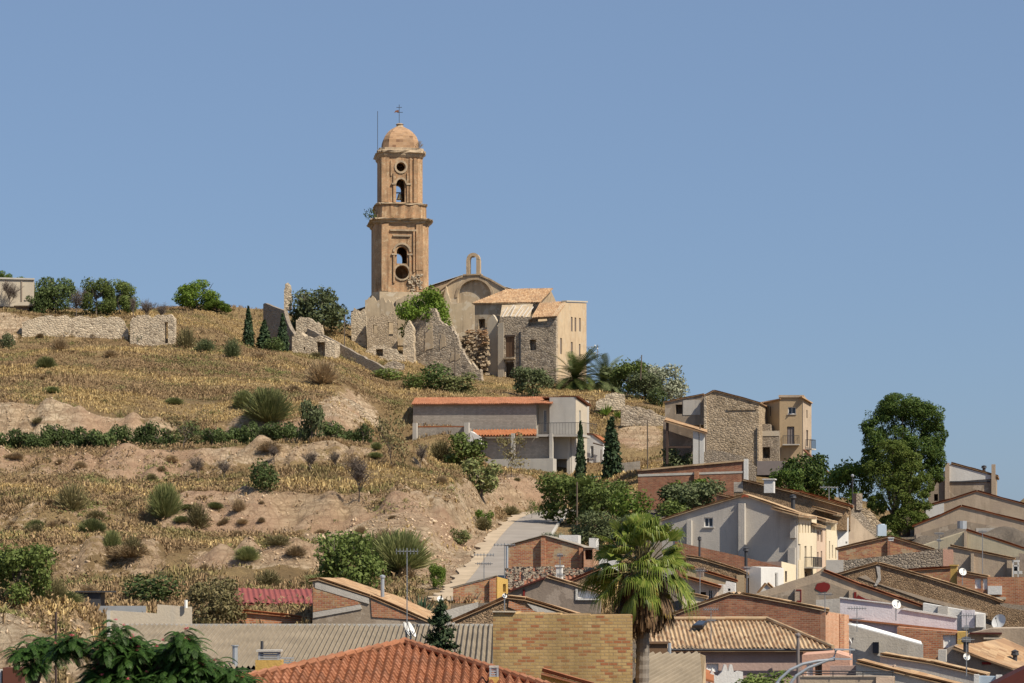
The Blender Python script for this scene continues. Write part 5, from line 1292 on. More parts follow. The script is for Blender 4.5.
# ------------------------------------------------------------------ houses of the lower town, from the right edge inwards
def lower_right():
    # pale house with chimney pillars on the right skyline
    p = Pl(968, 242, AY(968))
    T, w = gable('ruined_pale_house', 'tumbledown house with a whitewashed gable strip and two tall pillars right of the big pine', 'house', p, [(928, 480), (946, 470), (951, 463.5), (970, 468.5), (996, 476)], 530, 8, 'brown_render', 'old_tile', [2, 3], front=.15, ops=[(934, 494, 938, 501, 'void')])
    m = MB(); m.prism([p.hit(930, 479, .06), p.hit(948, 482, .06), p.hit(996, 478.5, .06), p.hit(992, 475.6, .06), p.hit(951, 464.5, .06), p.hit(946, 470.5, .06)][::-1], -p.n * .055); m.part('white_strip', 'white_trim', T)
    proud(T, p, 945, 463, 949.5, 500, .3, 'beige_render', 'pillar', .4); proud(T, p, 991.5, 464.5, 995.5, 496, .35, 'beige_render', 'pillar', .4); proud(T, p, 950, 481, 990, 482.3, .12, 'dark_metal', 'gutter')
    flue(T, 984, 468, 475, 244, .16)
    p = Pl(975, 230, AY(975))
    gable('grey_gable_shed', 'grey gabled house with a red tile edge directly under the tumbledown house', 'house', p, [(924, 507), (950, 500), (977, 491.5), (1000, 498), (1040, 509)], 550, 9, 'beige_render', 'red_tile', [0, 1, 2, 3], front=.1)
    m = MB(); a, b, c, d = rect(p, 925, 508, 944, 523, .06); m.prism([a, b, p.hit(944, 503, .06), p.hit(926, 507.8, .06)], -p.n * .05); m.solo('white_wall_panel', 'white_render', 'small whitewashed wall panel under the red tile edge', 'wall')
    p = Pl(975, 214, AY(975))
    T, w = gable('brown_gable_house', 'wide brown rendered gable with a darker lower band and bare grey patches', 'house', p, [(914.5, 526), (940, 516), (961.5, 506.5), (985, 512), (1040, 526)], 575, 9, 'beige_render', 'orange_tile', [0, 1, 2, 3], front=.1)
    m = MB(); m.prism([p.hit(916, 545, .07), p.hit(1040, 560, .07), p.hit(1040, 534, .07), p.hit(970, 522, .07), p.hit(958, 522, .07), p.hit(916, 534, .07)], -p.n * .06); m.part('lower_render', 'brown_render', T)
    m = MB(); m.tube([P(962, 540, 211), P(962, 521, 211)], .42, 10); m.solo('water_cylinder', 'galv', 'upright galvanised cylinder against the brown gable', 'tank')
    proud(T, p, 1001.5, 528, 1007.5, 550, .35, 'beige_render', 'pier'); proud(T, p, 976, 528, 1000, 540, .1, 'grey_render', 'bare_patch')
    p = Pl(970, 196, AY(970))
    T, w = gable('panelled_gable', 'beige gable clad in ribbed vertical panels', 'house', p, [(922, 545), (945, 537), (966, 530.5), (990, 538), (1024, 549), (1050, 557)], 590, 8, 'panel_cladding', 'orange_tile', [2, 3, 4], front=.1)
    rb = MB()
    for k in range(64):
        x = 923 + k * 2
        yt = 545 - (x - 922) * .33 if x < 966 else 530.5 + (x - 966) * .32
        a = p.hit(x, 588, .05); b = p.hit(x, yt + .8, .05); u = p.t * .05; rb.prism([a - u, a + u, b + u, b - u], -p.n * .05)
    rb.part('ribs', 'panel_cladding', T); proud(T, p, 964.2, 531.5, 967, 575, .5, 'beige_render', 'pier')
    p = Pl(975, 180, AY(975))
    T, w = gable('beige_terrace_house', 'beige flat topped house with two shadowed piers and a pinkish left end', 'house', p, [(942.5, 548), (950, 546.5), (972, 551), (1012, 559)], 600, 7, 'beige_render', 'old_tile', [1, 2], front=.12)
    proud(T, p, 943, 549.5, 953.2, 568, .06, 'salmon_render', 'pink_panel'); proud(T, p, 971, 553.5, 974, 590, .45, 'beige_render', 'pier'); proud(T, p, 1007, 560.5, 1012, 590, .45, 'beige_render', 'pier')
    ac = Pl(1016, 178, AY(1016)); m = MB()
    for x0, y0, x1, y1 in ((1012.6, 560, 1019.5, 562), (1013, 565, 1019, 566.5), (1014, 571, 1022, 574), (1012.6, 560, 1013.8, 577), (1017.5, 562, 1018.8, 577)): a, b, c, d = rect(ac, x0, y0, x1, y1); m.prism([a, b, c, d], -ac.n * .7)
    m.solo('white_shelf_frame', 'white_trim', 'small white masonry shelf frame at the right end of the beige house', 'frame')
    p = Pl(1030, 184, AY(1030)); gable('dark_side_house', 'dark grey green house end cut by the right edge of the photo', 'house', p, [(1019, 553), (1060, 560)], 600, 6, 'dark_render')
    # red brick gable by the white end house
    p = Pl(880, 186, AY(880))
    T, w = gable('red_brick_gable', 'low red and ochre brick gable between the white end house and the pine', 'house', p, [(838, 549), (890, 537), (932, 549.5)], 600, 7, 'patchy_brick', 'old_tile', [0, 1], front=.12)
    proud(T, p, 887.5, 540, 890.5, 556, .25, 'dark_brick', 'pier'); chimney(T, 891, 538.5, 541, 185, .35, 'white_render')
    gable('stone_yard_wall', 'grey brown stone yard wall with a pale plastered left end below the red brick gable', 'wall', Pl(890, 176, AY(890)), [(843, 560.5), (880, 556.5), (942, 548.5)], 600, .5, 'grey_stone')
    proud(bpy.data.objects['stone_yard_wall'], Pl(890, 176, AY(890)), 826, 560, 843.5, 573, .1, 'grey_render', 'plastered_end', .4)
    T = thing('tiled_lean_to', 'low lean-to with an orange tile edge and mossy brick below the stone yard wall', 'shed', P(930, 590, 171))
    q = Pl(930, 171, AY(930)); gable(None, None, None, q, [(905, 571), (952, 568)], 600, 3, 'patchy_brick', 'orange_tile', T=T, front=.1)
    chimney(T, 954, 566, 586, 169, .45, 'yellow_render', 'yellow_render', yaw=-16)
    # brick house at the right edge
    q = Pl(985, 168, AY(985))
    T, w = gable('rust_brick_house', 'rusty brown brick house with white window frames at the right edge', 'house', q, [(957, 572), (985, 577), (1040, 577)], 640, 6, 'red_brick', 'old_tile', [0], front=.1, ops=[(975, 578.5, 981, 588.5, 'white', 'window'), (983, 578.5, 987.5, 589.5, 'white', 'window')])
    proud(T, q, 988, 586, 1002, 594.5, .5, 'white_render', 'balcony_front'); proud(T, q, 996, 597, 1006, 599.5, .5, 'pale_concrete', 'canopy', .0); proud(T, q, 1000, 609, 1040, 611, .4, 'dark_render', 'gutter')
    # great brown stone gable
    q = Pl(920, 158, AY(920))
    T, w = gable('brown_stone_gable', 'very wide brown rubble gable with a mortar streak running down from its apex', 'house', q, [(840, 574.5), (877.5, 564), (930, 579), (990, 598), (1000, 602)], 640, 8, 'brown_stone', 'pale_tile', [0, 1, 2, 3], front=.1)
    m = MB(); m.prism([q.hit(876, 566, .05), q.hit(880, 566, .05), q.hit(881, 580, .05), q.hit(876.5, 586, .05), q.hit(874, 586, .05), q.hit(878, 577, .05)][::-1], -q.n * .045); m.part('mortar_streak', 'grey_render', T)
    m = MB(); m.prism([q.hit(858, 577, .05), q.hit(925, 601, .05), q.hit(988, 616, .05), q.hit(988, 613, .05), q.hit(925, 597, .05), q.hit(876, 583, .05), q.hit(866, 575, .05)], -q.n * .045); m.part('lower_render', 'beige_render', T)
    gable('side_stone_wall', 'brown stone wall with a dark gutter behind the oval white dish', 'wall', Pl(1010, 156, AY(1010)), [(996, 604), (1008, 608), (1040, 613)], 650, .5, 'brown_stone')
    # grey gable with the dark red paint
    q = Pl(830, 148, AY(830))
    T, w = gable('red_blotch_gable', 'grey gable house with a dark red paint blotch under its apex', 'house', q, [(752, 595), (790, 581.5), (823, 571.5), (860, 586), (898, 599), (930, 610)], 660, 8, 'beige_render', 'red_tile', [2, 3, 4], front=.1)
    m = MB(); m.prism([q.hit(754, 604, .06), q.hit(760, 602, .06)] + [q.hit(898, 616, .06), q.hit(898, 606, .06), q.hit(858, 594, .06), q.hit(823, 580.5, .06), q.hit(790, 590, .06), q.hit(754, 600.5, .06)], -q.n * .055); m.part('lower_render', 'brown_render', T)
    rg = random.Random(5); pts = []
    for k in range(18):
        a = 2 * math.pi * k / 18; pts.append(q.hit(822.5 + 8 * math.cos(a) * rg.uniform(.8, 1.05), 587 - 5.2 * math.sin(a) * rg.uniform(.8, 1.1), .1))
    MB().prism(pts, -q.n * .035).part('paint_blotch', 'red_paint', T)
    proud(T, q, 795, 588.5, 802, 603, .3, 'beige_render', 'pier'); proud(T, q, 796.5, 589.5, 801.7, 590.6, .33, 'red_paint', 'paint_line'); proud(T, q, 800.7, 590.7, 801.7, 602, .33, 'red_paint', 'paint_line'); proud(T, q, 797, 600.5, 800.6, 602.5, .34, 'red_paint', 'paint_line')
    proud(T, q, 849, 590, 856, 600, .3, 'beige_render', 'pier'); proud(T, q, 854, 592, 856.5, 600, .34, 'red_paint', 'paint_line')
    m = MB(); m.prism([q.hit(855, 601, .1), q.hit(893, 606, .1), q.hit(893, 604, .1), q.hit(866, 599, .1), q.hit(858, 595, .1)], -q.n * .035); m.part('paint_line', 'red_paint', T)
    # lilac white terrace walls
    q = Pl(880, 138, AY(880))
    T, w = gable('lilac_terrace', 'pale lilac plastered terrace wall with a step in its top and a tile line below', 'wall', q, [(840, 598), (870, 601.5), (894.5, 604.5), (895, 609.5), (905, 608.5), (957, 617.5)], 634, .6, 'lilac_render')
    m = MB(); m.prism([q.hit(846, 619.8, .25), q.hit(957, 631.6, .25), q.hit(957, 629.8, .25), q.hit(846, 618.2, .25)], -q.n * .24); m.part('tile_line', 'orange_tile', T)
    m = MB(); m.prism([q.hit(839.5, 598.2, .1), q.hit(894.8, 604.8, .1), q.hit(894.8, 603.6, .1), q.hit(839.5, 597, .1)], -q.n * .8); m.part('coping', 'white_trim', T)
    m = MB(); m.prism([q.hit(901, 609.5, .1), q.hit(957.5, 618.4, .1), q.hit(957.5, 616.8, .1), q.hit(904, 607.8, .1)], -q.n * .8); m.part('coping', 'white_trim', T)
    MB().prism([q.hit(892, 606, .3), q.hit(895.5, 606, .3), q.hit(895.5, 626, .3), q.hit(880, 623, .3)], Vector((0, .2, 0))).part('stair_flank', 'lilac_render', T) if False else None
    gable('lilac_side_wall', 'small grey lilac wall joining the terrace to the grey gable', 'wall', Pl(825, 141, AY(825)), [(816, 600), (839.5, 598.5)], 640, .5, 'grey_render')
    T = thing('white_box_house', 'row of white and grey roof boxes behind the lilac terrace', 'house', P(950, 625, 146))
    q = Pl(950, 146, AY(950)); gable(None, None, None, q, [(923, 603), (985, 614)], 640, 3, 'white_render', T=T)
    proud(T, q, 938, 606, 948, 618, .5, 'grey_render', 'box'); proud(T, q, 962, 610, 975, 628, .6, 'lilac_render', 'box'); proud(T, q, 976, 614, 984, 627, .8, 'white_render', 'box')
    # white canopy strip and grey yard wall under it
    q = Pl(890, 131, AY(890))
    T, w = gable('grey_yard_wall', 'rough grey yard wall under a slanting white canopy', 'wall', q, [(849, 622), (858, 626), (890, 634), (923, 644)], 668, .5, 'grey_render')
    m = MB(); m.prism([q.hit(848, 623.5, 1.1), q.hit(922, 643.8, 1.1), q.hit(921, 641.2, .5), q.hit(862, 624.2, .5)], Vector((0, 0, -.06))); m.part('canopy', 'white_paint', T)
    proud(T, q, 873, 642, 879, 653, .5, 'dark_metal', 'cabinet')
    q = Pl(935, 134, AY(935)); T, w = gable('shadowed_brick_house', 'shaded brick house with a white folding shutter under the lilac terrace', 'house', q, [(897, 627), (957, 632.5)], 665, 5, 'red_brick', ops=[(943, 635, 956, 648, 'white', 'shutter_door')])
    gable('yellow_pier_house', 'narrow yellow ochre house end beside the white folding shutter', 'house', Pl(962, 133, AY(962)), [(957.3, 632), (966, 632)], 660, 3, 'yellow_render')
    # grey house with orange slope, right bottom
    q = Pl(975, 124, AY(975))
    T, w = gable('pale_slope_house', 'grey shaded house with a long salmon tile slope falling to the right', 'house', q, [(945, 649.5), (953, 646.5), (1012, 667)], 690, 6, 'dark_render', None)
    A = q.hit(953, 646.3, .3); B = q.hit(1013, 667, .3); C = B - q.n * 7 + q.t * 2.5; D = A - q.n * 7 + q.t * 2.5 + Vector((0, 0, .35)); m = MB(); tile_sheet(m, [A, B, C, D], B - A, .28, .045); m.part('roof', 'old_tile', T)
    flue(T, 1015, 655, 662, 126, .12); flue(T, 966, 642, 652, 123, .14)
    m = MB(); a, b, c, d = rect(Pl(945, 122, AY(945)), 938, 650, 946, 662); m.prism([a, b, c, d], -q.n * 1.2); m.part('chimney', 'grey_render', T)
    proud(T, q, 982, 662, 991, 664.5, .08, 'red_paint', 'paint_line')
    q = Pl(995, 140, AY(995))
    T, w = gable('pink_wall_house', 'plain pinkish beige house wall with a small balcony at the right edge', 'house', q, [(967, 634), (992, 628.5), (1045, 628)], 690, 5, 'beige_render')
    proud(T, q, 984, 637.5, 1002, 639, .8, 'pale_concrete', 'canopy'); proud(T, q, 984, 645.5, 1004, 648, .9, 'pale_concrete', 'balcony'); proud(T, q, 986, 640, 992, 645, .1, 'white_render', 'window_panel'); proud(T, q, 970, 632.4, 1002, 634, .5, 'maroon_metal', 'eave')
    T, w = gable('white_corner_house', 'small white house corner with a pale door below the small balcony', 'house', Pl(1012, 131, AY(1012)), [(1008, 651), (1020, 652), (1040, 652)], 690, 4, 'white_render', ops=[(1010, 654, 1013.5, 665, 'white', 'door')])
    # low roofs along the bottom right
    def low(name, label, Y, pts, rm, wm, depth=2.0):
        q = Pl(pts[0][0], Y, -15); T, w = gable(name, label, 'house', q, pts, 720, depth, wm, rm, None, front=.1)
        return T, q
    T, q = low('tiled_row_house', 'grey parapet wall with worn ochre tiles on top, upper of two at bottom right', 115, [(880, 656), (930, 664), (982, 676)], 'pale_tile', 'grey_render', depth=2.4)
    T, q = low('tiled_front_house', 'long worn ochre tile slope, lower of two along the bottom right', 106, [(856, 663), (905, 675), (985, 694)], 'old_tile', 'grey_render', depth=2.4)
    q = Pl(845, 110, AY(845)); T, w = gable('salmon_house', 'salmon house with a roof terrace and pale upright frame at the bottom right', 'house', q, [(802, 655), (835, 652.5), (850, 657)], 720, 5, 'salmon_render', ops=[(806.5, 663.5, 813, 677, 'white', 'door'), (815, 664, 822, 677, 'wood', 'window')])
    q2 = Pl(850, 104, -8); w2 = gable(None, None, None, q2, [(800, 676.5), (876, 676.5), (895, 677)], 720, 1.2, 'beige_render', T=T, wname='terrace_wall'); gable(None, None, None, Pl(860, 107, -8), [(830, 666), (893.5, 665.5)], 700, .4, 'mauve_render', T=T, wname='parapet')
    proud(T, Pl(860, 107, -8), 893.6, 665, 896, 690, .3, 'pink_render', 'corner_pier', .3); proud(T, q2, 876, 677, 894, 690, .1, 'pink_render', 'pale_panel')
    rl = MB()
    for k in range(4): rl.tube([q2.hit(803 + k * 30, 676.5, .1), q2.hit(803 + k * 30, 671, .1)], .02, 4)
    rl.tube([q2.hit(802, 671, .1), q2.hit(894, 671.5, .1)], .025, 4); rl.tube([q2.hit(802, 673.5, .1), q2.hit(894, 674, .1)], .02, 4); rl.part('railing', 'dark_metal', T)
    q = Pl(1000, 84, 10); T = thing('maroon_roof', 'dark maroon metal roof corner at the bottom right edge', 'roof', P(1010, 700, 84)); m = MB(); m.prism([q.hit(983, 690), q.hit(1050, 690), q.hit(1050, 659), q.hit(1024, 669)], Vector((.4, 2.5, 0))); m.part('sheet', 'maroon_metal', T)
    q = Pl(990, 96, AY(990)); T, w = gable('blue_parapet', 'low pale blue parapet with white end posts near the bottom right corner', 'wall', q, [(978, 676), (1012, 677)], 720, .5, 'blue_tank')
    proud(T, q, 974, 674.5, 979, 700, .1, 'white_render', 'end_post', .3); proud(T, q, 996, 675, 1002, 680, .1, 'white_render', 'end_post', .3)
lower_right()

def middle_rows():
    # dark brick gable
    q = Pl(760, 133, AY(760))
    T, w = gable('dark_brick_gable', 'long dark brown brick gable with an ochre tile edge and an orange brick right side', 'house', q, [(676, 614), (700, 605), (731, 594.5), (742, 595), (790, 604), (825.5, 611)], 700, 5.5, 'dark_brick', 'pale_tile', [0, 1, 2, 3, 4], front=.1)
    c = q.hit(825.5, 611); s = Pl(825, 133, 66); s.o = Vector((c.x, c.y, 0)) + s.n * .03
    gable(None, None, None, s, [(825.6, 611.2), (849, 615)], 680, .4, 'orange_brick', T=T, wname='side_wall'); proud(T, s, 839, 614, 843.5, 650, .05, 'red_brick', 'brick_panel')
    for px, y0, y1, Yq in ((731, 617, 640, 126), (796, 0, 0, 0)):
        pass
    # hip roofed house
    T = thing('hip_roof_house', 'mauve house under a wide hipped roof of mottled straw coloured tiles', 'house', P(740, 690, 121))
    q = Pl(740, 119, 0); z0 = hz(118.6, 648.5)
    A = P(640, 648.5, 118.6); B = P(833, 648.5, 118.6); Cc = P(767, 620.5, 124); D = P(655, 620.5, 124)
    m = MB(); tile_sheet(m, [A, B, Cc, D], A - D - (B - A).normalized() * (A - D).dot((B - A).normalized()), .215, .05, .4, .1); m.part('roof', 'pale_tile', T)
    B2 = B + Vector((-.2, 11, 0)); m = MB(); tile_sheet(m, [B, B2, Cc + Vector((0, .8, 0))], Vector((1, 0, -.45)), .215, .05, .4, .1); m.part('roof', 'old_tile', T)
    m = MB(); m.tube([B + Vector((0, 0, .08)), Cc + Vector((0, 0, .1))], .11, 8); m.tube([Cc + Vector((0, 0, .1)), D + Vector((0, 0, .1))], .11, 8); m.part('ridge_tiles', 'pale_tile', T)
    ax = P(655, 700, 119.4); bx = P(800, 700, 119.4)
    gable(None, None, None, Pl(740, 118.95, 0), [(650, 650), (803, 650)], 720, 8, 'mauve_render', T=T, ops=[(706.5, 663.5, 718.5, 672, 'white', 'window')])
    m = MB(); m.tube([P(640, 649.8, 118.3), P(833, 649.8, 118.3)], .07, 6); m.part('gutter', 'dark_metal', T)
    m = MB(); m.tube([P(798, 690, 117.9), P(798, 637, 117.9)], .08, 8); m.lathe(P(798, 637, 117.9), [(.08, 0), (.13, .03), (.13, .12), (.05, .2), (0, .2)], 8); m.part('flue', 'grey_shutter', T)
    sk = MB(); k0, k1, k2, k3 = (P(691.5, 629.5, 121.9), P(702.5, 629.5, 121.9), P(707.5, 624.5, 122.9), P(698, 624.5, 122.9)); up = Vector((0, -.2, .2))
    sk.prism([p + up for p in (k0, k1, k2, k3)], Vector((0, .12, -.12))); f = sk.part('skylight', 'dark_metal', T); MB().prism([p + up * 1.15 + (P(699.7, 627, 122.4) - p) * .15 for p in (k0, k1, k2, k3)], Vector((0, .01, -.015))).part('pane', 'glass', f)
    # white scalloped parapet in front
    T = thing('scalloped_parapet', 'white scalloped parapet of upright tiles below the mauve house window', 'parapet', P(725, 690, 104)); m = MB(); q = Pl(725, 104, 0); pts = []
    for k, (x, y) in enumerate([(709, 676), (712, 670), (715, 675), (718, 676), (722, 672), (724, 664.8), (726.2, 664.8), (728, 672), (730, 664.8), (732.2, 664.8), (734, 673), (738, 671), (743, 672)]): pts.append(q.hit(x, y))
    m.prism([q.hit(709, 700)] + [q.hit(743, 700)] + pts[::-1], -q.n * .35); m.part('wall', 'white_render', T)
    m = MB(); a = P(704, 682, 103); m.prism([P(704, 678, 103), P(714, 681, 103), P(714, 672, 104.5), P(706, 669, 104.5)], Vector((0, 0, -.1))); m.part('side_tiles', 'orange_tile', T)
    # diagonal tiled small roof by the palm
    T = thing('ribbed_roof_shed', 'small shed roof of grey ribbed sheets right of the palm trunk', 'shed', P(675, 690, 94)); A = P(640, 690, 91); B = P(703, 690, 91); C = P(700, 653, 95); D = P(646, 653, 95)
    m = MB(); tile_sheet(m, [A, B, C, D], A - C + Vector((-.3, 0, 0)), .24, .075, 2.0, .08); m.part('roof', 'fibre_cement', T); q = Pl(702, 93, 60); m = MB(); m.prism([P(700, 654, 95), P(705.5, 656, 94.6), P(706, 700, 92), P(701, 700, 92)], Vector((.02, .3, 0))); m.part('end_wall', 'ochre_render', T)
    MB().cbox(P(653, 656, 97), 1.1, 1.0, .5).cbox(P(653, 656, 97) + Vector((0, 0, .503)), 1.35, 1.2, .08).part('chimney', 'brown_wood', T); MB().tube([P(669.5, 654, 95.2), P(669.5, 643, 95.2)], .07, 8).part('vent_pipe', 'galv', T)
    # low rows under the grey gable house
    q = Pl(735, 181, AY(735))
    T, w = gable('brick_lean_to', 'long red brown brick lean-to stretched along the foot of the grey gable house', 'house', q, [(675, 541.5), (688, 544.5), (740, 556), (782, 567)], 610, 4, 'dark_brick', None)
    m = MB(); m.prism([q.hit(676, 559, .12), q.hit(758, 575, .12), q.hit(758, 573.4, .12), q.hit(676, 557.4, .12)], -q.n * .115); m.part('tile_line', 'maroon_metal', T)
    flue(T, 699.5, 540, 559, 178, .08); flue(T, 746, 551, 566, 178, .12)
    q = Pl(720, 166, AY(720))
    T, w = gable('stone_row_house', 'low ochre stone house with a straw tile edge under the brick lean-to', 'house', q, [(686, 557), (700, 559), (738, 570.5), (745, 573.5)], 620, 5, 'brown_stone', 'pale_tile', [0, 1, 2], front=.1); proud(T, q, 736.5, 575, 744.5, 610, .06, 'ochre_render', 'end_panel')
    T, w = gable('white_slot_house', 'narrow bright white house end between the stone house and the grey block shed', 'house', Pl(755, 170, -30), [(744.5, 570.5), (751.5, 566.5), (761, 567.5)], 600, 4, 'white_render', ops=[(745.5, 578, 749, 594, 'shutter', 'door')])
    T, w = gable('block_shed', 'small grey concrete block shed with a pale frame right of the white house end', 'shed', Pl(770, 172, AY(770)), [(761.5, 573), (778, 572.5)], 610, 3, 'grey_block'); proud(T, Pl(770, 172, AY(770)), 776.4, 572.5, 778.2, 600, .08, 'white_trim', 'frame'); proud(T, Pl(770, 172, AY(770)), 761.5, 572.2, 776.3, 573.6, .08, 'white_trim', 'frame')
    q = Pl(790, 182, 50); T, w = gable('cream_low_house', 'low cream house front with a dark door at the foot of the grey gable', 'house', q, [(781.5, 561.5), (796, 565)], 600, 3, 'cream_render', ops=[(785, 571, 787, 582, 'shutter', 'door')])
    T, w = gable('white_gablet', 'tiny white gablet with a tiled edge in front of the block shed', 'outbuilding', Pl(768, 160, AY(768)), [(760, 592), (766.5, 584), (773, 590)], 610, 2, 'white_render', 'old_tile', [0, 1], front=.1)
    q = Pl(705, 156, AY(705))
    T, w = gable('orange_row_house', 'low house with two orange tile lines and a small dark chimney right of the palm', 'house', q, [(686, 566), (700, 571), (734, 581)], 625, 4, 'ochre_render', 'orange_tile', [0, 1], front=.1)
    T2 = T; chimney(T2, 700, 569, 577, 152.5, .45, 'dark_render', 'dark_render')
    T, w = gable('orange_porch_house', 'small house with a bright orange tiled porch edge at the palm crown', 'house', Pl(705, 148, AY(705)), [(682, 577), (717.5, 587)], 630, 4, 'pink_render', 'orange_tile', [0], front=.45, ops=[(692, 590, 695, 604, 'void'), (700, 592, 706, 606, 'void'), (708.5, 590, 712.5, 602, 'glass', 'window')])
    T, w = gable('white_step_house', 'small white and grey house step with one dark round opening', 'house', Pl(728, 150, AY(728)), [(718, 584), (725.5, 584.5), (726, 581), (735, 583)], 630, 3, 'white_render', ops=[(728, 588.5, 730.5, 591, 'void')]); proud(T, Pl(728, 150, AY(728)), 718, 584.6, 723.5, 606, .06, 'grey_render', 'grey_panel')
    T, w = gable('cream_stub_house', 'low cream house with a dark doorway beside the palm crown', 'house', Pl(694, 140, AY(694)), [(684, 594), (704, 598)], 630, 3, 'cream_render', 'pale_tile', [0], front=.1, ops=[(687, 601, 690, 610, 'void')])
middle_rows()

def left_town():
    # brick gable under the road
    q = Pl(550, 168, -8)
    T, w = gable('pier_brick_gable', 'red brick gable with two brick piers below the curving road', 'house', q, [(507, 546), (543.5, 536), (580, 546.5), (583.5, 548)], 600, 7, 'patchy_brick', 'grey_roof', [0, 1, 2], front=.12, tiled=False)
    proud(T, q, 541.5, 538, 545.5, 580, .35, 'red_brick', 'pier'); proud(T, q, 579.5, 548, 583, 580, .35, 'red_brick', 'pier')
    w3 = Pl(590, 166.5, -8); gable(None, None, None, w3, [(583.7, 548.6), (593.6, 549)], 600, 4, 'orange_brick', 'grey_roof', [0], T=T, wname='annex_wall', tiled=False, front=.1, ops=[(585, 549.8, 592.5, 559.5, 'void')])
    a = MB(); a.tube([P(507, 574, 167), P(507, 546, 167)], .1, 6); a.part('drainpipe', 'galv', T)
    for (nm, lab, x0, x1, y0, y1, Yq) in (('white_box', 'low white flat roof box among the shrubs behind the pier brick gable', 559, 578, 535, 539, 186), ('white_post', 'white upright wall end left of the palm crown behind the brick annex', 589, 596, 538, 548, 183), ('screen_wall', 'pale panel wall with a maroon top just left of the palm fronds', 599, 616, 550, 564, 160)):
        p = Pl(x0, Yq, -8); a, b, c, d = rect(p, x0, y0, x1, y1 + 12); MB().prism([a, b, c, d], -p.n * 2.0).solo(nm, 'white_render', lab, 'wall')
    # rubble tile roof between
    T = thing('rubbly_roof', 'old sagging roof heaped with loose stones under the pier brick gable', 'roof', P(545, 590, 158)); A = P(505, 590, 155); B = P(600, 592, 155); C = P(600, 569, 163); D = P(507, 569.5, 163)
    m = MB(); tile_sheet(m, [A, B, C, D], A - D, .3, .06); m.part('tiles', 'brown_tile', T); rb = MB(); rg = random.Random(6)
    for k in range(260):
        a, b = rg.random(), rg.random() ** .8; p = A.lerp(B, a).lerp(D.lerp(C, a), b); s = rg.uniform(.12, .32); rb.cbox(p + Vector((0, 0, .04)), s * 1.3, s, s * .7, rg.uniform(0, 90))
    rb.part('loose_stones', 'grey_stone', T)
    q = Pl(590, 156, -8); gable(None, None, None, q, [(560, 586), (600, 569.5)], 610, 1, 'brown_stone', 'brown_tile', [0], T=T, wname='side_wall')
    # grey brown gable
    q = Pl(560, 132, AY(560))
    T, w = gable('plain_brown_gable', 'plain grey brown rendered gable with a straw tile slope and a white framed window', 'house', q, [(486, 604), (515, 590), (546.5, 577.5), (570, 584.5), (600, 594)], 640, 7, 'dark_render', 'pale_tile', [2, 3], front=.1, ops=[(578, 590.5, 598, 598.5, 'white', 'window')])
    m = MB(); m.prism([q.hit(508, 592.5, .25), q.hit(545, 578.6, .25), q.hit(545, 576.8, .25), q.hit(508, 591, .25)], -q.n * 1); m.part('red_coping', 'maroon_metal', T); proud(T, q, 523, 589.5, 525, 602, .06, 'red_paint', 'paint_line')
    proud(T, q, 577.3, 598.7, 599, 600, .12, 'white_trim', 'sill'); proud(T, q, 575.6, 589, 577.8, 600, .08, 'white_trim', 'window_frame')
    chimney(T, 559.5, 567, 580, 134, .34, 'white_render', 'white_trim')
    # small brick wall with yellow end
    q = Pl(478, 152, AY(478)); T, w = gable('small_brick_wall', 'small sloping red brick house end with a yellow right face at the road foot', 'outbuilding', q, [(453, 588), (480, 581), (497, 576.5)], 625, 3, 'patchy_brick', 'grey_roof', [0, 1], front=.08, tiled=False); proud(T, q, 489.5, 579.5, 493.5, 610, .25, 'red_brick', 'pier')
    c = q.hit(497, 577); s = Pl(497, 152, 60); s.o = Vector((c.x, c.y, 0)) + s.n * .03; gable(None, None, None, s, [(497.2, 576.6), (508, 579.5)], 620, .3, 'yellow_render', T=T, wname='side_wall', ops=[(503, 584, 506, 592, 'void')])
    # low walls and tiles behind the yellow brick block
    q = Pl(462, 120, AY(462)); T, w = gable('grey_low_wall', 'low grey rendered wall left of the yellow brick block', 'wall', q, [(440, 612), (460, 606.5), (478, 602)], 640, .4, 'grey_render')
    q = Pl(515, 110, AY(515)); T, w = gable('tiled_brick_cottage', 'low cottage of brick and straw tiles just behind the yellow brick block', 'house', q, [(455, 621), (480, 610.5), (507, 598.5), (525, 600.5), (582, 618)], 650, 5, 'brown_stone', 'old_tile', [0, 1, 2, 3], front=.1)
    m = MB(); m.prism([q.hit(509, 600.5, .06), q.hit(548, 616, .06), q.hit(532, 617, .06), q.hit(508, 607, .06)][::-1], -q.n * .05); m.part('brick_patch', 'red_brick', T); m = MB(); m.prism([q.hit(527, 603.5, .06), q.hit(556, 612, .06), q.hit(556, 617, .06), q.hit(536, 613, .06)][::-1], -q.n * .05); m.part('grey_patch', 'grey_render', T)
    # red metal roofed shed
    T = thing('red_roof_shed', 'long shed with a dull red ribbed metal roof', 'shed', P(275, 620, 136)); A = P(224, 603, 134); B = P(313, 604, 134); C = P(312, 589, 139); D = P(222, 588.5, 139)
    m = MB(); tile_sheet(m, [A, B, C, D], A - D, .3, .035, 3.0, .06); m.part('roof', 'red_metal', T); gable(None, None, None, Pl(275, 134.6, 0), [(225, 605), (312, 605.5)], 640, 4, 'concrete', T=T); MB().tube([P(261, 605, 134.2), P(261, 613, 134.2)], .07, 6).part('drainpipe', 'galv', T)
    T = thing('brick_parapet_roof', 'thin orange tile edge over brick below the red roofed shed', 'wall', P(280, 626, 128)); q = Pl(280, 128, 4); gable(None, None, None, q, [(236, 612), (280, 616), (313, 621)], 645, .5, 'red_brick', 'orange_tile', [0, 1], T=T, front=.15)
    # patched brick gable
    q = Pl(350, 126, -6)
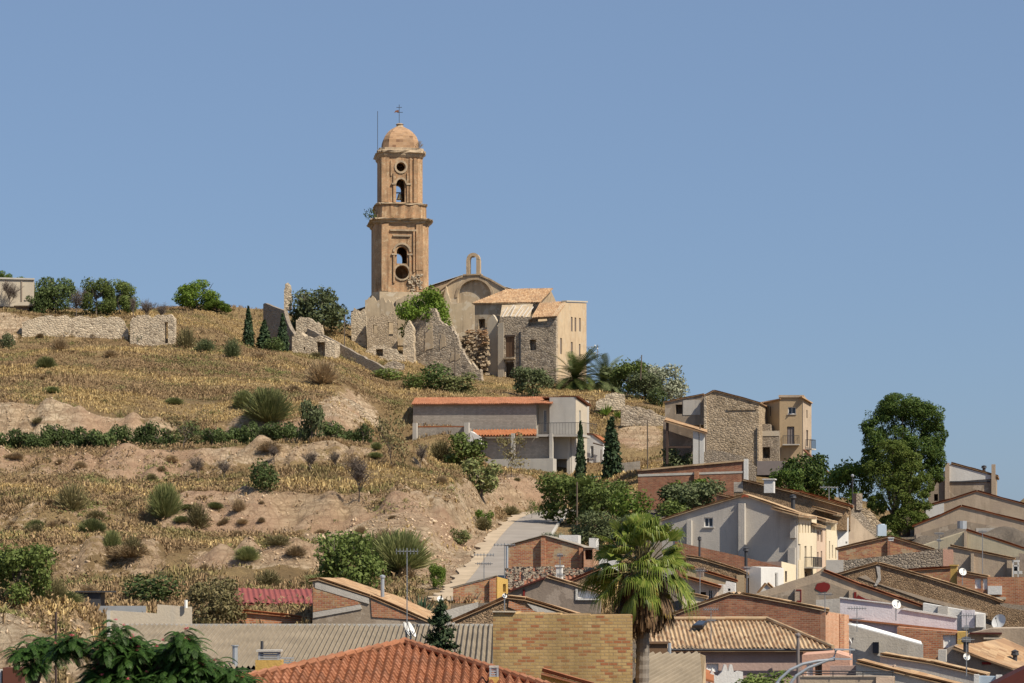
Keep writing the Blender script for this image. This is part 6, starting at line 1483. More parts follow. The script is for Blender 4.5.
    T, w = gable('patched_gable', 'low gable patched with brick, grey render and stone, its tile edge falling to the right', 'house', q, [(312.5, 581), (318, 580), (370, 597), (428, 622)], 650, 7, 'brown_render', 'old_tile', [0, 1, 2], front=.1)
    def pq(nm, mt, pts, d): MB().prism([q.hit(x, y, d) for x, y in pts], -q.n * (d - .004)).part(nm, mt, T)
    pq('brick_patch', 'patchy_brick', [(313, 612), (361, 604), (355, 599), (313, 587)], .05); pq('render_band', 'grey_render', [(313, 618), (362, 609), (360, 604.5), (313, 612.4)], .06); pq('render_edge', 'grey_render', [(315, 588), (369, 604), (369, 598), (318, 582.5), (315, 583)], .07); pq('brick_end', 'red_brick', [(372, 617), (420, 620), (371, 600.5), (371, 604)], .05)
    MB().tube([P(382.5, 597, 127), P(382.5, 578, 127)], .1, 8).lathe(P(382.5, 578, 127), [(.1, 0), (.15, .02), (.15, .12), (0, .18)], 8).part('flue', 'galv', T)
    # concrete walls on the left
    q = Pl(150, 117, 6); T, w = gable('stepped_concrete_wall', 'pale concrete block wall stepping up to the right in the scrub', 'wall', q, [(107, 611), (112, 610.5), (157, 613.5), (157.3, 604.5), (192, 607)], 645, .35, 'pale_concrete'); proud(T, q, 107, 610.5, 110.5, 640, .15, 'concrete', 'end_pier'); MB().tube([P(186, 608, 117), P(186, 600, 117)], .08, 8).part('pipe', 'white_paint', T)
    T = thing('scrap_shelter', 'low dark scrap shelter half hidden in the dry grass', 'shelter', on(90, 132)); b = on(90, 132); m = MB(); m.cbox(b + Vector((-.3, 0, -.3)), 2.0, 1.4, 1.0); m.cbox(b + Vector((0, 0, .71)), 2.6, 1.8, .08); m.part('frame', 'dark_metal', T); MB().cbox(b + Vector((-1.8, .1, -.3)), .9, 1.1, .7).part('drum', 'dark_render', T)
    MB().cbox(on(122, 131) + Vector((0, 0, -.2)), 2.6, .3, .75).solo('sheet_panel', 'galv', 'grey sheet metal panel lying in the grass beside the scrap shelter', 'panel')
left_town()

# ------------------------------------------------------------------ foreground roofs
def foreground():
    # warehouse with fibre cement roof
    T = thing('warehouse', 'long warehouse with a weathered corrugated fibre cement roof', 'warehouse', P(310, 760, 92))
    A = P(95, 668, 87); B = P(498, 668, 87); C = P(493.5, 625, 98); D = P(125, 625, 98)
    me_ = MB(); tile_sheet(me_, [A, B, C, D], A - D - (B - A).normalized() * (A - D).dot((B - A).normalized()), .2, .06, 2.4, .05); me_.part('roof', 'fibre_cement', T)
    m = MB(); m.prism([P(125, 627.5, 98.3), P(497, 627.5, 98.3), P(497, 624, 98.3), P(125, 624, 98.3)], Vector((0, .4, 0))); m.part('ridge', 'concrete', T)
    gable(None, None, None, Pl(310, 88, 0), [(105, 672), (496, 672)], 780, 9.5, 'concrete', T=T)
    MB().tube([P(235, 668, 87.6), P(235, 646, 87.6)], .1, 8).tube([P(235, 646.2, 87.6), P(235, 645.2, 87.6)], .14, 8).part('vent_pipe', 'galv', T)
    lv = MB(); a = P(288, 665, 86.5)
    for k in range(4): lv.cbox(a + Vector((0, -.2, .08 * k)), .45, .3, .03)
    lv.part('roof_vent', 'galv', T)
    # near house with red barrel tiles
    T = thing('red_tile_house', 'near house with a hipped roof of red barrel tiles', 'house', P(400, 800, 60))
    ap = P(405, 643.5, 68); L = P(130, 705, 60); Rr = P(604, 705, 60)
    m = MB(); tile_sheet(m, [L, Rr, ap], Vector((0, -1, -.4)), .235, .075, .4, .1, .055); m.part('roof', 'red_tile', T)
    def hipcaps(a, b, name='hip_tiles'):
        m = MB(); n = int((b - a).length / .36)
        for k in range(n):
            p = a.lerp(b, k / n); q = a.lerp(b, (k + 1.12) / n); m.tube([p + Vector((0, 0, .07)), q + Vector((0, 0, .04))], [.115, .09], 8)
        m.part(name, 'red_tile', T)
    hipcaps(ap, L); hipcaps(ap, Rr); apb = ap + Vector((0, .3, -.02))
    Lb = L + Vector((4.5, 14, 0)); Rb = Rr + Vector((-4.5, 14, 0)); m = MB(); tile_sheet(m, [Rr, Rb, apb, ap], Vector((1, 0, -.35)), .235, .06, .38, .1); m.part('roof', 'red_tile', T); m = MB(); tile_sheet(m, [Lb, L, ap, apb], Vector((-1, 0, -.35)), .235, .06, .38, .1); m.part('roof', 'red_tile', T)
    w = MB(); i = Vector((.4, .4, -.25)); w.prism([L + Vector((.4, .4, -.3)), Rr + Vector((-.4, .4, -.3)), Rb + Vector((-.4, -.4, -.3)), Lb + Vector((.4, -.4, -.3))], Vector((0, 0, -5))); w.part('wall', 'yellow_render', T)
    def ychim(px, py0, py1, Y, w_):
        a = P(px, py1, Y); h = (py1 - py0) / FPX * Y; c = MB().cbox(a, w_, w_ * .8, h * .55); o = c.part('chimney', 'yellow_render', T); s = MB()
        for k in range(4): s.cbox(a + Vector((0, 0, h * (.56 + .1 * k))), w_ * .8, w_ * .62, .035)
        for dx in (-1, 1):
            for dy in (-1, 1): s.cbox(a + Vector((dx * w_ * .36, dy * w_ * .28, h * .551)), .05, .05, h * .36)
        s.part('louvres', 'galv', o); MB().cbox(a + Vector((0, 0, h * .93)), w_ * .95, w_ * .8, .05).part('cap', 'concrete', o)
    ychim(269.5, 650, 672, 66, .72); ychim(494, 666, 690, 62.5, .26)
    MB().tube([P(262, 665, 66.3), P(262, 641, 66.3)], .045, 6).part('flue', 'dark_metal', T)
    q = Pl(560, 66, AY(560)); T, w = gable('yellow_parapet', 'yellow rendered wall with a thin tile edge below the yellow brick block', 'wall', q, [(541, 674), (586, 686)], 760, .15, 'yellow_render', 'red_tile', [0], front=.12)
    # yellow brick block
    q = Pl(560, 80, -2)
    T, w = gable('yellow_brick_block', 'tall blank wall of mixed yellow and red bricks behind the palm', 'house', q, [(493, 612.3), (515, 612.6), (516, 614), (540, 613.4), (541, 614.2), (560, 614), (561, 615), (590, 614.6), (591, 615.6), (632.5, 615)], 760, 6, 'yellow_brick')
    m = MB(); cp = q.hit(493, 612.2, .08); m.prism([q.hit(492.5, 612.2, .08), q.hit(515.5, 612.4, .08), q.hit(515.5, 611.2, .08), q.hit(492.5, 611, .08)], -q.n * .5); m.part('coping', 'pale_concrete', T)
    # rust box at the left corner
    MB().cbox(P(14, 690, 70), .55, .5, .66).solo('rusty_cabinet', 'tarp', 'dark rusty cabinet in the bottom left corner', 'cabinet'); MB().cbox(P(-1, 690, 70), .2, .3, .6).solo('white_gatepost', 'white_render', 'white gate post cut by the bottom left corner', 'post')
    MB().tube([P(56, 690, 66), P(56, 612, 66)], .035, 6).solo('thin_pole', 'dark_wood', 'thin bare pole standing among the leaves at the bottom left', 'pole')
foreground()

def lamp():
    T = thing('curved_street_lamp', 'grey street lamp with two curved arms and flat heads at the bottom right', 'street lamp', P(780, 760, 58)); m = MB(); Y = 58
    for (pts, hd) in (([(772, 690), (780, 679), (790, 670), (803, 664), (818, 661), (835, 659.5)], (835, 852, 659)), ([(786, 690), (796, 676), (808, 668), (822, 662.5), (834, 658), (836, 650)], (835, 855, 649.5))):
        m.tube([P(x, y, Y) for x, y in pts], .036, 8)
        MB().prism([P(hd[0], hd[2] + .9, Y - .12), P(hd[1], hd[2] + .9, Y - .12), P(hd[1], hd[2] - .4, Y - .12), P(hd[0], hd[2] - .9, Y - .12)], Vector((0, .24, 0))).part('lamp_head', 'galv', T)
    m.part('arms', 'galv', T); MB().tube([P(778, 780, Y), P(778, 683, Y)], [.09, .07], 8).part('post', 'galv', T)
lamp()

# roof-top fittings
dish('large oval white dish on the brown stone wall at the right', 999.5, 622, 152, 1.0, -45)
dish('round white dish in front of the lilac terrace step', 896, 604.5, 134, .55, 20)
dish('white dish beside the yellow ochre chimney', 962.5, 572, 166, .55, 15)
dish('small round white dish on the mast in front of the grey shaded house', 966.5, 657, 112, .34, 15)
dish('small white dish on the low cottage behind the yellow brick block', 504.5, 596, 108, .22, 25)
dish('white dish on the roof edge beside the dark conifer', 440, 599.5, 118, .34, 30)
dish('left one of two narrow white dishes seen edge-on above the red tiles', 406, 630, 84, .58, 78)
dish('right one of two narrow white dishes seen edge-on above the red tiles', 410.5, 630, 83.4, .58, 78)
dish('tiny white dish above the white house post at the bottom right', 850, 641, 112, .3, 75)
aerial('tall tv aerial mast above the red tile ridge by two edge-on dishes', 407, 548, 645, 84, 1, .75, 15)
aerial('tv aerial on the small brick house end below the road', 484, 553, 580, 150, 2, 1.2, 10)
aerial('tall thin aerial at the left corner of the pier brick gable', 504.5, 543, 578, 150, 1, 1.3, 15)
aerial('white multi element aerial over the plain brown gable chimney', 560, 553, 581, 133, 3, .45, 50)
aerial('thin aerial mast in front of the mauve hipped house', 711, 607, 640, 118, 2, .7, 10)
aerial('aerial on the brick side of the dark brick gable', 825, 592, 612, 130, 1, .8, 30)
aerial('aerial rising beside the lilac terrace wall', 857, 606, 632, 126, 2, .9, 15)
aerial('tall aerial mast in front of the folding shutter house', 966.3, 613, 668, 111, 3, .8, 25)
aerial('thin aerial on the panelled gable', 939, 532, 549, 193, 2, .7, 15)
aerial('thin tall aerial crossing the panelled gable and beige house', 982.5, 530, 580, 172, 1, .5, 20)
aerial('bare aerial in front of the dark green tree on the street', 829, 486, 500, 210, 1, 1.6, 15)
aerial('aerial standing on the roof of the orange porch house', 700, 569, 607, 142, 1, .8, 40)
aerial('aerial mast on the roof of the white slot house', 747, 566, 606, 146, 1, .5, 40)
tpole('wooden street pole behind the big road tree', 577, 482, 535, 225, .1)

# ------------------------------------------------------------------ vegetation, placed where it grows
# olive row on the upper terrace
for k, (px, w, h, v) in enumerate([(3, 26, 26, 0), (22, 26, 25, 1), (40, 24, 24, 2), (57, 25, 25, 0), (72, 24, 23, 1), (88, 25, 24, 2), (103, 25, 25, 1), (119, 21, 22, 0), (131, 20, 20, 2), (145, 22, 22, 1), (158, 20, 20, 0), (172, 23, 22, 2), (186, 20, 22, 1), (199, 22, 24, 0), (213, 19, 21, 2), (224, 19, 21, 0), (240, 24, 23, 1), (259, 19, 23, 2), (270, 23, 22, 0), (283, 21, 22, 1), (296, 22, 21, 2), (333, 22, 20, 0), (351, 13, 16, 1), (363, 16, 18, 2)]):
    kk = 252 / FPX; g = on(px, 252 + 2.0 * math.sin(px * .11)); h *= 1.0 + .22 * math.sin(px * 1.7)
    plant('olive', 'olive_tree', 'dark green olive tree standing in the row along the upper terrace', 'olive tree', g, w * kk * 1.12, h * kk * 1.08, v, 'l_dark', 'olive trees in the terrace row', None, .3)
grow('olive', 'olive_tree', 'taller olive tree on a bare trunk near the right end of the terrace row', 'olive tree', 312, 462, 25, 42, 1, Y=243)
grow('thin_tree', 'almond_tree', 'sparse greyish almond tree in front of the olive row', 'almond tree', 183, 462, 36, 36, 0, Y=243)
# leafless almonds
for k, (px, py, w, h, lab) in enumerate([(224, 479, 18, 22, 'small leafless almond tree left of the dark round shrub'), (310, 473, 22, 26, 'small leafless almond tree under the tall olive'), (336, 471, 20, 24, 'small leafless almond tree just left of the big dead shrub'),
        (420, 468, 24, 28, 'brownish leafless almond tree below the left end of the long grey house'), (274, 466, 18, 22, 'thin leafless almond tree behind the dark round shrub'), (199, 481, 22, 28, 'twiggy leafless almond tree on the terrace under the olive row')]):
    grow('bare', 'almond_tree', lab, 'almond tree', px, py, w, h, k % 3, None, 'leafless almond trees')
grow('thin_tree', 'almond_tree', 'half leafy almond tree at the left corner of the long grey house', 'almond tree', 391, 468, 30, 54, 1)
grow('thin_tree', 'almond_tree', 'slender half bare tree in front of the base wall of the long grey house', 'tree', 512, 478, 30, 44, 2)
grow('bare', 'dead_shrub', 'large dark dead shrub with drooping branches on the terrace edge', 'shrub', 359, 503, 52, 50, 4)
grow('round', 'lentisk_shrub', 'dark green round shrub alone on the yellow terrace', 'shrub', 262, 491, 36, 37, 0)
grow('bush', 'shrub', 'bright green bush in front of the long grey house', 'shrub', 465, 467, 40, 34, 0, 'l_green')
grow('mixed', 'shrub', 'brownish green bush on the bank left of the bright green bush', 'shrub', 441, 461, 26, 24, 0)
grow('bush', 'shrub', 'loose green bush on the lip of the eroded bank', 'shrub', 480, 496, 40, 36, 1, 'l_broom')
# left skyline
for (kind, px, py, w, h, v, mt, Y, lab) in [
    ('pine', 55, 314, 44, 36, 0, 'l_dark', 392, 'bushy dark tree between the concrete hut and the round topped trees'), ('pine', 97, 314, 34, 37, 1, 'l_green', 390, 'round topped tree standing on the long ruined wall, left of a pair'),
    ('pine', 120, 314, 34, 34, 2, 'l_green', 393, 'round topped tree standing on the long ruined wall, right of a pair'), ('bush', 38, 311, 22, 22, 1, 'l_dark', 389, 'low dark bush beside the concrete hut')]:
    grow(kind, 'tree' if kind == 'pine' else 'shrub', lab, 'tree' if kind == 'pine' else 'shrub', px, py, w, h, v, mt, Y=Y)
for (px, w, h, v, lab) in [(76, 22, 32, 0, 'leafless tree between the two groups of skyline trees'), (147, 24, 26, 1, 'leafless tree on the skyline at the tall ruined wall'), (162, 22, 24, 2, 'leafless tree on the skyline between the tall ruined wall and the bright pine'), (10, 30, 34, 5, 'dark leafless tree in front of the concrete hut'), (134, 16, 26, 3, 'thin leafless tree beside the right round topped tree')]:
    grow('bare', 'bare_tree', lab, 'tree', px, 312, w, h, v, None, 'leafless skyline trees', Y=386)
for (px, py, w, h, lab) in [(5, 292, 18, 20, 'small pine crown peeping over the concrete hut, left of two'), (20, 292, 14, 15, 'small pine crown peeping over the concrete hut, right of two')]:
    grow_air('litpine', 'pine_tree', lab, 'pine', px, py, w, h, 405)
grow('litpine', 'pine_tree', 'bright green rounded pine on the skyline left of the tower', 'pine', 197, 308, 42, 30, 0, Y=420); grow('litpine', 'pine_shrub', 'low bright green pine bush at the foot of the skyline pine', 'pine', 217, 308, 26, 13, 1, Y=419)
grow('tree', 'oak_tree', 'large dark olive coloured tree on the skyline left of the tower', 'tree', 321, 330, 52, 46, 2, 'l_olive', Y=415)
grow('bush', 'shrub', 'dark bush beside the lone masonry pier', 'shrub', 300, 312, 26, 22, 0, 'l_olive', Y=416)
for (px, w, h, pyb, lab) in [(248.5, 13, 42, 352, 'dark cypress in front of the ruined gable, tallest of three'), (264, 16, 30, 351, 'dark cypress in front of the ruined gable, broad middle one of three'), (283, 13, 38, 361, 'dark cypress at the corner of the roofless house, rightmost of three')]:
    grow('cypress', 'cypress', lab, 'cypress', px, pyb, w, h, 0, None, None, Y=388)
grow('round', 'shrub', 'dark shrub at the foot of the three skyline cypresses', 'shrub', 275, 362, 26, 18, 1, Y=384)
# pine by the tower, shrubs under the ruin
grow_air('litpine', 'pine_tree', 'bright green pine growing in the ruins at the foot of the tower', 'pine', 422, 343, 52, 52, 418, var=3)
for (kind, px, py, w, h, v, mt, lab) in [('round', 437, 391, 42, 34, 2, 'l_dark', 'dense dark green shrub at the foot of the tall jagged wall'), ('round', 415, 390, 26, 22, 0, 'l_green', 'green shrub left of the dense dark one under the tall jagged wall'), ('bush', 460, 393, 34, 20, 0, 'l_broom', 'low yellowish green shrub at the right foot of the tall jagged wall'),
    ('tree', 532, 399, 36, 32, 0, 'l_olive', 'grey-green tree in front of the ruined house wall'), ('round', 388, 380, 40, 14, 1, 'l_green', 'flat green shrub on the slope below the low pale wall'), ('brush', 322, 384, 40, 28, 0, None, 'large grey brushwood clump below the roofless house'), ('round', 141, 345, 22, 17, 1, 'l_dark', 'dark green shrub against the tall ruined wall on the left'),
    ('mixed', 186, 349, 24, 25, 0, None, 'brown green shrub right of the tall ruined wall'), ('mixed', 205, 352, 24, 16, 1, 'l_olive', 'low olive coloured shrub left of the skyline cypresses'), ('mixed', 232, 358, 22, 22, 2, 'l_olive', 'thin grey-green shrub below the tallest skyline cypress'), ('round', 8, 349, 20, 20, 2, 'l_olive', 'grey-green round shrub at the collapsed end of the long ruined wall'),
    ('broom', 46, 369, 21, 14, 0, None, 'small rounded green broom on the dry slope under the long ruined wall'), ('broom', 268, 424, 48, 37, 1, None, 'large wispy green broom above the olive row'), ('broom', 244, 408, 24, 20, 2, None, 'smaller wispy broom left of the large one above the olive row'),
    ('brush', 60, 352, 22, 18, 1, None, 'bare brown bush on the slope under the long ruined wall'), ('broom', 52, 393, 18, 8, 1, None, 'low yellow green plant on the pale scarp at the left'), ('broom', 174, 404, 20, 8, 0, None, 'low light green plant on the slope above the middle of the olive row'),
    ('broom', 165, 518, 34, 38, 0, None, 'upright light green shrub on the lower terrace at the left'), ('round', 262, 360, 1, 1, 0, None, None), ('mixed', 72, 510, 40, 32, 1, None, 'scruffy olive shrub on the lower left slope'), ('broom', 92, 534, 30, 18, 2, None, 'low green broom on the lower left slope'), ('broom', 36, 532, 22, 13, 0, None, 'low dark green broom near the left edge'),
    ('mixed', 133, 560, 26, 24, 0, None, 'olive shrub above the dark bush on the left'), ('broom', 112, 552, 20, 24, 1, None, 'green broom on the pink scarp at the lower left'), ('mixed', 198, 530, 30, 30, 2, None, 'bare brownish shrub at the left end of the pale scarp'), ('broom', 247, 561, 26, 16, 0, None, 'light green broom on the lower pale scarp'), ('mixed', 268, 588, 34, 22, 1, None, 'olive brown shrub above the red roofed shed'),
    ('tree', 18, 607, 64, 62, 0, 'l_green', 'leafy green tree at the left edge of the lower slope'), ('mixed', 55, 605, 34, 34, 1, None, 'yellowish shrub right of the leafy tree at the left edge'), ('round', 153, 603, 62, 36, 0, 'l_dark', 'wide dark green bush above the stepped concrete wall'), ('tree', 214, 632, 56, 54, 1, 'l_olivebrown', 'reddish brown and green shrubby tree left of the red roofed shed'),
    ('tree', 352, 596, 64, 64, 2, 'l_green', 'leafy green tree above the patched gable'), ('broom', 400, 572, 62, 44, 1, None, 'wide feathery green broom on the eroded bank'), ('mixed', 375, 566, 40, 40, 2, 'l_broom', 'feathery broom behind the leafy green tree'), ('tree', 438, 590, 16, 26, 0, 'l_bright', 'small bright sapling bush on the bank left of the road'),
    ('bush', 460, 545, 20, 16, 0, 'l_broom', 'small green broom on the bank left of the road bend'), ('bush', 484, 527, 18, 18, 1, 'l_bright', 'bright green shrub on the road bank'), ('mixed', 511, 515, 22, 12, 2, None, 'low broom where the road bends'), ('mixed', 483, 530, 22, 16, 0, None, 'dull green shrub beside the bright one on the road bank'),
    ('thin_tree', 532, 519, 12, 22, 0, 'l_green', 'thin sapling beside the end of the visible road')]:
    if lab: grow(kind, 'broom_shrub' if kind == 'broom' else ('tree' if 'tree' in kind else 'shrub'), lab, 'tree' if 'tree' in kind else 'shrub', px, py, w, h, v, mt)
T = grow('yucca', 'agave', 'spiky grey-green agave behind the patched gable', 'agave', 421, 612, 36, 34, 0, Y=136)
# right of the church
grow_air('date_palm', 'date_palm', 'dark green date palm at the corner of the ruined house', 'palm', 575, 424, 84, 78, 404, var=0); grow_air('date_palm', 'date_palm', 'paler drooping date palm behind the dark green one', 'palm', 604, 424, 76, 74, 412, var=1, mat='l_olive')
for (kind, px, py, w, h, v, mt, Y, lab) in [('tree', 628, 404, 34, 36, 0, 'l_green', 400, 'green tree between the pale palm and the skyline pole'), ('tree', 645, 406, 32, 30, 1, 'l_olive', 395, 'olive green tree below the skyline pole'), ('tree', 664, 404, 44, 40, 2, 'l_silver', 402, 'silvery tree on the skyline left of the rubble gable house'), ('round', 658, 412, 26, 22, 0, 'l_dark', 385, 'dark green bush under the silvery tree'), ('bush', 612, 402, 24, 26, 1, 'l_olive', 410, 'bushy green tree between the two palms and the green tree'), ('bush', 685, 412, 24, 20, 1, 'l_green', 350, 'green bush behind the lean-to wing of the rubble gable house')]:
    grow(kind, 'tree' if kind != 'round' else 'shrub', lab, 'tree' if kind != 'round' else 'shrub', px, py, w, h, v, mt, Y=Y)
grow('yucca', 'agave', 'light green agave on the dry slope below the broken terrace wall', 'agave', 606, 416, 24, 16, 1, 'l_bright'); grow('yucca', 'agave', 'second light green agave beside the broken terrace wall', 'agave', 618, 419, 16, 11, 2, 'l_bright')
grow('cypress', 'cypress', 'slim dark cypress against the white side of the long grey house', 'cypress', 580.5, 484, 12, 62, 1, Y=314); grow('cypress', 'cypress', 'broader dark cypress standing right of the long grey house', 'cypress', 611.5, 484, 23, 64, 2, Y=312)
grow('bush', 'shrub', 'dark straggly bush in front of the open shed', 'shrub', 676, 462, 36, 32, 0, 'l_olive', Y=286); grow('bush', 'shrub', 'small green bush at the foot of the rubble gable house', 'shrub', 713, 452, 18, 18, 1, 'l_green', Y=288); grow('bush', 'shrub', 'low green creeper over the stone terrace wall', 'shrub', 728, 455, 22, 14, 0, 'l_green', Y=288)
# the road trees
for (kind, px, py, w, h, v, mt, Y, lab) in [('tree', 572, 531, 62, 56, 0, 'l_green', 236, 'large green tree overhanging the road bend'), ('tree', 606, 528, 52, 46, 1, 'l_green', 228, 'olive green tree right of the large road tree'), ('round', 632, 526, 44, 44, 2, 'l_bright', 222, 'yellow green citrus bush behind the tall palm'), ('date_palm', 590, 524, 56, 48, 0, 'l_green', 232, 'green palm fronds rising behind the road trees'),
      ('tree', 592, 551, 42, 38, 2, 'l_olive', 190, 'grey-green olive tree behind the pier brick gable'), ('tree', 630, 556, 46, 40, 1, 'l_olive', 195, 'dull green tree behind the fronds of the tall palm'), ('round', 553, 544, 28, 14, 1, 'l_silver', 188, 'silvery green shrub on the roof edge of the pier brick gable'), ('tree', 690, 524, 62, 42, 0, 'l_olive', 224, 'grey-green olive tree in front of the long brick wall'), ('round', 672, 521, 40, 26, 0, 'l_green', 221, 'green bush at the left end of the long brick wall'), ('bush', 688, 512, 40, 32, 1, 'l_bright', 228, 'bright leafed vine bush against the long brick wall'),
      ('tree', 806, 512, 52, 56, 1, 'l_pine', 262, 'dark green tree below the ochre house'), ('tree', 788, 504, 34, 34, 0, 'l_pine', 258, 'smaller dark green tree below the balcony of the ochre house'), ('tree', 851, 508, 44, 46, 0, 'l_bright', 236, 'light green leafy tree left of the big pine'), ('round', 888, 548, 30, 20, 0, 'l_green', 210, 'green shrub at the foot of the big pine')]:
    grow_air(kind, 'tree' if kind == 'tree' else ('date_palm' if kind == 'date_palm' else 'shrub'), lab, {'tree': 'tree', 'date_palm': 'palm'}.get(kind, 'shrub'), px, py, w, h, Y, var=v, mat=mt)

def big_pine(label, px0, pyb, Y, lob, mat, seed, forkpy):
    T = thing('pine_tree', label, 'pine', P(px0, pyb, Y)); k = Y / FPX; base = wloc(T)
    mb = MB(); b0 = base - Vector((0, 0, .6)); fork = P(px0 - 1, forkpy, Y); mb.tube([b0, b0.lerp(fork, .5) + Vector((.2, 0, 0)), fork], [.42, .36, .3], 8)
    L = []
    for (px, py, rx, ry, dy) in lob:
        c = P(px, py, Y + dy) - base; rg = random.Random(px * 7 + seed)
        L.append((c.x, c.y, c.z, rx * k * .86, min(rx, 18) * k * .9, ry * k * .84, 2000))
        for q in range(9):
            a = rg.uniform(0, 6.28); e = rg.uniform(-.6, 1.2); s = rg.uniform(.26, .42); L.append((c.x + math.cos(a) * math.cos(e) * rx * k * .78, c.y + math.sin(a) * math.cos(e) * rx * k * .75, c.z + math.sin(e) * ry * k * .78, rx * k * s, rx * k * s, ry * k * s * .75, 480))
        mb.tube([fork + Vector((0, 0, -.3)), fork.lerp(c + base, .5) + Vector((0, 0, .5)), c + base], [.16, .11, .05], 5)
    mb.part('trunk', 'bark', T)
    o = bpy.data.objects.new('crown', qmesh('crown', leafcloud(L, .095, seed, .38, .2, .22), mat)); COL.objects.link(o); o.parent = T
big_pine('big dark rounded pine towering over the right hand houses', 905, 548, 233, [(902, 406, 22, 14, 0), (881, 422, 19, 16, .6), (925, 420, 20, 18, .8), (914, 412, 20, 16, 1), (934, 438, 13, 18, 1.5), (892, 413, 18, 14, 1), (915, 436, 24, 20, 1.5), (875, 442, 14, 18, -.6), (937, 455, 9, 18, .5), (871, 458, 11, 12, .6), (920, 455, 22, 18, .3), (896, 440, 22, 18, .5), (930, 474, 13, 14, .6), (895, 470, 22, 22, 1.5)], 'l_pine', 3, 500)
big_pine('lighter olive green pine standing in front of the big dark one', 896, 550, 229, [(893, 452, 18, 14, 0), (905, 460, 16, 14, .3), (880, 474, 16, 16, 0), (908, 476, 18, 16, -.4), (923, 484, 12, 13, .5), (893, 494, 20, 17, -.4), (915, 502, 16, 14, 0), (878, 505, 10, 12, 0), (905, 520, 17, 14, -.3), (890, 527, 14, 12, .2), (920, 522, 10, 10, .2)], 'l_pinemid', 5, 515)

def fan_palm():
    Y = 85.0; T = thing('fan_palm', 'tall fan palm with a skirt of dead brown fronds in the foreground', 'palm', P(638, 830, Y)); base = wloc(T); k = Y / FPX
    top = P(643, 569, Y) - base; mb = MB(); n = 60; pts = []; rs = []
    for i in range(n + 1): f = i / n; pts.append(base + Vector((top.x * f + .05 * math.sin(3 * f), 0, top.z * f))); rs.append((.26 - .04 * f) * (1 + (.06 if i % 2 else -.04)))
    mb.tube(pts, rs, 12); mb.part('trunk', 'grey_bark', T, smooth=False)
    rg = random.Random(21); G = []; YL = []; D = []; petioles = MB()
    def fan(a, el, pl_, R_, spread, droop, dst, stem=True):
        d = Vector((math.cos(a) * math.cos(el), math.sin(a) * math.cos(el), math.sin(el))); sd = d.cross(Vector((0, 0, 1))).normalized(); ro = rg.uniform(-.75, .75); sd = sd * math.cos(ro) + sd.cross(d) * math.sin(ro); up = sd.cross(d)
        if up.z < 0: up = -up
        o = top + Vector((rg.uniform(-.12, .12), rg.uniform(-.12, .12), rg.uniform(-.3, .25))); h = o + d * pl_ - Vector((0, 0, .12 * pl_ * pl_))
        if stem: petioles.tube([base + o, base + o.lerp(h, .55) + Vector((0, 0, .05)), base + h], [.03, .022, .014], 4)
        d = (d - Vector((0, 0, .18))).normalized()
        nb = 20
        for i in range(nb):
            t = (i / (nb - 1) - .5) * 2; b = t * spread; L = R_ * (1 - .3 * abs(t) ** 2) * rg.uniform(.88, 1.05)
            e = (d * math.cos(b) + sd * math.sin(b) + up * (.18 * (abs(t)) - .05)).normalized(); w = .036
            nrm = up * math.cos(b * .5) ; sw = e.cross(up).normalized()
            m = h + e * L * .55 - Vector((0, 0, .04 * L)); m2 = h + e * L * .82 - Vector((0, 0, droop * .3 * L)); tip = h + e * L * .98 - Vector((0, 0, droop * L * rg.uniform(.6, 1.2)))
            dst.append([h - sw * .006, h + sw * .006, m + sw * w, m - sw * w]); dst.append([m - sw * w, m + sw * w, m2 + sw * w * .6, m2 - sw * w * .6]); dst.append([m2 - sw * w * .6, m2 + sw * w * .6, tip + sw * .004, tip - sw * .004])
    for i in range(84):
        u = (i + .5) / 84; el = 1.5 - u * 1.85 + rg.uniform(-.12, .12); a = i * 2.39996 + rg.uniform(-.3, .3)
        fan(a, el, rg.uniform(.95, 1.35) + (.4 if el > .8 else 0), rg.uniform(.85, 1.1), rg.uniform(.75, 1.0), rg.uniform(.34, .6) + .3 * max(0, .6 - el), G)
    for i in range(8): fan(rg.uniform(0, 6.28), rg.uniform(-.75, -.5), .75, .8, 1.0, .6, YL)
    for i in range(110): fan(rg.uniform(0, 6.28), rg.uniform(-1.4, -.8), rg.uniform(.6, 1.25), rg.uniform(.55, .85), .5, .4, D, False)
    for i in range(620):
        a = rg.uniform(0, 6.28); z0 = rg.uniform(-.6, -.1); r = rg.uniform(.26, .85); L = rg.uniform(.9, 1.9); p = top + Vector((math.cos(a) * r, math.sin(a) * r, z0)); s = Vector((-math.sin(a), math.cos(a), 0)) * rg.uniform(.02, .05); q = p + Vector((math.cos(a) * .08, math.sin(a) * .08, -L)); D.append([p - s * .5, p + s * .5, q + s, q - s])
    petioles.part('petioles', 'l_olivebrown', T)
    for nm, arr, mt in (('fronds', G, 'l_palm'), ('yellow_fronds', YL, 'l_yellowfrond'), ('dead_skirt', D, 'l_dead')):
        V = np.array([[tuple(p) for p in q] for q in arr]).reshape(-1, 3); o = bpy.data.objects.new(nm, qmesh(nm, V, mt)); COL.objects.link(o); o.parent = T
fan_palm()

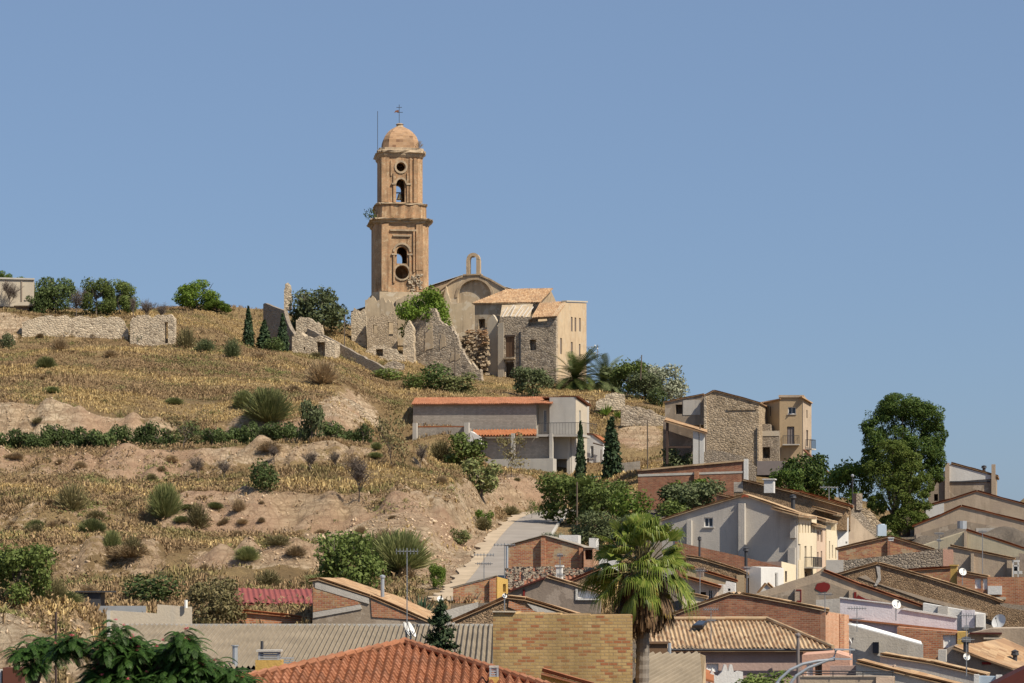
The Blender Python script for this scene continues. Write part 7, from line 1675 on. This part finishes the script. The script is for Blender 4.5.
def conifer():
    Y = 84.0; T = thing('conifer', 'small dark tiered conifer in front of the corrugated roof', 'conifer', P(440, 720, Y)); base = wloc(T); k = Y / FPX; H = (720 - 602) * k; rg = random.Random(8); V = []; mb = MB(); mb.tube([base, base + Vector((0, 0, H))], [.09, .02], 6)
    for i in range(170):
        f = rg.random() ** 1.3; z = H * (.30 + .7 * f); R_ = (1 - f) ** .7 * 27 * k + .06; a = rg.uniform(0, 6.28); d = Vector((math.cos(a), math.sin(a), rg.uniform(-.1, .35))).normalized(); L = R_ * rg.uniform(.6, 1.1); p = Vector((0, 0, z))
        mb.tube([base + p, base + p + d * L], [.018, .006], 3)
        for j in range(26):
            t = rg.uniform(.15, 1.05); c = p + d * L * t; n = Vector((rg.gauss(0, 1), rg.gauss(0, 1), rg.gauss(0, .8) + .2)).normalized(); s = rg.uniform(.10, .2); sd = n.cross(d).normalized() * .04; V.append([c - sd, c + sd, c + n * s + sd * .3, c + n * s - sd * .3])
    mb.part('trunk', 'bark', T); o = bpy.data.objects.new('crown', qmesh('crown', np.array([[tuple(p) for p in q] for q in V]).reshape(-1, 3), 'l_cypress')); COL.objects.link(o); o.parent = T
conifer()

def silk(name, label, px, py0, spots, Y, nfr, seed, flowers=0):
    """feathery tree: fronds of paired leaflets on arching branches"""
    T = thing(name, label, 'tree', P(px, py0, Y)); base = wloc(T); k = Y / FPX; rg = random.Random(seed); V = []; mb = MB(); F = []
    f0 = base + Vector((0, 0, .9)); mb.tube([base - Vector((0, 0, .3)), f0], [.11, .09], 7)
    for (x, y, r, dy) in spots:
        c = P(x, y, Y + dy); mb.tube([f0, f0.lerp(c, .6) + Vector((0, 0, .25)), c], [.06, .035, .012], 5)
        for i in range(nfr):
            a = rg.uniform(0, 6.28); e = rg.uniform(-.4, 1.2); rr = r * k * 1.0 * rg.random() ** .5; p = c - base + Vector((math.cos(a) * math.cos(e), math.sin(a) * math.cos(e), math.sin(e) * 1.15 - .15)) * rr
            b = a + rg.uniform(-1.5, 1.5); d = Vector((math.cos(b), math.sin(b), rg.uniform(-.5, 1.0))).normalized(); L = rg.uniform(.32, .6); n = 20; sd = d.cross(Vector((0, 0, 1))).normalized()
            for j in range(n):
                d = (d + Vector((0, 0, -.075))).normalized(); q = p + d * L / n; l2 = .085 * math.sin(math.pi * (.2 + .75 * j / n)) + .02
                for sg in (-1, 1):
                    tp = q + (sd * sg * .9 + d * .5 - Vector((0, 0, .32))) * l2; V.append([q - d * .006, q + d * .009, tp + d * .010, tp - d * .008])
                p = q
        for i in range(flowers):
            if rg.random() < .55:
                c2 = c - base + Vector((rg.uniform(-1, 1) * r * k, -rg.uniform(.2, 1) * r * k, rg.uniform(.2, 1) * r * k))
                for j in range(26): n = Vector((rg.gauss(0, 1), rg.gauss(0, 1), abs(rg.gauss(0, 1)))).normalized() * .06; s = Vector((-n.y, n.x, .01)) * .12; F.append([c2, c2 + s, c2 + n + s, c2 + n - s])
    mb.part('trunk', 'bark', T)
    for nm, arr, mt in (('crown', V, 'l_silk'), ('flowers', F, 'pink_flower')):
        if arr: o = bpy.data.objects.new(nm, qmesh(nm, np.array([[tuple(p) for p in q] for q in arr]).reshape(-1, 3), mt)); COL.objects.link(o); o.parent = T
rs_ = random.Random(91); sp_ = []
while len(sp_) < 120:
    x = rs_.uniform(52, 250); top_ = np.interp(x, [52, 66, 90, 104, 117, 135, 150, 164, 180, 194, 206, 225, 250], [640, 629, 648, 640, 622, 640, 648, 640, 629, 646, 652, 664, 676]); y = top_ + 5 + rs_.random() ** 1.2 * 52
    if y < 696 and not (y < 668 and 76 < x < 98) and not (x < 80 and y > 655): sp_.append((x, y, rs_.uniform(5, 10), rs_.uniform(-1.0, .8)))
silk('silk_tree', 'feathery dark green silk tree with pink flower tufts in the bottom left foreground', 140, 735, sp_, 58, 20, 31, 2)
silk('silk_sapling', 'small feathery sapling left of the thin pole', 33, 735, [(30, 650, 12, 0), (42, 645, 10, .2), (22, 655, 8, 0), (35, 668, 8, .1), (50, 655, 7, 0)], 63, 44, 44)
grow_air('bush', 'shrub', 'bright green leafy bush at the bottom edge below the mauve house', 'shrub', 765, 700, 52, 28, 98, mat='l_green')

# scattered scrub on the slopes
rg = random.Random(77); n_ = 0
spots = []
while n_ < 110:
    px = rg.uniform(-5, 560); py = rg.uniform(335, 605)
    if px > 400 and py > 470 and px > 400 + (600 - py): continue
    if 425 < py < 450 and px < 380: continue
    if px > 380 and py < 480: continue
    g = ground(px, py)
    if g.y < 118 or g.y > 395: continue
    d2 = min((g.x - q.x) ** 2 + (g.y - q.y) ** 2 for q in RP)
    if d2 < 45: continue
    kd = rg.choice(['brush', 'brush', 'brush', 'mixed', 'brush', 'mixed', 'brush', 'broom']); s = rg.uniform(.5, 1.0) + rg.random() ** 3 * 1.4; n_ += 1
    lab = {'brush': 'low dry brown brushwood tuft among many scattered over the hillside', 'mixed': 'low olive brown scrub tuft among many scattered over the hillside', 'broom': 'low pale green broom tuft among many scattered over the hillside'}[kd]
    plant(kd, {'brush': 'dry_shrub', 'mixed': 'scrub', 'broom': 'broom_shrub'}[kd], lab, 'shrub', g, s * rg.uniform(1, 1.8), s * rg.uniform(.55, .95), rg.randint(0, 2), None, {'brush': 'dry brown tufts on the hillside', 'mixed': 'olive brown scrub on the hillside', 'broom': 'pale green broom tufts on the hillside'}[kd], None, .1)

# ------------------------------------------------------------------ dry grass over the hillside (uncountable)
def grass():
    rg = np.random.RandomState(11); N = 380000
    y = 100 + (440 - 100) * rg.rand(N) ** .85; px = -60 + rg.rand(N) * 900; x = (px - 512) / FPX * y
    ix = np.clip(np.searchsorted(gx, x), 1, len(gx) - 2); iy = np.clip(np.searchsorted(gy, y), 1, len(gy) - 2)
    bare = BARE[iy, ix]; town = TOWN[iy, ix]; z = zt(x, y)
    dens = np.clip((vnoise(x, y, 9, (4, 4)) + vnoise(x, y, 2.6, (7, 1)) * .9 + .22) * 2.4, .06, 1)
    yw = base_z(x, y)[2]; gold = np.zeros(N)
    for y0, y1 in ((113.5, 128), (180, 203), (214, 233), (271, 292), (306, 322), (344, 366), (384, 420)): gold = np.maximum(gold, np.clip((yw - y0) / 2, 0, 1) * np.clip((y1 - yw) / 5, 0, 1))
    tone = gold * .8 - .4 + vnoise(x, y, 8, (3, 7)) * 1.1 + vnoise(x, y, 2.5, (1, 2)) * .5
    dens = np.clip(dens + gold * .35, .06, 1)
    rd = np.sqrt(((x[:, None] - RPA[None, ::3, 0]) ** 2 + (y[:, None] - RPA[None, ::3, 1]) ** 2).min(1))
    keep = (rg.rand(N) < dens * np.where(bare > .35, .05, 1.0) * (1 - .93 * town)) & (rd > 4.6) & ((px < 640) | (y > 300))
    x, y, z, tone = x[keep], y[keep], z[keep], tone[keep]; n = len(x); nb = 5
    h = (.16 + .36 * rg.rand(n) ** 1.6) * (1 + .6 * np.clip(vnoise(x, y, 6, (8, 8)) * 2, -.6, 1)); w = .013 + .02 * rg.rand(n)
    V = np.zeros((n, nb + 1, 2, 3)); tri = []
    pts = np.zeros((n, 1 + 2 * nb, 3)); pts[:, 0] = np.stack([x, y, z - .08], 1)
    for k in range(nb):
        a = rg.rand(n) * 6.28; sp = (.15 + .4 * rg.rand(n)) * h * 1.1; hh = h * (.55 + .5 * rg.rand(n))
        cx = x + np.cos(a) * sp; cy = y + np.sin(a) * sp; ww = w * 1.5
        pts[:, 1 + 2 * k] = np.stack([cx - np.sin(a) * ww, cy + np.cos(a) * ww, z + hh], 1)
        pts[:, 2 + 2 * k] = np.stack([cx + np.sin(a) * ww, cy - np.cos(a) * ww, z + hh * .92], 1)
        b = np.arange(n) * (1 + 2 * nb); tri.append(np.stack([b, b + 1 + 2 * k, b + 2 + 2 * k], 1))
    m, nt, b_ = newmat('dry_grass'); o = coords(nt); g = nd(nt, 'ShaderNodeNewGeometry')
    c1 = ramp(nt, g.outputs['Random Per Island'], [(0, (.31, .21, .095)), (.4, (.42, .295, .13)), (.75, (.51, .37, .17)), (1, (.58, .445, .225))])
    c2 = ramp(nt, g.outputs['Random Per Island'], [(0, (.19, .13, .07)), (.5, (.28, .19, .105)), (1, (.38, .26, .145))])
    c3 = ramp(nt, g.outputs['Random Per Island'], [(0, (.12, .115, .045)), (.5, (.2, .18, .075)), (1, (.29, .24, .1))])
    ta = nd(nt, 'ShaderNodeAttribute', attribute_name='tone'); col = mix(nt, ramp(nt, ta.outputs['Fac'], [(.02, .95), (.32, 0)]), c1, c2)
    col = mix(nt, ramp(nt, noise(nt, coords(nt, 'Object', (1.1, .9, 1)), .11, 4, .6), [(.52, 0), (.62, .85)]), col, c3)
    nt.links.new(col, b_.inputs['Base Color']); b_.inputs['Specular IOR Level'].default_value = .1
    me = fastmesh('dry_grass', pts.reshape(-1, 3), np.concatenate(tri), m, True)
    at = me.attributes.new('tone', 'FLOAT', 'POINT'); at.data.foreach_set('value', np.repeat(tone, 1 + 2 * nb).astype(np.float32))
    ob = bpy.data.objects.new('dry_grass', me); COL.objects.link(ob)
    tag(ob, 'straw coloured dry grass covering the hillside', 'grass', None, 'stuff')
grass()

def undergrowth():
    """low matted scrub merging over the slopes, thickest along the feet and lips of the terraces"""
    rg = np.random.RandomState(23); N = 60000
    y = 112 + (430 - 112) * rg.rand(N) ** .9; px = -60 + rg.rand(N) * 620; x = (px - 512) / FPX * y
    ix = np.clip(np.searchsorted(gx, x), 1, len(gx) - 2); iy = np.clip(np.searchsorted(gy, y), 1, len(gy) - 2); yw = base_z(x, y)[2]
    lip = np.zeros(N)
    for e, a in ((171, .35), (179.5, .5), (204, .3), (213.5, .55), (234, .4), (243, .45), (261, .3), (270.5, .5), (300, .35), (335, .45), (352, .35), (112, .5)): lip = np.maximum(lip, a * np.exp(-((yw - e) / 1.8) ** 2))
    d = vnoise(x, y, 11, (1, 9)) * 1.5 + vnoise(x, y, 3.5, (6, 6)) * .9 - .05 + lip * 1.3 + np.clip((190 - px) / 200, 0, .4) * (y < 260)
    rd = np.sqrt(((x[:, None] - RPA[None, ::3, 0]) ** 2 + (y[:, None] - RPA[None, ::3, 1]) ** 2).min(1))
    keep = (rg.rand(N) < d * 1.4) & (TOWN[iy, ix] < .2) & (rd > 5) & ~((px > 400) & (y > 290)) & (rg.rand(N) > BARE[iy, ix] * 1.1)
    x, y = x[keep], y[keep]; z = zt(x, y); n = len(x); m = 16
    R_ = (.25 + .65 * rg.rand(n) ** 2.5)[:, None]; u = rg.normal(size=(n, m, 3)); u[:, :, 2] = np.abs(u[:, :, 2]); u /= np.linalg.norm(u, axis=2)[:, :, None]
    c = np.stack([x, y, z], 1)[:, None, :] + u * (R_ * (.4 + .7 * rg.rand(n, m)))[:, :, None] * np.array([1.25, 1.25, 1.0])
    nn = u * .6 + rg.normal(size=u.shape) * .8; nn /= np.linalg.norm(nn, axis=2)[:, :, None]
    a = np.cross(nn, rg.normal(size=u.shape)); a[:, :, 2] = np.abs(a[:, :, 2]) + .35; a /= np.linalg.norm(a, axis=2)[:, :, None]; b = np.cross(nn, a); s = ((.05 + .08 * rg.rand(n, m)))[:, :, None]
    V = np.stack([c - a * s * 1.6, c + b * s * .55, c + a * s * 1.6, c - b * s * .55], 2).reshape(-1, 3)
    m_, nt, b_ = newmat('undergrowth'); o = coords(nt); g = nd(nt, 'ShaderNodeNewGeometry')
    c1 = ramp(nt, g.outputs['Random Per Island'], [(0, (.16, .11, .062)), (.5, (.25, .17, .095)), (1, (.35, .24, .135))])
    c2 = ramp(nt, g.outputs['Random Per Island'], [(0, (.09, .10, .034)), (.5, (.155, .16, .058)), (1, (.24, .225, .09))])
    col = mix(nt, ramp(nt, noise(nt, o, .12, 5, .6), [(.5, 0), (.6, 1)]), c1, c2); nt.links.new(col, b_.inputs['Base Color']); b_.inputs['Specular IOR Level'].default_value = .1
    me = qmesh('undergrowth', V, m_); ob = bpy.data.objects.new('undergrowth', me); COL.objects.link(ob); tag(ob, 'matted dry brown and olive scrub merging over the terraces', 'undergrowth', None, 'stuff')
undergrowth()

def stones():
    """loose stones fallen over the bare earth"""
    rg = np.random.RandomState(41); N = 90000; y = 100 + 300 * rg.rand(N); px = -40 + rg.rand(N) * 620; x = (px - 512) / FPX * y
    ix = np.clip(np.searchsorted(gx, x), 1, len(gx) - 2); iy = np.clip(np.searchsorted(gy, y), 1, len(gy) - 2); b = BARE[iy, ix]
    rd = np.sqrt(((x[:, None] - RPA[None, ::3, 0]) ** 2 + (y[:, None] - RPA[None, ::3, 1]) ** 2).min(1))
    k = (b > .35) & (rg.rand(N) < b * np.clip(.5 + 2.5 * vnoise(x, y, 4, (2, 2)), .05, 1)) & (rd > 4); x, y = x[k], y[k]; n = len(x); z = zt(x, y); s = (.04 + .16 * rg.rand(n) ** 5)[:, None]
    o8 = np.array([[1, 0, 0], [0, 1, 0], [-1, 0, 0], [0, -1, 0], [0, 0, .8], [0, 0, -.8]], float); V = np.stack([x, y, z + .02], 1)[:, None, :] + o8[None] * s[:, :, None] * (.6 + .8 * rg.rand(n, 6, 1)) + rg.normal(size=(n, 6, 3)) * s[:, :, None] * .15
    t = np.array([[0, 1, 4], [1, 2, 4], [2, 3, 4], [3, 0, 4], [1, 0, 5], [2, 1, 5], [3, 2, 5], [0, 3, 5]]); F = (np.arange(n)[:, None, None] * 6 + t[None]).reshape(-1, 3)
    m, nt, bb = newmat('loose_stone'); g = nd(nt, 'ShaderNodeNewGeometry'); nt.links.new(ramp(nt, g.outputs['Random Per Island'], [(0, (.24, .165, .1)), (.5, (.42, .3, .19)), (1, (.56, .43, .3))]), bb.inputs['Base Color'])
    ob = bpy.data.objects.new('loose_stones', fastmesh('loose_stones', V.reshape(-1, 3), F, m, True)); COL.objects.link(ob); tag(ob, 'loose pale stones strewn over the bare earth banks', 'stones', None, 'stuff')
stones()
